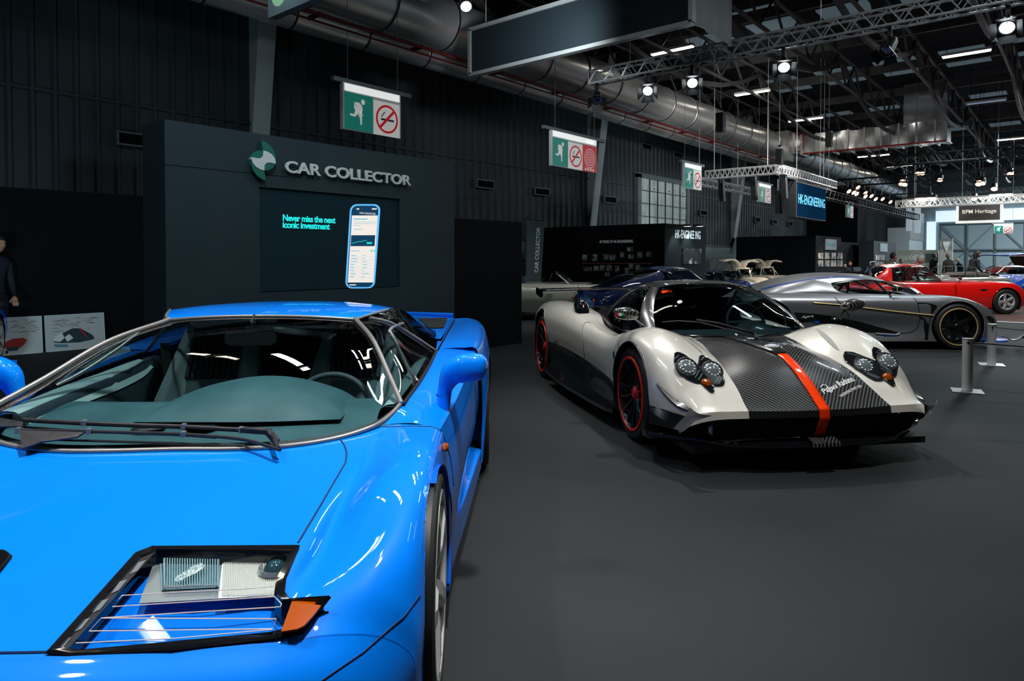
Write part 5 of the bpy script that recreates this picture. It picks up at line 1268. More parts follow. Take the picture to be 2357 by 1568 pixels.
# wheels
for x, y, Rt_, Rr_, w_ in ((0, .855, .328, .268, .165), (-2.245, 1.012, .335, .262, .30)):
    for sg in (1, -1): wheel(car, (x, sg*y, Rt_), Rt_, Rr_, w_, 5, 'five', M['alloy'], sg)

# cabin
cab = bpy.data.objects.new('interior', None); C.objects.link(cab); cab.parent = car
LD, LL, LK = M['leather'], M['leather_light'], M['leather_dark']
s = MB(); G = []
for x, z, w_ in ((-.235,.652,.50),(-.32,.665,.60),(-.45,.70,.655),(-.58,.725,.665),(-.70,.735,.665),(-.76,.70,.665),(-.78,.55,.665)):
    G.append([(x - .06*abs(y)**3, y*w_, z) for y in np.linspace(-1, 1, 13)])
s.grid(surf(G, 40, 40)); s.build('dashboard', LD, cab, 60)
# instrument hood, driver's side
s = MB(); G = []
for x, h in ((-.46,.0),(-.52,.055),(-.60,.095),(-.70,.112),(-.80,.105),(-.82,.03)):
    G.append([(x + .03*math.cos(y*PI/2), .12 + .345*y, .715 + h*max(0, math.cos(y*PI/2))**.7) for y in np.linspace(-1, 1, 15)])
s.grid(surf(G, 30, 40)); s.build('instrument_hood', LD, cab, 60)
s = MB(); c = Vector((-.86, .335, .640)); ax = Vector((.9, 0, .42)).normalized(); e1 = Vector((0, 1, 0)); e2 = ax.cross(e1)
s.tube([c + (e1*math.cos(a) + e2*math.sin(a))*.175 for a in np.linspace(0, 2*PI, 40, endpoint=False)], .014, 10, closed=True)
for a in (R(0), R(180), R(-90)): s.tube([c, c + (e1*math.cos(a) + e2*math.sin(a))*.17], .016, 8)
s.lathe([(0,.01),(.05,.008),(.055,-.01)], 16); k = len(s.V) - 48
s.V[k:] = [tuple(c + e1*x + e2*y + ax*z) for x, y, z in s.V[k:]]; s.build('steering_wheel', LK, cab, 50)
for k_, (x, y) in enumerate(((375,985),(470,984))):
    p = D.S(x, y, 'z', .70); s = MB(); s.lathe([(0,.004),(.026,.006),(.034,0)], 20); s.V = [(a+p.x, b*1.5+p.y, c_+p.z) for a, b, c_ in s.V]; s.build('air_vent', M['black'], cab)
def seat(y0):
    st = bpy.data.objects.new('seat', None); C.objects.link(st); st.parent = cab; st.location = (0, y0, 0)
    # backrest: bolstered, pleated head area
    G = []
    for t in np.linspace(0, 1, 14):
        x = -1.10 - .34*t; z = .34 + .64*t; w_ = .245 - .085*max(0, t-.45)/.55
        G.append([(x + .055*math.exp(-((abs(u)-.82)/.16)**2)*(1-t*.75), u*w_, z) for u in np.linspace(-1, 1, 31)])
    s = MB(); s.grid(G); s.grid([[G[i][-1], (G[i][-1][0]-.10, G[i][-1][1]*.95, G[i][-1][2])] for i in range(14)]); s.grid([[(G[i][0][0]-.10, G[i][0][1]*.95, G[i][0][2]), G[i][0]] for i in range(14)]); s.grid([G[-1], [(x-.08, y*.95, z) for x, y, z in G[-1]]])
    s.build('backrest', LL, st, 50)
    s = MB()
    for k in range(9):
        y = -.11 + k*.0275
        s.tube([(-1.10-.34*t+.012, y, .34+.64*t) for t in (.60, .7, .8, .9, .985)], .0135, 8)
    s.build('pleated_headrest', LK, st, 60)
    s = MB()
    for t0, t1 in ((.15, .35), (.36, .58)): s.add([(-1.10-.34*t+.014, y, .34+.64*t) for t, y in ((t0, -.10), (t0, .10), (t1, .11), (t1, -.11))], [(0,1,2,3)])
    s.build('centre_panel', mat('seat_panel', (.09, .15, .165), .6) if 'seat_panel' not in bpy.data.materials else bpy.data.materials['seat_panel'], st, None)
    s = MB(); G = []
    for x in np.linspace(-1.15, -.62, 10): G.append([(x, u*.25, .30 + .05*(x+1.15) + .06*math.exp(-((abs(u)-.85)/.15)**2)) for u in np.linspace(-1, 1, 25)])
    s.grid(G); s.build('cushion', LL, st, 50)
    return st
seat(-.33); seat(.36)
s = MB(); s.tube([(-1.44,-.60,.86),(-1.40,-.53,.70),(-1.30,-.50,.45),(-1.25,-.52,.30)], .004, 6); s.add([(-1.43,-.63,.88),(-1.43,-.585,.88),(-1.28,-.475,.42),(-1.28,-.52,.42)], [(0,1,2,3)]); s.build('seat_belt', M['black'], cab, None)
def doorin(s): 
    s.grid(surf([[(-.48,.655,.755),(-.50,.60,.735),(-.50,.585,.60),(-.50,.59,.35)],[(-.85,.690,.785),(-.85,.625,.765),(-.85,.60,.62),(-.85,.60,.35)],[(-1.25,.70,.80),(-1.25,.64,.785),(-1.25,.61,.64),(-1.25,.61,.35)],[(-1.5,.70,.81),(-1.5,.66,.79),(-1.5,.62,.64),(-1.5,.62,.35)]], 24, 24))
pair(doorin, 'door_card', LK, cab, 50)
def doortop(s): s.grid(surf([[(-.50,.662,.762),(-.50,.615,.752),(-.52,.590,.705)],[(-.85,.692,.79),(-.85,.640,.782),(-.85,.605,.72)],[(-1.2,.70,.806),(-1.2,.655,.80),(-1.2,.615,.74)],[(-1.36,.70,.81),(-1.36,.67,.80),(-1.36,.63,.77)]], 20, 12))
pair(doortop, 'door_top', LL, cab, 50)
s = MB(); s.box((-1.58,-.62,.30), (-1.52,.62,.80)); s.box((-1.58,-.62,.30), (-.25,.62,.22)); s.box((-1.55,-.08,.25), (-.6,.08,.46)); s.build('cabin_tub', M['black_matte'], cab, None)
s = MB(); s.grid(coons([(-1.06,-.40,1.015),(-1.03,0,1.03),(-1.06,.40,1.015)], [(-1.75,-.50,.985),(-1.75,0,1.05),(-1.75,.50,.985)], [(-1.06,-.40,1.015),(-1.75,-.50,.985)], [(-1.06,.40,1.015),(-1.75,.50,.985)], 10, 16)); s.build('headlining', M['black_matte'], cab, 60)
s = MB(); s.add([(-1.60,-.50,.80),(-1.60,.50,.80),(-1.66,.46,.96),(-1.66,-.46,.96)], [(0,1,2,3)]); s.build('rear_window', M['clear_glass'], cab, None)
p = D.S(582, 780, 'x', -.93)
s = MB(); s.prism([(p.x, p.y+a, p.z+b) for a, b in ((-.10,.012),(-.09,.028),(.09,.028),(.10,.012),(.10,-.018),(.085,-.030),(-.085,-.030),(-.10,-.018))], (.03, 0, .006)); s.tube([(p.x+.01, p.y, p.z+.02), (p.x+.02, p.y, p.z+.07), (p.x-.02, p.y, p.z+.10)], .006, 6); s.build('rear_view_mirror', M['black'], cab, 40)

# wipers lying on the glass
def wp(px, py, off): p = D.on(wst, px, py, off); return p if p else D.S(px, py, 'z', .70)
WM = M['plastic_black']
for nm, arm, blade, fair in (('upper', [(640,1033),(622,1008),(560,1003),(430,996),(250,985),(120,975)], [(500,1012),(330,1000),(200,990),(70,976)], [(28,978),(50,967),(122,984),(120,994),(40,992)]),
                       ('lower', [(645,1036),(560,1024),(430,1013),(260,1004),(112,999)], [(560,1033),(400,1024),(250,1016),(140,1010)], [(108,1029),(115,1003),(250,1010),(235,1020),(160,1030)])):
    W = bpy.data.objects.new('wiper', None); C.objects.link(W); W.parent = car
    s = MB(); P = crv([wp(x, y, .030) for x, y in arm], 20); s.tube(P, .008 if nm == 'upper' else .006, 8)
    if nm == 'upper': a, b = wp(625,1008,.03), wp(560,1002,.03); s.bar(a, b, .03, .014); s.bar(wp(640,1030,.03), wp(622,1010,.034), .022, .016)
    s.build('wiper_arm', WM, W, 40)
    s = MB(); s.tube(crv([wp(x, y, .010) for x, y in blade], 16), .004, 6); s.build('wiper_blade', M['black'], W, 40)
    s = MB(); s.poly([wp(x, y, .034) for x, y in fair]); o = s.build('wiper_deflector', WM, W, None, .006)
    for x, y in arm[2:5]: c = wp(x, y, .036); s = MB(); s.box((c.x-.010, c.y-.006, c.z-.012), (c.x+.010, c.y+.006, c.z+.006)); s.build('wiper_clip', M['steel_grey'], W, None)

# slight lens-fit asymmetry of the far half of the nose
def _fit(v):
    if v.y < 0 and v.x > -1.0:
        a = min(1, -v.y/.15); a = a*a*(3-2*a); w_ = min(1, (v.x+1.0)/.5)
        v.x += .12*abs(v.y)**1.5*w_; v.y -= .055*a*w_
for o in car.children_recursive:
    if o.type == 'MESH' and o.parent in (car,) + tuple(c for c in car.children if c.name.startswith(('headlamp', 'interior', 'wiper', 'windscreen')) and c.location.length < .01) and not o.name.startswith('door_mirror'):
        for v in o.data.vertices: _fit(v.co)
for o in car.children:
    if o.name.startswith('door_mirror') and o.data.vertices[0].co.y < 0: o.location.y += .058

# ================================================================ WHITE AND CARBON HYPERCAR
Z = Pose(0, 1.738, 5.025, ang=-1.405)
hc = thing('hypercar', 'pearl white hypercar with carbon bonnet and red stripe', 'car', Z.loc, Z.rz)
PW, CB, CP = M['pearl'], M['carbon'], M['carbon_plain']
c = [ # x rows of (x,y,z): centre, mid, boundary, inner slope, crown, shoulder, lip, side, bottom
 [(-.10,0,.712),(-.12,.20,.712),(-.17,.38,.716),(-.27,.60,.745),(-.30,.76,.752),(-.31,.87,.722),(-.315,.925,.62),(-.32,.935,.48),(-.32,.925,.34)],
 [(.06,0,.708),(.05,.20,.704),(.02,.375,.690),(-.08,.55,.760),(-.10,.72,.800),(-.10,.87,.765),(-.10,.925,.68),(-.10,.935,.50),(-.10,.925,.34)],
 [(.22,0,.700),(.21,.21,.690),(.18,.39,.650),(.12,.53,.735),(.10,.70,.790),(.10,.86,.762),(.10,.922,.690),(.10,.932,.50),(.10,.925,.34)],
 [(.40,0,.672),(.39,.22,.656),(.36,.415,.615),(.33,.53,.665),(.32,.69,.722),(.31,.84,.705),(.30,.91,.630),(.30,.930,.47),(.30,.92,.32)],
 [(.58,0,.612),(.575,.23,.592),(.555,.44,.556),(.53,.55,.578),(.52,.68,.615),(.50,.81,.595),(.49,.885,.53),(.48,.918,.42),(.47,.915,.30)],
 [(.74,0,.520),(.735,.23,.505),(.71,.452,.485),(.70,.56,.485),(.69,.67,.492),(.66,.77,.475),(.63,.845,.43),(.60,.885,.35),(.58,.89,.28)],
 [(.86,0,.432),(.855,.24,.425),(.825,.468,.420),(.81,.58,.418),(.80,.67,.416),(.78,.745,.405),(.74,.80,.375),(.70,.835,.32),(.67,.845,.26)],
 [(.925,0,.385),(.915,.24,.385),(.890,.475,.388),(.875,.60,.386),(.865,.68,.385),(.845,.745,.375),(.79,.80,.345),(.74,.825,.29),(.70,.835,.235)],
 [(.928,0,.345),(.920,.24,.345),(.900,.475,.345),(.885,.60,.343),(.870,.69,.335),(.840,.755,.315),(.79,.80,.285),(.735,.815,.25),(.69,.825,.215)]]
Gz = surf(c, 161, 161, bu=(7,), bv=(2,))
rt_, ct_ = np.linspace(0, 8, 161), np.linspace(0, 8, 161)
AZ = (.055, .345, .372)
shell(Gz, 'bonnet', CB, hc, keep=lambda i, j, c: ct_[j] < 2 and rt_[i] < 7)
shell(Gz, 'nose_edge', CP, hc, keep=lambda i, j, c: ct_[j] < 2 and rt_[i] >= 7)
for sg in (1, -1):
    g = Gz if sg > 0 else mirror_y(Gz)[:, ::-1]
    kp = (lambda i, j, c: ct_[j] >= 2) if sg > 0 else (lambda i, j, c: ct_[160-j-1] >= 2)
    o = shell(g, 'front_wing', PW, hc, arches=[AZ], mirror=False, ymin=.84, keep=kp)
    if sg < 0: zwr = o
    else: zwl = o
well(hc, .055, .345, .37, .925, .55)
# flanks
fl = [
 [(-.27,.64,.735),(-.30,.78,.752),(-.31,.87,.722),(-.315,.925,.62),(-.32,.935,.48),(-.30,.93,.365)],
 [(-.55,.70,.668),(-.55,.80,.690),(-.55,.885,.680),(-.55,.935,.60),(-.55,.945,.49),(-.55,.935,.395)],
 [(-.90,.715,.672),(-.90,.80,.694),(-.90,.895,.690),(-.90,.942,.62),(-.90,.955,.52),(-.90,.945,.425)],
 [(-1.25,.70,.70),(-1.25,.79,.728),(-1.25,.895,.722),(-1.25,.955,.65),(-1.25,.965,.54),(-1.25,.955,.44)],
 [(-1.60,.64,.76),(-1.60,.76,.785),(-1.60,.895,.765),(-1.60,.968,.68),(-1.60,.98,.56),(-1.60,.968,.452)],
 [(-2.00,.60,.79),(-2.00,.74,.825),(-2.00,.90,.800),(-2.00,.985,.70),(-2.00,.998,.56),(-2.00,.985,.45)],
 [(-2.40,.58,.80),(-2.40,.73,.840),(-2.40,.90,.815),(-2.40,1.000,.71),(-2.40,1.015,.56),(-2.40,1.00,.44)],
 [(-2.80,.58,.79),(-2.80,.73,.835),(-2.80,.89,.805),(-2.80,.99,.70),(-2.80,1.01,.56),(-2.80,.99,.42)],
 [(-3.15,.60,.76),(-3.15,.72,.80),(-3.15,.86,.77),(-3.15,.945,.67),(-3.15,.96,.54),(-3.15,.94,.40)],
 [(-3.40,.60,.68),(-3.40,.70,.72),(-3.40,.80,.69),(-3.40,.87,.60),(-3.40,.88,.48),(-3.40,.86,.38)]]
Gf = surf(fl, 181, 81)
fr_ = np.linspace(0, 9, 181)
zt = []
for sg in (1, -1):
    g = Gf if sg > 0 else mirror_y(Gf)[:, ::-1]
    a = shell(g, 'door', PW, hc, mirror=False, keep=lambda i, j, c: fr_[i] < 3.0)
    b = shell(g, 'rear_wing', PW, hc, arches=[(-2.651, .355, .40)], mirror=False, ymin=.9, keep=lambda i, j, c: fr_[i] >= 3.0)
    if sg < 0: zt = [a, b]
well(hc, -2.651, .355, .398, .985, .6)
def skirt(s):
    G = [[(-.30,.928,.365),(-.31,.915,.26),(-.31,.90,.18),(-.32,.93,.155),(-.32,.93,.12)],
     [(-.45,.935,.385),(-.45,.90,.28),(-.45,.895,.17),(-.45,.955,.145),(-.45,.955,.115)],
     [(-.9,.945,.425),(-.9,.905,.30),(-.9,.91,.17),(-.9,.99,.14),(-.9,.99,.11)],
     [(-1.25,.955,.44),(-1.25,.88,.36),(-1.25,.90,.18),(-1.25,1.015,.14),(-1.25,1.015,.11)],
     [(-1.6,.968,.452),(-1.6,.90,.36),(-1.6,.93,.18),(-1.6,1.03,.14),(-1.6,1.03,.11)],
     [(-2.0,.985,.45),(-2.0,.95,.36),(-2.0,.955,.20),(-2.0,1.04,.15),(-2.0,1.04,.12)],
     [(-2.24,.99,.45),(-2.24,.985,.34),(-2.24,.98,.22),(-2.24,1.04,.16),(-2.24,1.04,.13)]]
    s.grid(surf(G, 60, 40, bv=(2, 3)))
sk = pair(skirt, 'side_skirt', M['black_gloss'], hc)
def vent(s): s.add([(-1.75,.955,.40),(-1.30,.93,.36),(-1.22,.915,.26),(-1.5,.92,.20),(-1.85,.955,.22)], [(0,1,2,3,4)])
# windscreen, pillars, roof
t_ = [(-.735,0,1.094),(-.735,.15,1.092),(-.742,.28,1.081),(-.765,.385,1.056)]
b_ = [(-.10,0,.716),(-.115,.20,.716),(-.155,.38,.722),(-.205,.50,.733),(-.26,.61,.752)]
top = crv([(x, -y, z) for x, y, z in t_[::-1]][:-1] + t_, 30); bot = crv([(x, -y, z) for x, y, z in b_[::-1]][:-1] + b_, 40)
ra = crv([t_[-1], (-.62,.475,.985), (-.44,.56,.875), b_[-1]], 16); la = mirror_y(ra)
s = MB(); Gg = coons(top, bot, la, ra, 22, 44, (.02, 0, .05)); s.grid(Gg); zws = s.build('windscreen', M['smoke_glass'] if 0 else M['side_glass'], hc, 60); zwt = tree_of([zws])
strip('windscreen_frame', list(bot), .010, M['black_gloss'], hc)
def pil(s):
    A = ra; B = crv([(-.80,.45,1.062),(-.68,.545,.985),(-.53,.635,.87),(-.40,.69,.745)], 16)
    s.grid(np.stack([A, A*.6+B*.4+np.array((.006,.012,.008)), B], 1))
pair(pil, 'windscreen_pillar', CP, hc)
rr = [[(-.735,0,1.096),(-.742,.28,1.083),(-.765,.388,1.060),(-.80,.45,1.062)],
 [(-.90,0,1.115),(-.90,.25,1.104),(-.92,.40,1.082),(-.93,.475,1.055)],
 [(-1.15,0,1.115),(-1.15,.25,1.102),(-1.15,.40,1.072),(-1.15,.50,1.020)],
 [(-1.50,0,1.075),(-1.50,.22,1.058),(-1.48,.36,1.015),(-1.42,.48,.930)],
 [(-1.95,0,.980),(-1.95,.18,.955),(-1.90,.30,.900),(-1.78,.42,.835)],
 [(-2.40,0,.875),(-2.40,.16,.850),(-2.35,.28,.81),(-2.25,.40,.775)]]
shell(surf(rr, 60, 30), 'roof', CP, hc)
cut = crv([(-.80,.452,1.060),(-.95,.478,1.050),(-1.10,.50,1.020),(-1.24,.535,.955),(-1.36,.59,.86),(-1.40,.64,.765)], 24)
def sg_(s): 
    B = crv([(-.80,.452,1.058),(-.68,.548,.983),(-.53,.638,.87),(-.40,.692,.745)], 20)
    s.grid(coons(cut, crv([(-.40,.692,.745),(-.7,.70,.715),(-1.05,.69,.725),(-1.40,.645,.765)], 20) , B, [tuple(cut[-1]), (-1.40,.645,.765)], 16, 20, (0, .03, .01)))
def sg_(s):
    B = crv([(-.80,.452,1.058),(-.68,.548,.983),(-.53,.638,.87),(-.40,.692,.745)], 24)
    s.grid(np.stack([B + (cut - B)*k/8 + np.array((0, .02*math.sin(PI*k/8), .0)) for k in range(9)], 1))
pair(sg_, 'side_window', M['smoke_glass'], hc, 60)
for q in (1, -1): strip('window_surround', [(p[0], q*(p[1]+.004), p[2]) for p in cut], .012, CP, hc)
# carbon tub deck between cabin and white flank, dipping in
def tub(s):
    s.grid(surf([[(-.27,.62,.738),(-.26,.645,.737),(-.27,.68,.735)],[(-.40,.69,.742),(-.44,.70,.675),(-.47,.70,.672)],[(-.7,.70,.715),(-.72,.66,.64),(-.74,.708,.668)],[(-1.05,.69,.725),(-1.05,.62,.63),(-1.05,.71,.682)],[(-1.4,.62,.765),(-1.38,.58,.66),(-1.38,.68,.722)],[(-1.8,.45,.80),(-1.8,.52,.70),(-1.8,.62,.775)],[(-2.4,.40,.79),(-2.4,.48,.76),(-2.4,.58,.80)]], 60, 20))
pair(tub, 'shoulder_channel', CP, hc)
s = MB(); s.grid(surf([[(-2.3,y,.80 - .05*abs(y)) for y in (-.62,-.3,0,.3,.62)],[(-3.3,y,.74) for y in (-.62,-.3,0,.3,.62)],[(-3.4,y,.66) for y in (-.62,-.3,0,.3,.62)]], 20, 20)); s.build('engine_cover', CP, hc)
s = MB(); s.box((-3.42,-.86,.20), (-3.38,.86,.68)); s.build('rear_panel', M['black'], hc, None)
# roof snorkel fins on the rear haunches
def fin(s):
    G = []
    for x, w, h in ((-1.58,.0,.0),(-1.60,.045,.05),(-1.64,.058,.105),(-1.72,.060,.125),(-1.84,.045,.10),(-1.95,.02,.03)):
        G.append([(x, .80 + w*math.cos(a), .790 + (h+.01)*max(0, math.sin(a))**.7) for a in np.linspace(0, PI, 13)])
    s.grid(surf(G, 24, 24))
pair(fin, 'haunch_scoop', M['black_gloss'], hc)
# rear wing
s = MB(); G = []
for y in np.linspace(-.86, .86, 25):
    z = .925 + .012*math.cos(y*1.8); G.append([(-3.50, y, z+.0), (-3.42, y, z+.016), (-3.30, y, z+.008), (-3.22, y, z-.012), (-3.30, y, z-.012), (-3.42, y, z-.004)])
s.grid(G, wrap=True); s.build('rear_spoiler', M['black_gloss'], hc, 40)
def endp(s): s.prism([(-3.54,.86,.95),(-3.20,.86,.93),(-3.17,.86,.86),(-3.26,.86,.84),(-3.54,.86,.87)], (0, .012, 0))
pair(endp, 'spoiler_endplate', M['black_gloss'], hc, None)
def strut(s): s.bar((-3.30,.40,.92), (-3.12,.26,.745), .02, .05)
pair(strut, 'spoiler_strut', M['blue_deep'] if 0 else mat('strut_blue', (.02,.12,.35), .25, .5, 1.0) if 'strut_blue' not in bpy.data.materials else bpy.data.materials['strut_blue'], hc, None)
# nose: grille, splitter, canards, lamps
s = MB(); s.grid(surf([[(.885,-.70,.33),(.895,0,.335),(.885,.70,.33)],[(.80,-.66,.20),(.82,0,.20),(.80,.66,.20)]], 8, 20)); s.build('intake_back', M['black_matte'], hc, None)
s = MB()
for k in range(-46, 47):
    for d in (-1, 1):
        y0, y1 = k*.016, k*.016 + d*.10
        if abs(y1) < .62: s.bar((.89,y0,.335), (.835,y1,.215), .0025)
s.build('grille_mesh', mat('mesh_dark', (.03,.033,.036), .4, .5), hc, None)
OUT = [(.93,0),(.915,.06),(.925,.20),(.905,.37),(.85,.55),(.75,.69),(.65,.82),(.58,.91),(.56,.965),(.47,.985),(.38,.95)]
o2 = arc_pts([(a, b, 0) for a, b in OUT], 30)
s = MB(); G = []
for x, y, _ in list(mirror_y(o2)[::-1][:-1]) + list(o2):
    k = .80 if abs(y) < .6 else .86
    up = .012*(abs(y)/.98)**4
    ix = x - .22; G.append([(ix, y*.90, .205), (x-.05, y*.985, .192), (x-.006, y, .186+up), (x, y, .176+up), (x-.004, y, .160+up), (x-.03, y*.99, .150), (x-.25, y*.9, .150)])
s.grid(G); s.build('front_splitter', M['black_gloss'], hc, 50)
s = MB(); s.grid(surf([[(.885,y,.214),(.945,y,.196),(.955,y,.168)] for y in (-.09,-.05,0,.05,.09)], 12, 12)); s.build('splitter_centre', CB, hc)
ga = [Z.S(x, y, 'x', xx) for x, y, xx in ((1495,934,.445),(1577,959,.80),(1552,987,.70),(1495,974,.435))]
ga = [Vector((p.x, min(.935, -p.y), p.z)) for p in ga]
for q in (1, -1):
    g4 = [Vector((p.x, q*p.y, p.z)) for p in ga]
    s = MB(); s.poly([p + Vector((-.006, -q*.008, 0)) for p in g4]); o = s.build('side_grille', M['black_matte'], hc, None)
    s = MB()
    for k in range(12): u = (k+.5)/12; s.tube([g4[0].lerp(g4[3], u), g4[1].lerp(g4[2], u)], .0028, 5)
    for u, v in ((0, 1), (1, 2), (2, 3), (3, 0)): s.tube([g4[u], g4[v]], .004, 5)
    s.build('grille_louvre', bpy.data.materials['mesh_dark'], o, 50)
def canard(s):
    P = [(.50,.905,.50),(.60,.885,.445),(.69,.855,.402),(.75,.825,.386),(.80,.80,.380)]
    P = crv(P, 16); s.grid(np.stack([P, P + np.array([(-.01, -.05*math.sin(PI*min(1, .25+k/20)), .012) for k in range(16)])], 1)); s.grid(np.stack([P + np.array([(-.01, -.05*math.sin(PI*min(1, .25+k/20)), .012) for k in range(16)]), P - np.array((0, 0, .012))], 1))
pair(canard, 'canard', mat('carbon_grey', (.018,.020,.023), .35, .2, .6), hc)
def horn(s):
    P = [[Z.S(1588,938,'x',.86), Z.S(1608,952,'x',.89), Z.S(1640,957,'x',.905)], [Z.S(1577,958,'x',.82), Z.S(1592,964,'x',.84), Z.S(1604,969,'x',.86)], [Z.S(1563,972,'x',.77), Z.S(1578,979,'x',.79), Z.S(1588,981,'x',.81)], [Z.S(1550,987,'x',.72), Z.S(1562,991,'x',.74), Z.S(1573,994,'x',.76)]]
    s.grid(surf([[(p.x, -p.y, p.z) for p in r] for r in P], 16, 10))
pair(horn, 'bumper_horn', PW, hc, 60)
ztree = tree_of([zwr, zwl] + [o for o in hc.children if o.name.startswith(('bonnet', 'nose_edge'))])
ZT = tree_of([zwr] + zt + [o for o in hc.children if o.name.startswith(('bonnet', 'nose_edge'))])
def zon(px, py, off=.0): return Z.on(ztree, px, py, off)
# twin-pod headlamps under lobed carbon trays (traced on the near wing, mirrored)
def poly_on(pts, off, n=60):
    out = [zon(x, y, off) for x, y in arc_pts(list(pts) + [pts[0]], n)[:-1]]
    return [p for p in out if p is not None]
LOBE = [(1553,816),(1560,812),(1575,819),(1592,832),(1604,845),(1608,832),(1609,822),(1616,820),(1632,829),(1650,842),(1663,862),(1667,880),(1664,889),(1650,890),(1640,888),(1643,900),(1642,905),(1634,903),(1622,892),(1614,884),(1600,882),(1580,873),(1562,855),(1552,835)]
def tri_fill(name, P, m, parent, flip):
    # ear-clip through bmesh
    bm = bmesh.new(); vs = [bm.verts.new((p[0], flip*p[1], p[2])) for p in P]; f = bm.faces.new(vs); bmesh.ops.triangulate(bm, faces=[f]); me = bpy.data.meshes.new(name); bm.to_mesh(me); bm.free(); me.materials.append(m)
    return link(bpy.data.objects.new(name, me), parent)
LP = poly_on(LOBE, .007, 90)
MRIB = mat('lamp_tray', (.01,.012,.014), .12, .3, 1.0)
MLENS = mat('lamp_lens', (.35,.45,.50), .06, .6, 1.0)
for q in (-1, 1):
    L = bpy.data.objects.new('headlamp', None); C.objects.link(L); L.parent = hc
    f_ = -q
    tri_fill('lamp_tray', LP, MRIB, L, f_)
    s = MB(); s.tube([(p[0], f_*p[1], p[2]) for p in LP], .004, 6, closed=True); s.build('tray_edge', M['chrome'] if 0 else M['black_gloss'], L)
    for (x0, y0), (x1, y1) in (((1556,828),(1562,820)),((1560,842),(1574,824)),((1612,832),(1619,824)),((1600,872),(1609,855)),((1607,878),(1616,862)),((1645,885),(1657,868)),((1652,887),(1662,874)),((1632,882),(1640,893))):
        a, b = zon(x0, y0, .010), zon(x1, y1, .010)
        if a and b: s = MB(); s.tube([(a.x, f_*a.y, a.z), (b.x, f_*b.y, b.z)], .0035, 5); s.build('tray_rib', M['steel_grey'], L)
    v_ = [zon(x, y, .004) for x, y in ((1640,856),(1642,857),(1643,858))]
    for (cx, cy, r) in ((1580.5,849,.066),(1638,856.5,.064)):
        c0 = zon(cx, cy, .008)
        if c0 is None: continue
        nrm = Vector((.78, .0, .60)).normalized(); q_ = nrm.to_track_quat('Z', 'Y').to_matrix().to_4x4(); T = Matrix.Translation((c0.x, f_*c0.y, c0.z)) @ q_
        s = MB(); s.lathe([(r*1.12,-.004),(r*1.12,.010),(r,.014),(r*.93,.008)], 28); o = s.build('lamp_bezel', M['black'], L); xform(o, T)
        s = MB(); s.lathe([(r*.95,.006),(r*.7,.022),(r*.4,.028),(0,.030)], 28); o = s.build('lamp_lens', MLENS, L); xform(o, T)
        s = MB()
        for k in range(12):
            a = k*PI/6; s.lathe([(0,.004),(.006,.002),(.007,-.002)], 6, 'z', (r*.66*math.cos(a), r*.66*math.sin(a), .024))
        o = s.build('led_ring', M['white'], L); xform(o, T)
    c0 = zon(1626, 884, .008)
    if c0: s = MB(); s.lathe([(0,.018),(.022,.012),(.032,0),(.034,-.01)], 18, 'z'); o = s.build('indicator', M['lens_amber'], L); xform(o, Matrix.Translation((c0.x, f_*c0.y, c0.z)) @ Vector((.8,0,.5)).to_track_quat('Z','Y').to_matrix().to_4x4())
    s = MB(); s.lathe([(0,.02),(.025,.016),(.034,.004),(.036,-.02)], 20, 'x', (.80, f_*-.655*-1 if 0 else q*.655, .262)); s.build('fog_lamp', mat('fog_glass', (.75,.8,.85), .1, 0, 1.0) if 'fog_glass' not in bpy.data.materials else bpy.data.materials['fog_glass'], hc)
    s = MB(); s.lathe([(.05,-.03),(.05,.004),(.038,.004),(.036,-.02)], 20, 'x', (.80, q*.655, .262)); s.build('fog_lamp_housing', M['black'], hc)
# centre stripe from the badge tongue over the nose and down the intake
def ribbon(name, pts, m, off):
    P = [zz for zz in pts]; s = MB(); s.grid(P); return s.build(name, m, hc, 50)
G = []
zc = Gz[:, 0]
for i in range(0, 161, 2):
    x, _, z = zc[i]
    if x < .44 or rt_[i] > 8: continue
    G.append([(x, yy, z + .0035) for yy in (-.034, -.012, .012, .034)])
G.append([(.93, yy, .335) for yy in (-.034, -.012, .012, .034)]); G.append([(.87, yy, .215) for yy in (-.034, -.012, .012, .034)])
s = MB(); s.grid(G); s.build('bonnet_stripe', M['orange'], hc, 50, .004)
s = MB(); G = []
for i in range(0, 161, 3):
    x, _, z = zc[i]
    if x > .455: break
    w_ = .13 if x < .1 else .13 - .09*((x-.1)/.355)**1.5
    G.append([(x, -w_, z+.004), (x, -w_*.9, z+.012), (x, 0, z+.014), (x, w_*.9, z+.012), (x, w_, z+.004)])
s.grid(G); s.build('badge_tongue', CP, hc, 50)
s = MB(); s.lathe([(0,.006),(.030,.006),(.034,.002),(.036,-.002)], 28); o = s.build('nose_badge', M['white_plastic'], hc); xform(o, Matrix.Translation((.33,0,.700)) @ Matrix.Rotation(R(10),4,'Y') @ Matrix.Diagonal((.75,1.5,1,1)))
s = MB(); s.lathe([(.024,.008),(.028,.008)], 28); o2_ = s.build('badge_ring', mat('badge_blue', (.05,.18,.5), .4), o, None); xform(o2_, Matrix.Translation((.33,0,.700)) @ Matrix.Rotation(R(10),4,'Y') @ Matrix.Diagonal((.75,1.5,1,1)))
fit_text('badge_lettering', 'PAGANI', bpy.data.materials['badge_blue'], o, (.335, -.030, .7085), (.335, .030, .7085), .012, None, (.17, 0, .98))
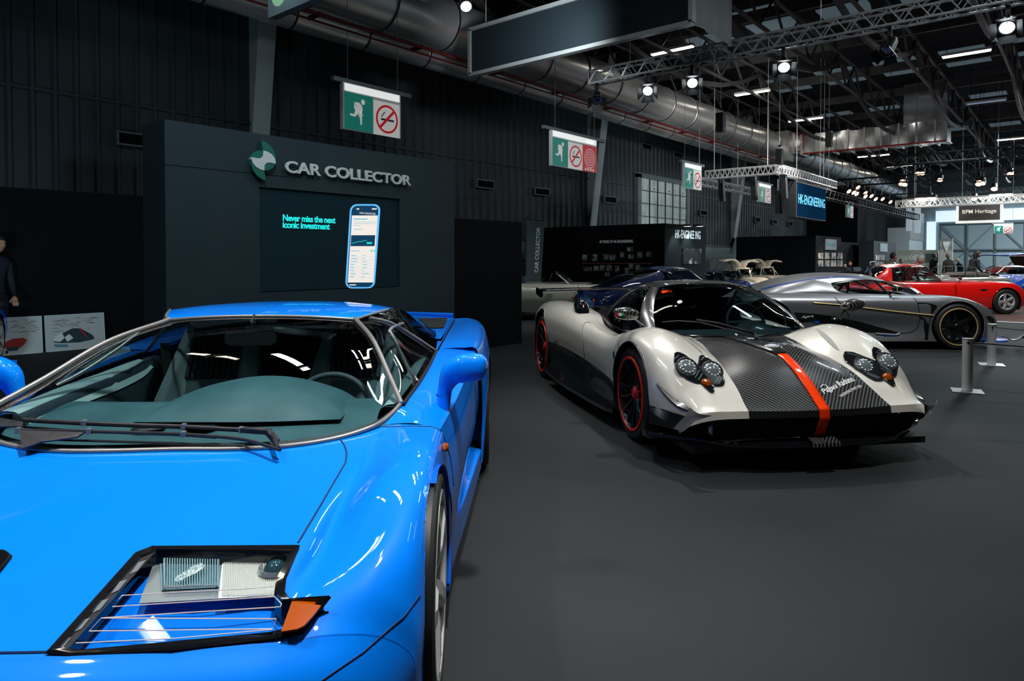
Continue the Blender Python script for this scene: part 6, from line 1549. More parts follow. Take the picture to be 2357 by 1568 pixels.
# draped lettering on the bonnet
btree = tree_of([o for o in hc.children if o.name.startswith('bonnet') and 'stripe' not in o.name])
def drape(txt, p0, p1, hpx, name, bold, shear=0):
    a, b, c1 = Z.on(btree, *p0, .001), Z.on(btree, *p1, .001), Z.on(btree, *hpx, .001)
    if not (a and b and c1): return
    X = (b-a); L0 = X.length; X = X/L0; H0 = (c1-a); Y = H0 - X*H0.dot(X)
    o = text_mesh(name, txt, 1, mat('decal_white', (.85,.86,.88), .5) if 'decal_white' not in bpy.data.materials else bpy.data.materials['decal_white'], hc, (0,0,0), (1,0,0), (0,1,0), 0, bold, shear=shear)
    xs = [v.co.x for v in o.data.vertices]; ys = [v.co.y for v in o.data.vertices]; kx, ky = L0/(max(xs)-min(xs)), Y.length/(max(ys)-min(ys)); Y = Y.normalized()
    for v in o.data.vertices:
        p = a + X*(v.co.x-min(xs))*kx + Y*(v.co.y-min(ys))*ky
        h = btree.ray_cast(Vector((p.x, p.y, p.z+.3)), Vector((0, 0, -1)))
        v.co = (p.x, p.y, (h[0].z if h[0] else p.z) + .003)
drape('Pagani', (1901,911), (1935.5,895), (1894,895), 'signature_decal', .02, .3)
drape('Raduno', (1935,892), (1970,877), (1929,877), 'signature_decal', .02, .3)
drape('VANISHING POINT 2023', (1937,916), (1985,891), (1934,909), 'event_decal', .004)
# fin lines of the scripted capital
for pts in (((1888,893),(1893,887),(1901,888),(1905,893),(1899,900)),):
    P = Z.trace(btree, pts, .003, 20)
    if len(P) > 3: strip('signature_flourish', P, .0035, bpy.data.materials['decal_white'], hc)
# pale louvres on the inner wing slopes, traced on the farther wing
ZW = tree_of([zwl])
V_ = [Z.on(ZW, x, y, .004) for x, y in ((1877,757),(1884,758),(1899,768),(1914,782),(1926,797),(1932,808),(1920,801),(1905,788),(1890,773))]
V_ = [v for v in V_ if v is not None]
if len(V_) > 4:
    for q in (1, -1): tri_fill('wing_louvre', V_, bpy.data.materials.get('louvre_grey') or mat('louvre_grey', (.30,.31,.30), .6), hc, q)
# shut lines, scripts
ZT = tree_of([zwr] + zt)
def zgap(pts, r=.003, m=None, n=40, off=.001, nm='shut_line'):
    P = Z.trace(ZT, pts, off, n)
    if len(P) > 2: strip(nm, P, r, m or mat('gap_grey', (.10,.10,.095), .6) if 'gap_grey' not in bpy.data.materials else (m or bpy.data.materials['gap_grey']), hc, 6)
zgap([(1360,743),(1347,742),(1342,752),(1341,770),(1343,800),(1346,827)])
zgap([(1425,783),(1423,805),(1424,822)])
zgap([(1419,810),(1420,840),(1414,868)])
zgap([(1273,783),(1276,788),(1282,784),(1286,790)], .0018, M['black'], 14, .002, 'side_script')
pt = Z.on(ZT, 1414, 817, .004)
if pt: s = MB(); s.lathe([(0,.004),(.018,.003),(.022,0)], 16, 'y'); s.V = [(x+pt.x, pt.y-y, z*1.6+pt.z) for x, y, z in s.V]; s.build('filler_button', M['chrome'], hc)
# mirrors: carbon leaf housings on long stalks
for q in (1, -1):
    t = bpy.data.objects.new('door_mirror', None); C.objects.link(t); t.parent = hc
    a = Z.S(1962, 702, 'x', -.18) if q > 0 else Z.S(1441, 722, 'x', -.10)
    b = Z.S(1925, 735, 'x', -.20) if q > 0 else Z.S(1485, 756, 'x', -.36)
    s = MB(); G = []
    for u in np.linspace(-1, 1, 17):
        w = (1-u*u)**.5; G.append([(a.x + .055*w*math.cos(k)*(1 if math.cos(k) > 0 else .4), a.y + u*.105, a.z + .048*w*math.sin(k) + .01*u*q) for k in np.linspace(0, 2*PI, 16, endpoint=False)])
    s.grid(G, wrap=True); s.build('mirror_shell', CB, t, 60)
    s = MB(); s.tube([a + Vector((-.0, -q*.03, -.01)), a.lerp(b, .5) + Vector((.0, 0, .012)), b], [.009, .008, .010], 8); s.lathe([(0,.012),(.03,.010),(.04,0)], 12, 'z', tuple(b)); s.build('mirror_stalk', M['black_gloss'], t)
    if q < 0:
        for k, m_ in enumerate((M['red'], M['white'], mat('flag_green', (.02,.35,.10), .5))):
            s = MB(); s.box((a.x+.045, a.y-.10+.026*k, a.z-.012), (a.x+.052, a.y-.075+.026*k, a.z+.008)); s.build('flag_marking', m_, t, None)
# wheels
for x, y, Rt_, Rr_, w_, zz in ((0, .90, .335, .258, .25, 0), (-2.651, .985, .340, .272, .33, 0)):
    for sg in (1, -1): wheel(hc, (x, sg*y, Rt_), Rt_, Rr_, w_, 7, 'twin', M['alloy_black'], sg, mat('ring_red', (.85,.02,.01), .4, spec=.3) if 'ring_red' not in bpy.data.materials else bpy.data.materials['ring_red'], M['red'], mcal=M['red'])
# cabin: seats, dash, wheel
cab = bpy.data.objects.new('interior', None); C.objects.link(cab); cab.parent = hc
s = MB(); s.grid(surf([[(-.18,y*.55,.70) for y in (-1,-.5,0,.5,1)],[(-.42,y*.60,.735) for y in (-1,-.5,0,.5,1)],[(-.52,y*.60,.70) for y in (-1,-.5,0,.5,1)],[(-.53,y*.6,.5) for y in (-1,-.5,0,.5,1)]], 16, 16)); s.build('dashboard', M['leather_dark'], cab)
s = MB(); G = [[(x, .14 + .17*u, .73 + h*max(0, math.cos(u*PI/2))**.6) for u in np.linspace(-1, 1, 13)] for x, h in ((-.40,0),(-.46,.05),(-.52,.06),(-.55,.0))]; s.grid(G); s.V = [(x, y+.18, z) for x, y, z in s.V]; s.build('instrument_hood', CB, cab, 50)
s = MB(); c_ = Vector((-.62,.32,.765)); ax = Vector((.9,0,.35)).normalized(); e1 = Vector((0,1,0)); e2 = ax.cross(e1)
s.tube([c_ + (e1*math.cos(a)+e2*math.sin(a))*.165 for a in np.linspace(0, 2*PI, 32, endpoint=False)], .014, 8, closed=True)
for a in (0, PI, -PI/2): s.tube([c_, c_ + (e1*math.cos(a)+e2*math.sin(a))*.16], .02, 8)
s.build('steering_wheel', M['leather_dark'], cab)
for y0 in (-.34, .34):
    s = MB(); G = [[(-1.0-.18*t, y0+u*.22*(1-.5*max(0,t-.6)), .35+.60*t+.0) for u in np.linspace(-1,1,9)] for t in np.linspace(0,1,8)]; s.grid(G); s.build('seat', M['leather_dark'], cab, 50, .08)
s = MB(); s.box((-1.3,-.6,.2), (-1.25,.6,.8)); s.box((-1.3,-.6,.2), (.0,.6,.22)); s.build('cabin_tub', M['black_matte'], cab, None)
p = Z.on(zwt, 1536, 672, .002)
if p is None: p = Vector((-.72,-.33,1.03))
s = MB(); s.add([(p.x, p.y-.045, p.z-.012),(p.x, p.y+.045, p.z-.006),(p.x-.02, p.y+.045, p.z+.012),(p.x-.02, p.y-.045, p.z+.006)], [(0,1,2,3)]); s.build('permit_sticker', M['orange'], hc, None)
W = bpy.data.objects.new('wiper', None); C.objects.link(W); W.parent = hc
P = [Z.on(zwt, x, y, .02) or Z.S(x, y, 'z', .74) for x, y in ((1735,772),(1700,762),(1650,748),(1602,741))]
s = MB(); s.tube([Z.S(1742,779,'z',.73)] + P, .009, 8); s.build('wiper_arm', M['black'], W)
P = [Z.on(zwt, x, y, .01) or Z.S(x, y, 'z', .74) for x, y in ((1525,744),(1560,741),(1610,744),(1660,757),(1720,772))]
s = MB(); s.tube(P, .006, 6); s.build('wiper_blade', M['black'], W)
s = MB(); s.box((-3.3,-.8,.12), (.8,.8,.16)); s.build('underbody', M['black'], hc, None)

# ================================================================ MATT GREY HYPERCAR
A = Pose(0, 6.34, 10.67, ang=-.05)
ag = thing('hypercar', 'matt grey hypercar with gold side stripe, parked side-on', 'car', A.loc, A.rz)
MGY = M['matte_grey']
body = [
 [(.80,0,.36),(.79,.40,.36),(.735,.70,.43),(.665,.86,.42),(.60,.925,.36),(.56,.93,.26),(.55,.91,.14)],
 [(.62,0,.50),(.60,.42,.50),(.60,.76,.572),(.52,.89,.53),(.46,.945,.42),(.45,.945,.28),(.45,.93,.12)],
 [(.38,0,.60),(.38,.45,.60),(.42,.78,.668),(.36,.92,.61),(.33,.958,.47),(.33,.955,.30),(.33,.95,.12)],
 [(.15,0,.69),(.15,.45,.68),(.20,.78,.738),(.16,.93,.685),(.10,.96,.50),(.10,.955,.30),(.10,.95,.12)],
 [(-.08,0,.735),(-.08,.46,.74),(-.08,.78,.772),(-.08,.93,.72),(-.08,.965,.52),(-.08,.955,.30),(-.08,.95,.12)],
 [(-.40,.0,.74),(-.40,.50,.752),(-.40,.78,.778),(-.40,.925,.71),(-.42,.955,.52),(-.42,.93,.30),(-.42,.955,.12)],
 [(-.95,0,.76),(-.95,.70,.778),(-.95,.82,.780),(-.95,.93,.70),(-.95,.945,.52),(-.95,.91,.32),(-.95,.965,.12)],
 [(-1.6,0,.77),(-1.6,.70,.785),(-1.6,.83,.783),(-1.6,.945,.705),(-1.6,.965,.54),(-1.6,.93,.34),(-1.6,.975,.12)],
 [(-2.3,0,.78),(-2.3,.62,.795),(-2.3,.85,.785),(-2.3,.972,.71),(-2.3,.992,.54),(-2.3,.985,.34),(-2.3,.98,.13)],
 [(-2.9,0,.79),(-2.9,.55,.80),(-2.9,.84,.79),(-2.9,.96,.70),(-2.9,.98,.54),(-2.9,.97,.34),(-2.9,.95,.2)],
 [(-3.25,0,.74),(-3.25,.5,.745),(-3.25,.78,.73),(-3.25,.89,.64),(-3.25,.90,.5),(-3.25,.89,.36),(-3.25,.88,.25)]]
Ga = surf(body, 201, 101)
ab = shell(Ga, 'body_shell', MGY, ag, arches=[(.075, .333, .365), (-2.62, .345, .385)], ymin=.88)
well(ag, .075, .333, .363, .945, .62); well(ag, -2.62, .345, .383, .97, .6)
s = MB(); s.add([(-3.25,-.88,.25),(-3.25,.88,.25),(-3.25,.88,.72),(-3.25,-.88,.72)], [(0,1,2,3)]); s.box((-3.2,-.85,.10),(.5,.85,.14)); s.build('underbody', M['black'], ag, None)
# cabin
def AS(px, py, y): p = A.S(px, py, 'y', -y); return (p.x, -p.y, p.z)
roofc = [(-.50,0,.962),(-.70,0,1.022),(-.88,0,1.060),(-1.25,0,1.081),(-1.61,0,1.071),(-1.98,0,1.023),(-2.35,0,.930),(-2.58,0,.835),(-2.9,0,.80)]
roofe = [(-.80,.52,.962),(-.92,.545,.985),(-1.05,.56,1.002),(-1.30,.565,1.018),(-1.61,.555,1.005),(-1.95,.53,.960),(-2.30,.50,.890),(-2.55,.47,.825),(-2.9,.45,.80)]
net = [[a, (a[0]*.6+b[0]*.4-.02, b[1]*.45, a[2]*.985+b[2]*.015+.0), (a[0]*.2+b[0]*.8, b[1]*.82, a[2]*.45+b[2]*.55), b] for a, b in zip(roofc, roofe)]
shell(surf(net, 60, 24), 'roof', MGY, ag)
wb_ = [(.03,0,.737),(-.02,.25,.742),(-.15,.45,.752),(-.36,.62,.772)]
wt_ = [(-.50,0,.962),(-.53,.20,.962),(-.62,.38,.963),(-.80,.52,.962)]
tp = crv([(x,-y,z) for x,y,z in wt_[::-1]][:-1]+wt_, 24); bt = crv([(x,-y,z) for x,y,z in wb_[::-1]][:-1]+wb_, 30); ra_ = crv([wt_[-1], (-.58,.58,.875), wb_[-1]], 10); 
s = MB(); s.grid(coons(tp, bt, mirror_y(ra_), ra_, 14, 30, (.02,0,.04))); s.build('windscreen', M['clear_glass'], ag, 60)
Wc = crv([AS(1913,652,.60), AS(1918,662,.655), AS(1930,671,.69), AS(1955,677,.705), AS(1985,679,.71)], 16)
wtop = crv([AS(1913,652,.60), AS(1950,647.5,.58), AS(1998,645,.57), (-.80,.525,.960)], 20)
wbot = crv([tuple(Wc[-1]), AS(2040,680,.70), (-.36,.625,.772)], 20)
def asg(s): s.grid(coons(wtop, wbot, Wc, [(-.80,.525,.960), (-.58,.585,.875), (-.36,.625,.772)], 12, 20))
pair(asg, 'side_window', M['clear_glass'], ag, 60)
def aq(s):
    e = [(b[0], b[1]+.002, b[2]) for b in roofe[::-1]][1:6]
    topc = crv([(-2.55,.47,.825)] + [(-2.30,.505,.89),(-1.95,.535,.96),(-1.80,.55,.985)] + [tuple(Wc[0])], 20)
    botc = crv([(-2.6,.62,.80),(-2.2,.66,.795),(-1.8,.69,.79), tuple(Wc[-1])], 20)
    s.grid(coons(topc, botc, [(-2.55,.47,.825),(-2.6,.62,.80)], Wc, 14, 24, (0,.02,.015)))
    s.grid(np.stack([crv(roofe[1:6][::-1], 20), np.array([ (p[0], p[1]+.004, p[2]-.004) for p in crv([(-1.95,.533,.955), tuple(Wc[0]), tuple(wtop[10]), tuple(wtop[-1])], 20)])], 1))
pair(aq, 'quarter_panel', MGY, ag, 50)
for q in (1, -1):
    strip('pillar', [(x, q*y, z) for x, y, z in ((-.80,.525,.960),(-.58,.587,.875),(-.36,.628,.770))], .016, M['black_gloss'], ag)
    strip('window_trim', [(p[0], q*(p[1]+.004), p[2]) for p in wtop], .010, M['black'], ag)
    strip('window_trim', [(p[0], q*(p[1]+.004), p[2]) for p in wbot], .007, M['black'], ag)
    strip('roof_line', [(p[0], q*(p[1]*.93), p[2]+.012) for p in crv(roofe[2:8], 24)], .007, M['blue_deep'], ag)
    s = MB(); p0 = AS(2014, 647, .57); p1 = AS(2048, 680, .66); s.bar((p0[0], q*p0[1], p0[2]), (p1[0], q*p1[1], p1[2]), .035, .03); s.build('door_pillar', M['black'], ag, None)
    p = AS(2066, 665, .93); t = bpy.data.objects.new('door_mirror', None); C.objects.link(t); t.parent = ag
    s = MB(); G = [[(p[0]+u*.085, q*(p[1] + .05*(1-u*u)**.5*math.cos(k)), p[2] + .045*(1-u*u)**.5*math.sin(k)) for k in np.linspace(0, 2*PI, 12, endpoint=False)] for u in np.linspace(-1,1,11)]; s.grid(G, wrap=True); s.build('mirror_shell', M['black_gloss'], t, 60)
    s = MB(); s.bar((p[0]-.02, q*(p[1]-.03), p[2]-.03), (p[0]-.06, q*.80, .775), .02); s.build('mirror_stalk', M['black_gloss'], t, None)
    s = MB(); s.bar((p[0]-.03, q*(p[1]+.05), p[2]-.05), (p[0]-.03, q*(p[1]+.05), p[2]+.055), .012, .008); s.build('mirror_stripe', M['gold'], t, None)
s = MB()
for y0 in (-.32, .32): s.add([(-1.42,y0-.2,.55),(-1.42,y0+.2,.55),(-1.60,y0+.14,.93),(-1.60,y0-.14,.93),(-1.50,y0-.2,.55),(-1.50,y0+.2,.55),(-1.68,y0+.14,.93),(-1.68,y0-.14,.93)], [(0,1,2,3),(7,6,5,4),(2,6,7,3),(1,5,6,2),(0,3,7,4)])
s.build('seat', M['black'], ag, None)
s = MB(); s.tube([Vector((-1.0,.32,.78)) + Vector((.06*math.sin(a), .15*math.cos(a), .15*math.sin(a))) for a in np.linspace(0,2*PI,24,endpoint=False)], .014, 8, closed=True); s.build('steering_wheel', M['black'], ag)
s = MB(); s.grid(surf([[(-.30,y,.745) for y in (-.5,0,.5)],[(-.75,y,.82) for y in (-.58,0,.58)],[(-.85,y,.70) for y in (-.6,0,.6)]], 10, 10)); s.build('dashboard', M['black'], ag)
AT = tree_of([ab])
def adecal(name, pts, m, off=.004, n=50, mirror=True):
    P = [A.on(AT, x, y, off) for x, y in arc_pts(list(pts)+[pts[0]], n)[:-1]]; P = [p for p in P if p is not None]
    if len(P) < 3: return
    for f_ in ((1, -1) if mirror else (1,)): tri_fill(name, P, m, ag, f_)
adecal('side_intake', [(1829,719),(1878,723),(1924,729),(1980,741),(2034,756),(2062,764),(2074,766),(2070,770),(2040,769),(1990,764),(1930,752),(1870,740),(1840,742)], M['black_matte'])
adecal('wing_vent', [(2113,696.5),(2130,697),(2150,701),(2158,705),(2150,716),(2144,725),(2139,745),(2136,782),(2128,783),(2131,760),(2133,740),(2125,735),(2116.5,733)], M['black_matte'])
adecal('nose_vent', [(2269,729),(2280,728),(2288,735),(2289,742),(2284,743),(2275,738)], M['black_matte'])
def aline(name, pts, r, m, off=.003, n=40):
    P = A.trace(AT, pts, off, n)
    if len(P) > 3:
        for q in (1, -1): strip(name, [(p.x, q*p.y, p.z) for p in P], r, m, ag, 6)
aline('side_stripe', [(1872,697),(1935,702),(1984,708),(2050,716),(2116,723),(2156,726.5)], .011, M['gold'])
aline('shut_line', [(2102,686),(2110,693),(2114,704),(2117,733),(2113,751),(2103,762),(2085,767),(2068,767)], .004, M['black'])
aline('shut_line', [(1921,684),(1940,706),(1955,727)], .004, M['black'])
aline('shut_line', [(2250,697),(2248,703),(2245,710)], .004, M['black'])
aline('sill_highlight', [(2015,768),(2040,770),(2062,771),(2070,768)], .016, MGY)
aline('blue_accent', [(2035,774),(2055,774),(2067,773)], .005, M['blue_deep'])
adecal('name_panel', [(1828,719.5),(1873,723),(1884,738),(1842,738)], M['black'], .006, 20)
adecal('blue_flash', [(1872,739),(1884,739),(1887,743),(1876,744)], M['blue_deep'], .008, 16)
p0, p1 = A.on(AT, 1843, 734, .012), A.on(AT, 1872, 731, .012)
if p0 and p1: fit_text('name_script', 'Agera', M['white'], ag, p0, (p1.x, p1.y, p1.z), .045, None, (0, -1, 0), .004, .01, .4)
s = MB(); o2a = arc_pts([(.92,0,0),(.92,.45,0),(.86,.80,0),(.72,1.0,0),(.50,.99,0)], 20); G = []
for x, y, _ in list(mirror_y(o2a)[::-1][:-1]) + list(o2a): G.append([(x-.2, y*.9, .15), (x, y, .14), (x, y, .12), (x-.2, y*.9, .11)])
s.grid(G); s.build('front_splitter', M['blue_deep'], ag, 50)
for q in (1, -1):
    s = MB(); s.grid(surf([[(.60,q*.93,.24),(.62,q*1.0,.22)],[(.80,q*.90,.16),(.84,q*1.0,.15)],[(.98,q*.80,.15),(1.02,q*.92,.24)],[(1.15,q*.6,.13),(1.20,q*.74,.17)]], 20, 6)); s.build('canard', MGY, ag, 50, .01)
for x, Rt_, Rr_ in ((.075,.330,.262),(-2.62,.345,.272)):
    for sg in (1, -1): wheel(ag, (x, sg*.955, Rt_), Rt_, Rr_, .26, 5, 'wide', M['alloy_black'], sg, M['gold'], M['alloy_black'])

# ================================================================ PARAMETRIC CARS FOR THE ROWS BEHIND
def simple_car(name, label, pose, st, paint, cab=None, wheels=(), Rt=.31, Rr=.21, chrome=True, wstyle='five', rim=None, wmat=None, extra=None, group=None, arch=True):
    """st: stations (x, z centre, z wing, half width, z mid, z bottom) nose to tail"""
    t = thing(name, label, 'car', pose.loc, pose.rz, group)
    net = [[(x,0,zc),(x,w*.38,zc*.985+zw*.015),(x,w*.72,zw),(x,w*.93,zw-.06),(x,w,zm),(x,w*.985,(zm+zb)/2),(x,w*.93,zb)] for x, zc, zw, w, zm, zb in st]
    x0, _, _, w0, zm0, zb0 = st[0]; net.insert(0, [(x0+.04,0,(st[0][1]+zb0)/2)] + [(x0+.03,w0*k,zm0*.9) for k in (.2,.4,.5,.55,.5,.4)])
    x0, _, _, w0, zm0, zb0 = st[-1]; net.append([(x0-.04,0,(st[-1][1]+zb0)/2)] + [(x0-.03,w0*k,zm0*.9) for k in (.2,.4,.5,.55,.5,.4)])
    wm = max(q[3] for q in st)
    b = shell(surf(net, 121, 61), 'body_shell', paint, t, arches=[(x, Rt, Rt*1.13) for x in wheels] if arch else (), ymin=wm*.86)
    if arch:
        for x in wheels: well(t, x, Rt, Rt*1.12, wm*.97, wm*.6)
    if cab:
        wb, wt, rtp, rb, zr, wr, wbl, zb_ = cab      # windscreen base x, top x, roof rear x, rear glass base x, roof z, half width roof, half width belt, belt z
        tp = crv([(wt-.03,-wr,zr-.03),(wt,0,zr),(wt-.03,wr,zr-.03)], 12); bt = crv([(wb-.12,-wbl,zb_),(wb,0,zb_+.01),(wb-.12,wbl,zb_)], 12)
        s = MB(); s.grid(coons(tp, bt, [(wt-.03,-wr,zr-.03),(wb-.12,-wbl,zb_)], [(wt-.03,wr,zr-.03),(wb-.12,wbl,zb_)], 8, 14, (.03,0,.02))); s.build('windscreen', M['clear_glass'] if rtp is None else M['side_glass'], t, 60)
        fr = M['chrome'] if chrome else M['black']
        s = MB(); s.tube(tp, .012, 6); s.build('windscreen_frame', fr, t)
        for q in (1, -1):
            strip('windscreen_pillar', [(wt-.03,q*wr,zr-.03),(wb-.12,q*wbl,zb_)], .016, fr, t)
        if rtp is not None:
            zr2 = zr - .02
            nt = [[(wt,0,zr),(wt-.02,wr*.6,zr-.008),(wt-.03,wr,zr-.03)],[((wt+rtp)/2,0,zr+.03),((wt+rtp)/2,wr*.6,zr+.02),((wt+rtp)/2,wr*1.03,zr-.025)],[(rtp,0,zr2),(rtp,wr*.6,zr2-.01),(rtp,wr,zr2-.04)]]
            shell(surf(nt, 20, 12), 'roof', paint, t)
            s = MB(); s.grid(coons([(rtp,-wr,zr2-.04),(rtp,0,zr2),(rtp,wr,zr2-.04)], [(rb,-wbl*.85,zb_),(rb,0,zb_+.02),(rb,wbl*.85,zb_)], [(rtp,-wr,zr2-.04),(rb,-wbl*.85,zb_)], [(rtp,wr,zr2-.04),(rb,wbl*.85,zb_)], 8, 12, (-.02,0,.03))); s.build('rear_window', M['smoke_glass'], t, 60)
            qx = rtp + (wt-rtp)*.12
            def sw(s): s.grid(coons([(qx,wr,zr2-.045),(wt-.03,wr,zr-.04)], [(qx-.05,wbl,zb_),(wb-.12,wbl,zb_)], [(qx,wr,zr2-.045),(qx-.05,wbl,zb_)], [(wt-.03,wr,zr-.04),(wb-.12,wbl,zb_)], 8, 10, (0,.015,0)))
            pair(sw, 'side_window', M['side_glass'], t, 60)
            def cp(s): s.grid(coons([(rtp,wr,zr2-.04),(qx,wr,zr2-.045)], [(rb,wbl*.86,zb_),(qx-.05,wbl,zb_)], [(rtp,wr,zr2-.04),(rb,wbl*.86,zb_)], [(qx,wr,zr2-.045),(qx-.05,wbl,zb_)], 8, 8, (0,.02,.02)))
            pair(cp, 'rear_pillar', paint, t, 50)
            for q in (1, -1): strip('window_trim', [(qx-.05,q*(wbl+.01),zb_+.005),(qx,q*(wr+.01),zr2-.045),(wt-.03,q*(wr+.01),zr-.04)], .010, fr, t)
        for y0 in (-.33, .33):
            s = MB(); s.add([(wb-.95,y0-.2,zb_-.25),(wb-.95,y0+.2,zb_-.25),(wb-1.08,y0+.17,zb_+.14),(wb-1.08,y0-.17,zb_+.14),(wb-1.06,y0-.2,zb_-.25),(wb-1.06,y0+.2,zb_-.25),(wb-1.18,y0+.17,zb_+.14),(wb-1.18,y0-.17,zb_+.14)], [(0,1,2,3),(7,6,5,4),(2,6,7,3),(1,5,6,2),(0,3,7,4)]); s.build('seat', wmat or M['leather_dark'], t, None)
        s = MB(); c_ = Vector((wb-.55,.33,zb_+.03)); s.tube([c_ + Vector((.07*math.sin(a), .17*math.cos(a), .17*math.sin(a))) for a in np.linspace(0,2*PI,24,endpoint=False)], .012, 6, closed=True); s.build('steering_wheel', wmat or M['black'], t)
    for x in wheels:
        for sg in (1, -1): wheel(t, (x, sg*wm*.965, Rt), Rt, Rr, .19, 5, wstyle, rim or M['alloy'], sg, seg=32)
    if extra: extra(t, b)
    return t

# red classic coupe behind the grey car
RC_ = Pose(0, 16.4 if 0 else (2267-1178.5)*16.6/1571, 16.6, ang=-.02)
def red_extra(t, b):
    for q in (1, -1):
        s = MB(); s.lathe([(0,.07),(.05,.05),(.075,0),(.08,-.03)], 16, 'x', (.58,q*.62,.60)); s.build('headlamp', M['chrome'], t)
        s = MB(); s.bar((.55,q*.2,.38), (.62,q*.70,.36), .05, .06); s.build('bumper_bar', M['chrome'], t, None)
        s = MB(); s.add([(-.62,q*.78,.60),(-.45,q*.78,.60),(-.48,q*.785,.54),(-.58,q*.785,.54)], [(0,1,2,3)]); s.build('wing_vent', M['black'], t, None)
        s = MB(); s.lathe([(0,.05),(.045,.035),(.06,0)], 14, 'x', (-1.05,q*.70,.84)); s.build('wing_mirror', M['chrome'], t)
        P = [(-1.2,q*.79,.72),(-1.18,q*.80,.62),(-1.18,q*.80,.45)]; strip('shut_line', P, .006, M['black'], t)
rcar = simple_car('classic_car', 'glossy red classic coupe behind the matt grey car', RC_,
 [(.60,.46,.50,.50,.42,.26),(.50,.58,.62,.66,.44,.20),(.25,.70,.74,.76,.48,.17),(-.1,.745,.775,.79,.50,.16),(-.6,.765,.77,.79,.50,.16),(-1.2,.77,.765,.79,.50,.16),(-2.0,.775,.77,.80,.50,.16),(-2.6,.76,.77,.79,.50,.18),(-3.0,.68,.70,.72,.48,.22),(-3.2,.58,.58,.62,.45,.28)],
 M['red_paint'], (-1.30,-1.72,-2.62,-3.02,1.155,.50,.66,.765), (0,-2.35), .30, .19, extra=red_extra, rim=M['aluminium'])
# silver roadster behind it, soft top folded
SR = Pose(0, (2190-1178.5)*19.5/1571, 19.5, ang=math.radians(-122))
SR = Pose(0, 11.56, 18.8, ang=math.radians(-150))
def top_extra(t, b):
    s = MB(); G = []
    for x, h in ((-1.75,.02),(-1.85,.10),(-2.05,.13),(-2.25,.08),(-2.35,.01)): G.append([(x, y, .80 + h*math.cos(y*1.2)) for y in np.linspace(-.62,.62,12)])
    s.grid(surf(G, 20, 20)); s.build('folded_top', mat('taupe_cloth', (.12,.09,.085), .9), t, 60)
simple_car('classic_car', 'silver open roadster with folded taupe hood, right of the red coupe', SR,
 [(.65,.50,.52,.60,.45,.25),(.45,.66,.70,.76,.48,.2),(0,.74,.79,.82,.5,.18),(-.6,.78,.80,.83,.5,.18),(-1.2,.78,.80,.83,.5,.18),(-2.0,.78,.79,.83,.5,.18),(-2.6,.76,.78,.81,.5,.2),(-3.1,.60,.62,.66,.45,.26)],
 M['silver_paint'], (-.85,-1.15,None,-2,1.10,.56,.66,.79), (0,-2.3), .31, .2, extra=top_extra)
# silver fastback at the right edge and the blue car with raised lid
SF = Pose(0, 15.4, 23.5, ang=math.radians(170))
simple_car('classic_car', 'silver fastback coupe at the right edge behind the roadster', SF,
 [(.7,.50,.52,.60,.45,.25),(.4,.66,.70,.74,.48,.2),(0,.74,.78,.80,.5,.18),(-.6,.78,.79,.82,.5,.18),(-1.2,.78,.80,.82,.5,.18),(-2.0,.80,.80,.83,.5,.18),(-2.6,.78,.78,.81,.5,.2),(-3.2,.60,.62,.66,.45,.26)],
 mat('rose_silver', (.55,.48,.46), .3, .4, 1.0), (-.7,-1.15,-2.0,-2.9,1.06,.50,.68,.79), (0,-2.35), .31, .2)
BR = Pose(0, 15.75, 21.0, ang=math.radians(184))
simple_car('classic_car', 'bright blue car cut by the right edge, behind the rope', BR,
 [(.7,.50,.52,.60,.45,.25),(.4,.66,.72,.76,.48,.2),(0,.76,.80,.82,.5,.18),(-.6,.80,.80,.83,.5,.18),(-1.2,.80,.80,.83,.5,.18),(-2.0,.80,.80,.83,.5,.18),(-2.6,.78,.78,.81,.5,.2),(-3.2,.60,.62,.66,.45,.26)],
 mat('royal_blue', (.0,.05,.32), .5, 0, .5, spec=.1), None, (0,-2.35), .31, .2)
def lid_extra(t, b):
    s = MB(); s.grid(surf([[(.9,-.9,1.42),(.9,0,1.45),(.9,.9,1.42)],[(-.1,-.9,1.50),(-.1,0,1.53),(-.1,.9,1.50)],[(-.8,-.85,1.44),(-.8,0,1.46),(-.8,.85,1.44)]], 12, 10)); s.build('raised_lid', mat('lid_blue', (.0,.05,.20), .5, 0, .3, spec=.1), t, 50, .03)
    s = MB(); s.add([(-.7,-.8,1.40),(-.7,.8,1.40),(-1.0,.75,.85),(-1.0,-.75,.85)], [(0,1,2,3)]); s.build('lid_lining', mat('lid_brown', (.14,.07,.05), .7), t, None, .04)
simple_car('classic_car', 'dark car far right with its blue lid raised over a brown lining', Pose(0, 18.6, 25.5, ang=math.radians(185)),
 [(.7,.50,.52,.60,.45,.25),(.4,.66,.70,.74,.48,.2),(0,.74,.78,.80,.5,.18),(-.9,.78,.79,.82,.5,.18),(-2.0,.80,.80,.83,.5,.18),(-2.6,.78,.78,.81,.5,.2),(-3.2,.60,.62,.66,.45,.26)],
 mat('dark_taupe', (.06,.05,.05), .4, 0, 1.0), None, (0,-2.35), .31, .2, extra=lid_extra)
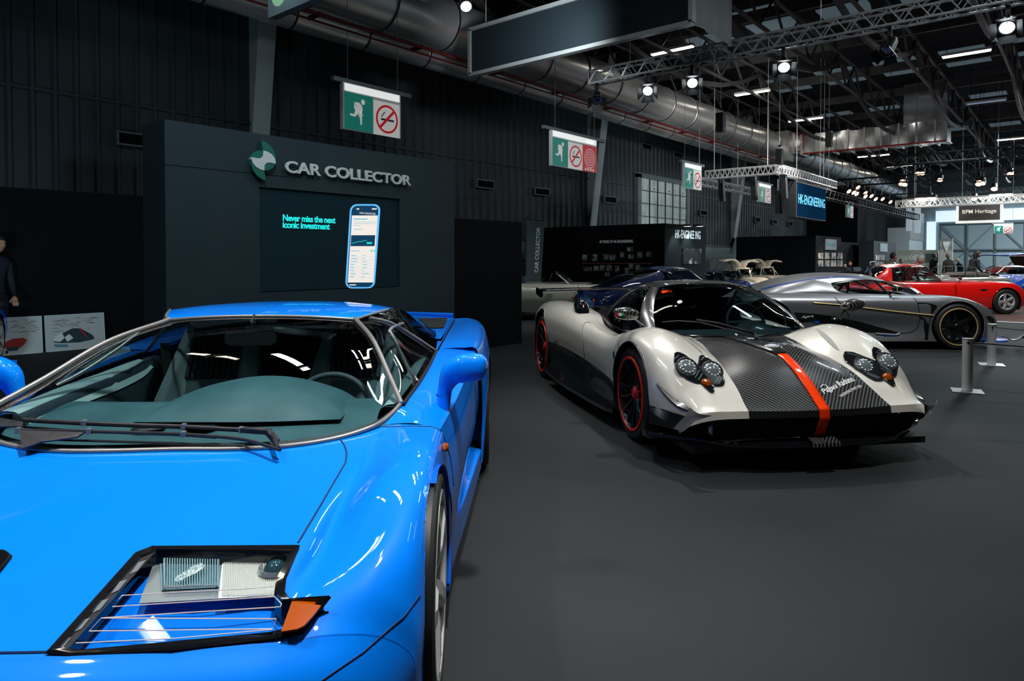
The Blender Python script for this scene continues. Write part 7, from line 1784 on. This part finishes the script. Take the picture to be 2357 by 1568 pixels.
# black roadster between the red coupe and the silver one
simple_car('classic_car', 'black roadster between the red coupe and the plaid-shirted man', Pose(0, (2118-1178.5)*22/1571, 22.5, ang=math.radians(-70)),
 [(.65,.50,.55,.60,.45,.25),(.4,.72,.78,.76,.48,.2),(0,.82,.88,.82,.5,.18),(-.6,.86,.88,.83,.5,.18),(-1.2,.86,.88,.83,.5,.18),(-2.0,.86,.88,.83,.5,.18),(-2.6,.8,.82,.81,.5,.2),(-3.1,.60,.62,.66,.45,.26)],
 M['black_gloss'], (-.8,-1.1,None,-2,1.22,.56,.66,.87), (0,-2.3), .31, .2)
simple_car('classic_car', 'red and white car roofs seen far away under the raised lid', Pose(0, (2320-1178.5)*31/1571, 31, ang=math.radians(180)),
 [(.65,.50,.55,.60,.45,.25),(.4,.76,.80,.76,.48,.2),(0,.86,.92,.82,.5,.18),(-.6,.95,.95,.83,.5,.18),(-1.2,.95,.95,.83,.5,.18),(-2.0,.95,.95,.83,.5,.18),(-3.1,.60,.62,.66,.45,.26)],
 M['red_paint'], (-.7,-1.15,-2.0,-2.6,1.18,.5,.68,.94), (0,-2.3), .31, .2)
# white-grey roadster and the blue fastback on the left
WR = Pose(0, (1203-1178.5)*14.9/1571 + 1.75, 15.0, ang=-.06)
simple_car('classic_car', 'pale grey-green open roadster in front of the glass doors', WR,
 [(1.05,.42,.44,.40,.38,.28),(.75,.60,.62,.62,.42,.24),(.3,.70,.73,.72,.46,.2),(-.2,.745,.76,.76,.5,.18),(-.8,.765,.77,.78,.5,.18),(-1.6,.775,.775,.79,.5,.18),(-2.4,.76,.765,.79,.5,.2),(-2.9,.66,.68,.70,.45,.26)],
 M['silver_green'], (-.62,-.98,None,-2,1.03,.50,.60,.77), (0,-2.3), .30, .2, extra=lambda t, b: (strip('door_handle', [(-1.15,-.80,.66),(-1.0,-.80,.66)], .012, M['chrome'], t), strip('shut_line', [(-.55,-.775,.75),(-.56,-.80,.5),(-.56,-.78,.25)], .005, M['black'], t)))
BF = Pose(0, 4.23, 13.2, ang=math.radians(14))
def bf_extra(t, b):
    for q in (1, -1):
        s = MB(); s.lathe([(0,-.03),(.035,-.02),(.045,0)], 12, 'x', (-3.02,q*.55,.56)); s.build('tail_lamp', mat('tail_amber', (.7,.10,.02), .2, 0, 1.0) if 'tail_amber' not in bpy.data.materials else bpy.data.materials['tail_amber'], t)
    s = MB(); s.tube(crv([(-2.9,-.72,.45),(-3.10,-.5,.45),(-3.14,0,.45),(-3.10,.5,.45),(-2.9,.72,.45)], 20), .035, 8); s.build('rear_bumper', M['chrome'], t)
    s = MB()
    for y in (-.12,-.04,.04,.12): s.cyl((-3.16,y,.34), (-3.0,y,.34), .025, 10)
    s.build('exhaust_tips', M['chrome'], t)
simple_car('classic_car', 'dark blue classic fastback coupe behind the white and red-striped car', BF,
 [(.9,.42,.44,.40,.38,.28),(.6,.60,.62,.62,.42,.24),(.2,.70,.73,.74,.46,.2),(-.3,.76,.78,.78,.5,.18),(-.9,.80,.80,.80,.5,.18),(-1.6,.82,.82,.82,.5,.18),(-2.3,.80,.82,.82,.5,.2),(-2.8,.70,.72,.74,.45,.24),(-3.05,.56,.56,.60,.42,.28)],
 M['blue_dark_paint'], (-.72,-1.15,-1.75,-2.75,1.14,.48,.66,.81), (0,-2.35), .30, .2, extra=bf_extra)
# two gullwing cars, doors up
def gull_extra(t, b):
    for q in (1, -1):
        s = MB(); s.grid(surf([[(-.95,q*.12,1.12),(-.95,q*.30,1.38),(-.95,q*.62,1.46),(-.95,q*1.02,1.40)],[(-1.75,q*.12,1.12),(-1.75,q*.30,1.38),(-1.75,q*.62,1.46),(-1.75,q*1.02,1.40)]], 4, 16)); o = s.build('gullwing_door', M['cream_paint'], t, 50, .05)
        s = MB(); s.add([(-.97,q*.5,1.40),(-1.73,q*.5,1.40),(-1.65,q*.30,1.28),(-1.05,q*.30,1.28)], [(0,1,2,3)]); s.build('door_glass_panel', M['side_glass'], o, None)
        s = MB(); s.bar((-.9,q*.5,.78), (-.95,q*.38,1.15), .05); s.bar((-1.85,q*.5,.80), (-1.80,q*.38,1.12), .06); s.build('door_frame', M['cream_paint'], t, None)
    s = MB(); s.tube([(-.9,-.38,1.15),(-.9,.38,1.15)], .02, 6); s.box((-1.85,-.10,1.10),(-.95,.10,1.15)); s.build('roof_spine', M['cream_paint'], t, None)
for i, (px, d, an, lab) in enumerate(((1737,22.7,-72,'cream gullwing car with raised doors, nearer and left of the pair'), (1792,25.2,-72,'cream gullwing car with raised doors, right and farther of the pair'))):
    g_ = simple_car('gullwing_car', lab, Pose(0, (px-1178.5)*d/1571, d, ang=math.radians(an)),
     [(.65,.46,.50,.50,.42,.25),(.45,.62,.66,.74,.46,.2),(0,.74,.79,.80,.5,.18),(-.6,.80,.80,.80,.5,.18),(-1.2,.80,.80,.80,.5,.18),(-2.0,.80,.80,.80,.5,.18),(-2.5,.76,.76,.76,.5,.2),(-3.0,.55,.58,.62,.45,.26)],
     M['cream_paint'], (-.6,-.95,None,-2,1.14,.42,.60,.80), (0,-2.3), .30, .2, extra=gull_extra, group='gullwing cars'); g_.scale = (.66, .66, .86)
for i, (px, d, lab) in enumerate(((1652,19.4,'dark blue open car with black seats, left of the cream gullwings'), (1692,21.9,'dark open car with a blue windscreen surround beside the gullwings'))):
    c__ = simple_car('classic_car', lab, Pose(0, (px-1178.5)*d/1571, d, ang=math.radians(-95)),
     [(.65,.46,.50,.50,.42,.25),(.45,.60,.62,.70,.46,.2),(0,.68,.72,.78,.5,.18),(-.6,.72,.72,.78,.5,.18),(-1.2,.72,.72,.78,.5,.18),(-2.0,.72,.72,.78,.5,.18),(-2.6,.66,.66,.74,.5,.2),(-3.0,.5,.5,.62,.45,.26)],
     M['blue_dark_paint'], (-.7,-1.0,-1.5,-2.0,1.12,.42,.56,.80), (0,-2.2), .29, .2, chrome=False); c__.scale = (.62, .62, .82)
# blue car at the left edge
BE = Pose(0, -7.24, 8.42, ang=math.radians(-62))
be = simple_car('sports_car', 'blue car cut off by the left edge beside the sketches', BE,
 [(.62,.46,.50,.50,.42,.25),(.5,.55,.60,.74,.46,.2),(0,.70,.76,.86,.5,.16),(-.6,.74,.78,.88,.5,.15),(-1.2,.76,.78,.90,.5,.15),(-1.8,.78,.80,.90,.5,.16),(-2.4,.62,.62,.80,.45,.26)],
 M['blue_deep'], (-.4,-.9,-1.4,-2.0,1.05,.50,.72,.75), (0,-1.9), .33, .26, chrome=False)
be.scale = (.85, .85, .85)

# ================================================================ PEOPLE
M['skin'] = mat('skin', (.50,.25,.17), .5)
M['hair_dark'] = mat('hair_dark', (.015,.012,.010), .6); M['hair_grey'] = mat('hair_grey', (.32,.30,.28), .7)
def limb(pts, rs, n=12): 
    s = MB(); P = crv([list(p)+[r] for p, r in zip(pts, rs)], (len(pts)-1)*5+1); s.tube([tuple(p[:3]) for p in P], [float(q[3]) for q in P], n); return s
def person(label, px, d, ztop, H=1.66, face=0, lean=0, top=None, legs=None, hair=None, arm='down', hair_long=False, bald=False, hold=None):
    """face: heading angle in the world, lean: forward lean in degrees"""
    loc = rd((px-CX)*d/F, d); t = thing('person', label, 'person', loc, face)
    top = top or M['black']; legs = legs or M['black']; k = H
    L = R(lean)
    hip = Vector((0, 0, .52*k))
    def up(a, x=0, y=0):     # point at distance a up the leaning trunk
        return hip + Vector((math.sin(L)*a + x*math.cos(L), y, math.cos(L)*a - x*math.sin(L)))
    # one continuous body: skinned skeleton
    me = bpy.data.meshes.new('body'); bm = bmesh.new(); V = []; Rr = []
    def v(p, r): V.append(bm.verts.new(p)); Rr.append(r); return V[-1]
    h = v(hip, (.105*k*.9, .085*k)); w = v(up(.10*k), (.085*k, .07*k)); c = v(up(.22*k), (.10*k, .075*k)); ch = v(up(.29*k), (.085*k, .065*k)); nk = v(up(.335*k), (.034*k, .034*k)); hb = v(up(.38*k, .01*k), (.033*k, .035*k))
    for a, b in ((h,w),(w,c),(c,ch),(ch,nk),(nk,hb)): bm.edges.new((a, b))
    hands = []
    for q in (1, -1):
        kn = v((.02*k if lean < 10 else -.02, q*.06*k, .28*k), (.036*k, .04*k)); an = v((-.01, q*.06*k, .05*k), (.024*k, .026*k)); to = v((.09*k, q*.065*k, .02*k), (.024*k, .016*k)); th = v((0, q*.055*k, .46*k), (.055*k, .055*k))
        bm.edges.new((h, th)); bm.edges.new((th, kn)); bm.edges.new((kn, an)); bm.edges.new((an, to))
        sh = v(up(.29*k, 0, q*.105*k), (.042*k, .042*k)); bm.edges.new((ch, sh))
        if arm == 'down': e, wr = up(.12*k, -.01, q*.135*k), up(-.02*k, .04*k, q*.14*k)
        elif arm == 'fwd': e, wr = up(.14*k, .06*k, q*.13*k), up(.10*k, .20*k, q*.10*k)
        else: e, wr = up(.13*k, .03*k, q*.13*k), up(.0, .14*k, q*.09*k)
        ev = v(e, (.029*k, .029*k)); wv = v(wr, (.018*k, .02*k)); bm.edges.new((sh, ev)); bm.edges.new((ev, wv)); hands.append((e, wr, q))
    bm.to_mesh(me); bm.free(); me.materials.append(top); o = bpy.data.objects.new('body', me); link(o, t)
    sk = o.modifiers.new('skin', 'SKIN'); sk.use_smooth_shade = True
    for i, r in enumerate(Rr): me.skin_vertices[0].data[i].radius = r; me.skin_vertices[0].data[i].use_root = (i == 0)
    ss = o.modifiers.new('sub', 'SUBSURF'); ss.levels = ss.render_levels = 2
    # trousers over the legs
    s = MB()
    for q in (1, -1): 
        b_ = limb([(0, q*.05*k, .51*k), (.0, q*.058*k, .40*k), (.015*k if lean < 10 else -.02, q*.06*k, .28*k), (-.01, q*.06*k, .05*k)], [.075*k, .066*k, .05*k, .042*k]); s.add(b_.V, b_.F)
    s.build('trousers', legs, t, 60)
    # head with brow, nose, chin and ears
    hc_ = up(.445*k, .02*k); s = MB(); G = []; r = .062*k
    for i in range(15):
        a = -PI/2 + PI*i/14; ring = []
        for j in range(20):
            b = 2*PI*j/20; x, y, z = math.cos(a)*math.cos(b), math.cos(a)*math.sin(b), math.sin(a)
            w_ = .78 if z > -.2 else .78 - .25*(-z-.2); px_ = 1.0 + (.06 if z < -.1 and x > 0 else 0)
            n = .22*math.exp(-((z+.12)/.16)**2 - (y/.18)**2) if x > 0 else 0
            eye = -.06*math.exp(-((z-.08)/.10)**2 - ((abs(y)-.32)/.14)**2) if x > 0 else 0
            ring.append(hc_ + Vector((x*r*px_ + n*r + eye*r, y*r*w_, z*r*1.22)))
        G.append(ring)
    s.grid(G, wrap=True); hd = s.build('head', M['skin'], t, 60)
    s = MB()
    for q in (1, -1): s.lathe([(0,.35*r),(.10*r,.25*r),(.13*r,0),(.10*r,-.22*r),(0,-.32*r)], 8, 'z', tuple(hc_ + Vector((-.05*r, q*.80*r, -.05*r))))
    s.build('ear', M['skin'], hd)
    s = MB()
    for q in (1, -1): s.lathe([(0,.07*r),(.07*r,0),(0,-.07*r)], 8, 'z', tuple(hc_ + Vector((.90*r, q*.31*r, .09*r))))
    s.build('eye', M['black'], hd)
    s = MB(); s.bar(tuple(hc_ + Vector((.93*r, -.2*r, -.5*r))), tuple(hc_ + Vector((.93*r, .2*r, -.5*r))), .05*r); s.build('mouth', M['red'], hd, None)
    if not bald or hair:
        s = MB(); G = []
        for i in range(9):
            a = R(-25) + (PI/2-R(-25))*i/8; ring = []
            for j in range(20):
                b = 2*PI*j/20; x, y, z = math.cos(a)*math.cos(b), math.cos(a)*math.sin(b), math.sin(a); zz = z
                if x > .25: zz = max(z, .42)
                ring.append(hc_ + Vector((x*r*1.08 - .03*r, y*r*.87, zz*r*1.32)))
            G.append(ring)
        if bald: G = G[:5]
        s.grid(G, wrap=True)
        if hair_long: s.tube([hc_ + Vector((-.6*r, 0, .5*r)), hc_ + Vector((-1.0*r, 0, -.5*r)), hc_ + Vector((-1.0*r, 0, -1.8*r))], [.75*r, .7*r, .35*r], 12)
        s.build('hair', hair or M['hair_dark'], t, 60)
    for e, wr, q in hands:
        dr = (Vector(wr)-Vector(e)).normalized(); s = MB(); a = Vector(wr); pl = a + dr*.045*k
        s.tube([a, a+dr*.02*k, pl], [.016*k, .024*k, .021*k], 8)
        sd = dr.cross(Vector((0, 0, 1))); sd = sd.normalized() if sd.length > .1 else Vector((0, 1, 0))
        for f_ in range(4): s.tube([pl + sd*(f_-1.5)*.011*k, pl + sd*(f_-1.5)*.012*k + dr*.022*k, pl + sd*(f_-1.5)*.011*k + dr*(.030-.003*abs(f_-1.5))*k + Vector((.004, 0, -.012*k))], [.0062*k, .006*k, .0045*k], 6)
        s.tube([a + dr*.018*k + sd*.018*k*q, a + dr*.04*k + sd*.036*k*q, a + dr*.055*k + sd*.034*k*q], [.008*k, .007*k, .005*k], 6)
        s.build('hand', M['skin'], t, 60)
    if hold == 'camera':
        e, wr, q = hands[1]; s = MB(); p = Vector(wr) + Vector((.05, 0, -.02)); s.box(p - Vector((.05,.04,.03)), p + Vector((.05,.04,.03))); s.cyl(p, p + Vector((.10,0,0)), .03); 
        tag(s.build('camera', M['black'], None), 'small black camera held by the person at the left edge', 'camera'); c_ = bpy.data.objects[[o.name for o in bpy.data.objects if o.name.startswith('camera') and o.type == 'MESH'][0]]; c_.location = loc; c_.rotation_euler = (0, 0, face)
    # scale so that the crown meets the wanted height
    crown = hc_.z + r*1.25; f_ = ztop/crown; t.scale = (f_, f_, f_); return t
W0 = YAW    # camera's heading
olive = mat('knit_olive', (.16,.14,.10), .9); plaid = mat('plaid_shirt', (.45,.10,.06), .8); black_c = mat('black_cloth', (.010,.011,.014), .9); tweed = mat('tweed', (.055,.050,.038), .9); navy = mat('navy_cloth', (.008,.014,.028), .8)
nt, N, L, b = nodes(plaid); ck = N.new('ShaderNodeTexChecker'); ck.inputs['Scale'].default_value = 22; ck.inputs[1].default_value = (.50,.10,.06,1); ck.inputs[2].default_value = (.20,.08,.08,1); L.new(ck.outputs[0], b.inputs['Base Color'])
right, away, toward, left = W0-PI/2, W0, W0+PI, W0+PI/2
person('person with short dark hair in an olive jumper, leaning over the red coupe', 2034, 19.0, 1.49, 1.62, right, 22, olive, navy, M['hair_dark'], 'fwd')
person('grey-haired person in a plaid shirt bending beside the red coupe', 2082, 18.1, 1.39, 1.62, right, 38, plaid, navy, M['hair_grey'], 'fwd')
person('distant person in black standing before the pale green stand', 2147, 30, 1.55, 1.62, right, 4, black_c, black_c, M['hair_dark'])
person('bald person in an olive tweed jacket seen from behind', 2184, 26, 1.54, 1.62, away, 3, tweed, navy, M['hair_grey'], bald=True)
person('small distant grey-haired person behind the low black screen', 2212, 34, 1.33, 1.62, left, 15, navy, navy, M['hair_grey'])
person('long-haired person in a black jacket bending towards the silver roadster', 2232, 22.6, 1.57, 1.66, right, 20, black_c, black_c, M['hair_dark'], 'fwd', True)
person('tiny dark-haired person behind the plaid-shirted one', 2070, 27, 1.30, 1.6, toward, 10, black_c, black_c, M['hair_dark'])
person('tiny person before the black wall right of the photo-pair booth', 1953, 26, 1.20, 1.6, toward, 10, navy, navy, mat('hair_red', (.20,.06,.04), .7), 'fwd')
person('tiny pale-haired person nearest the photo-pair booth', 1942, 26.5, 1.10, 1.6, toward, 10, black_c, black_c, M['hair_grey'])
person('person in navy at the left edge, only arm and hand in view', -20, 9.1, 1.62, 1.66, right-.3, 8, navy, navy, M['hair_dark'], 'mid', hold='camera')
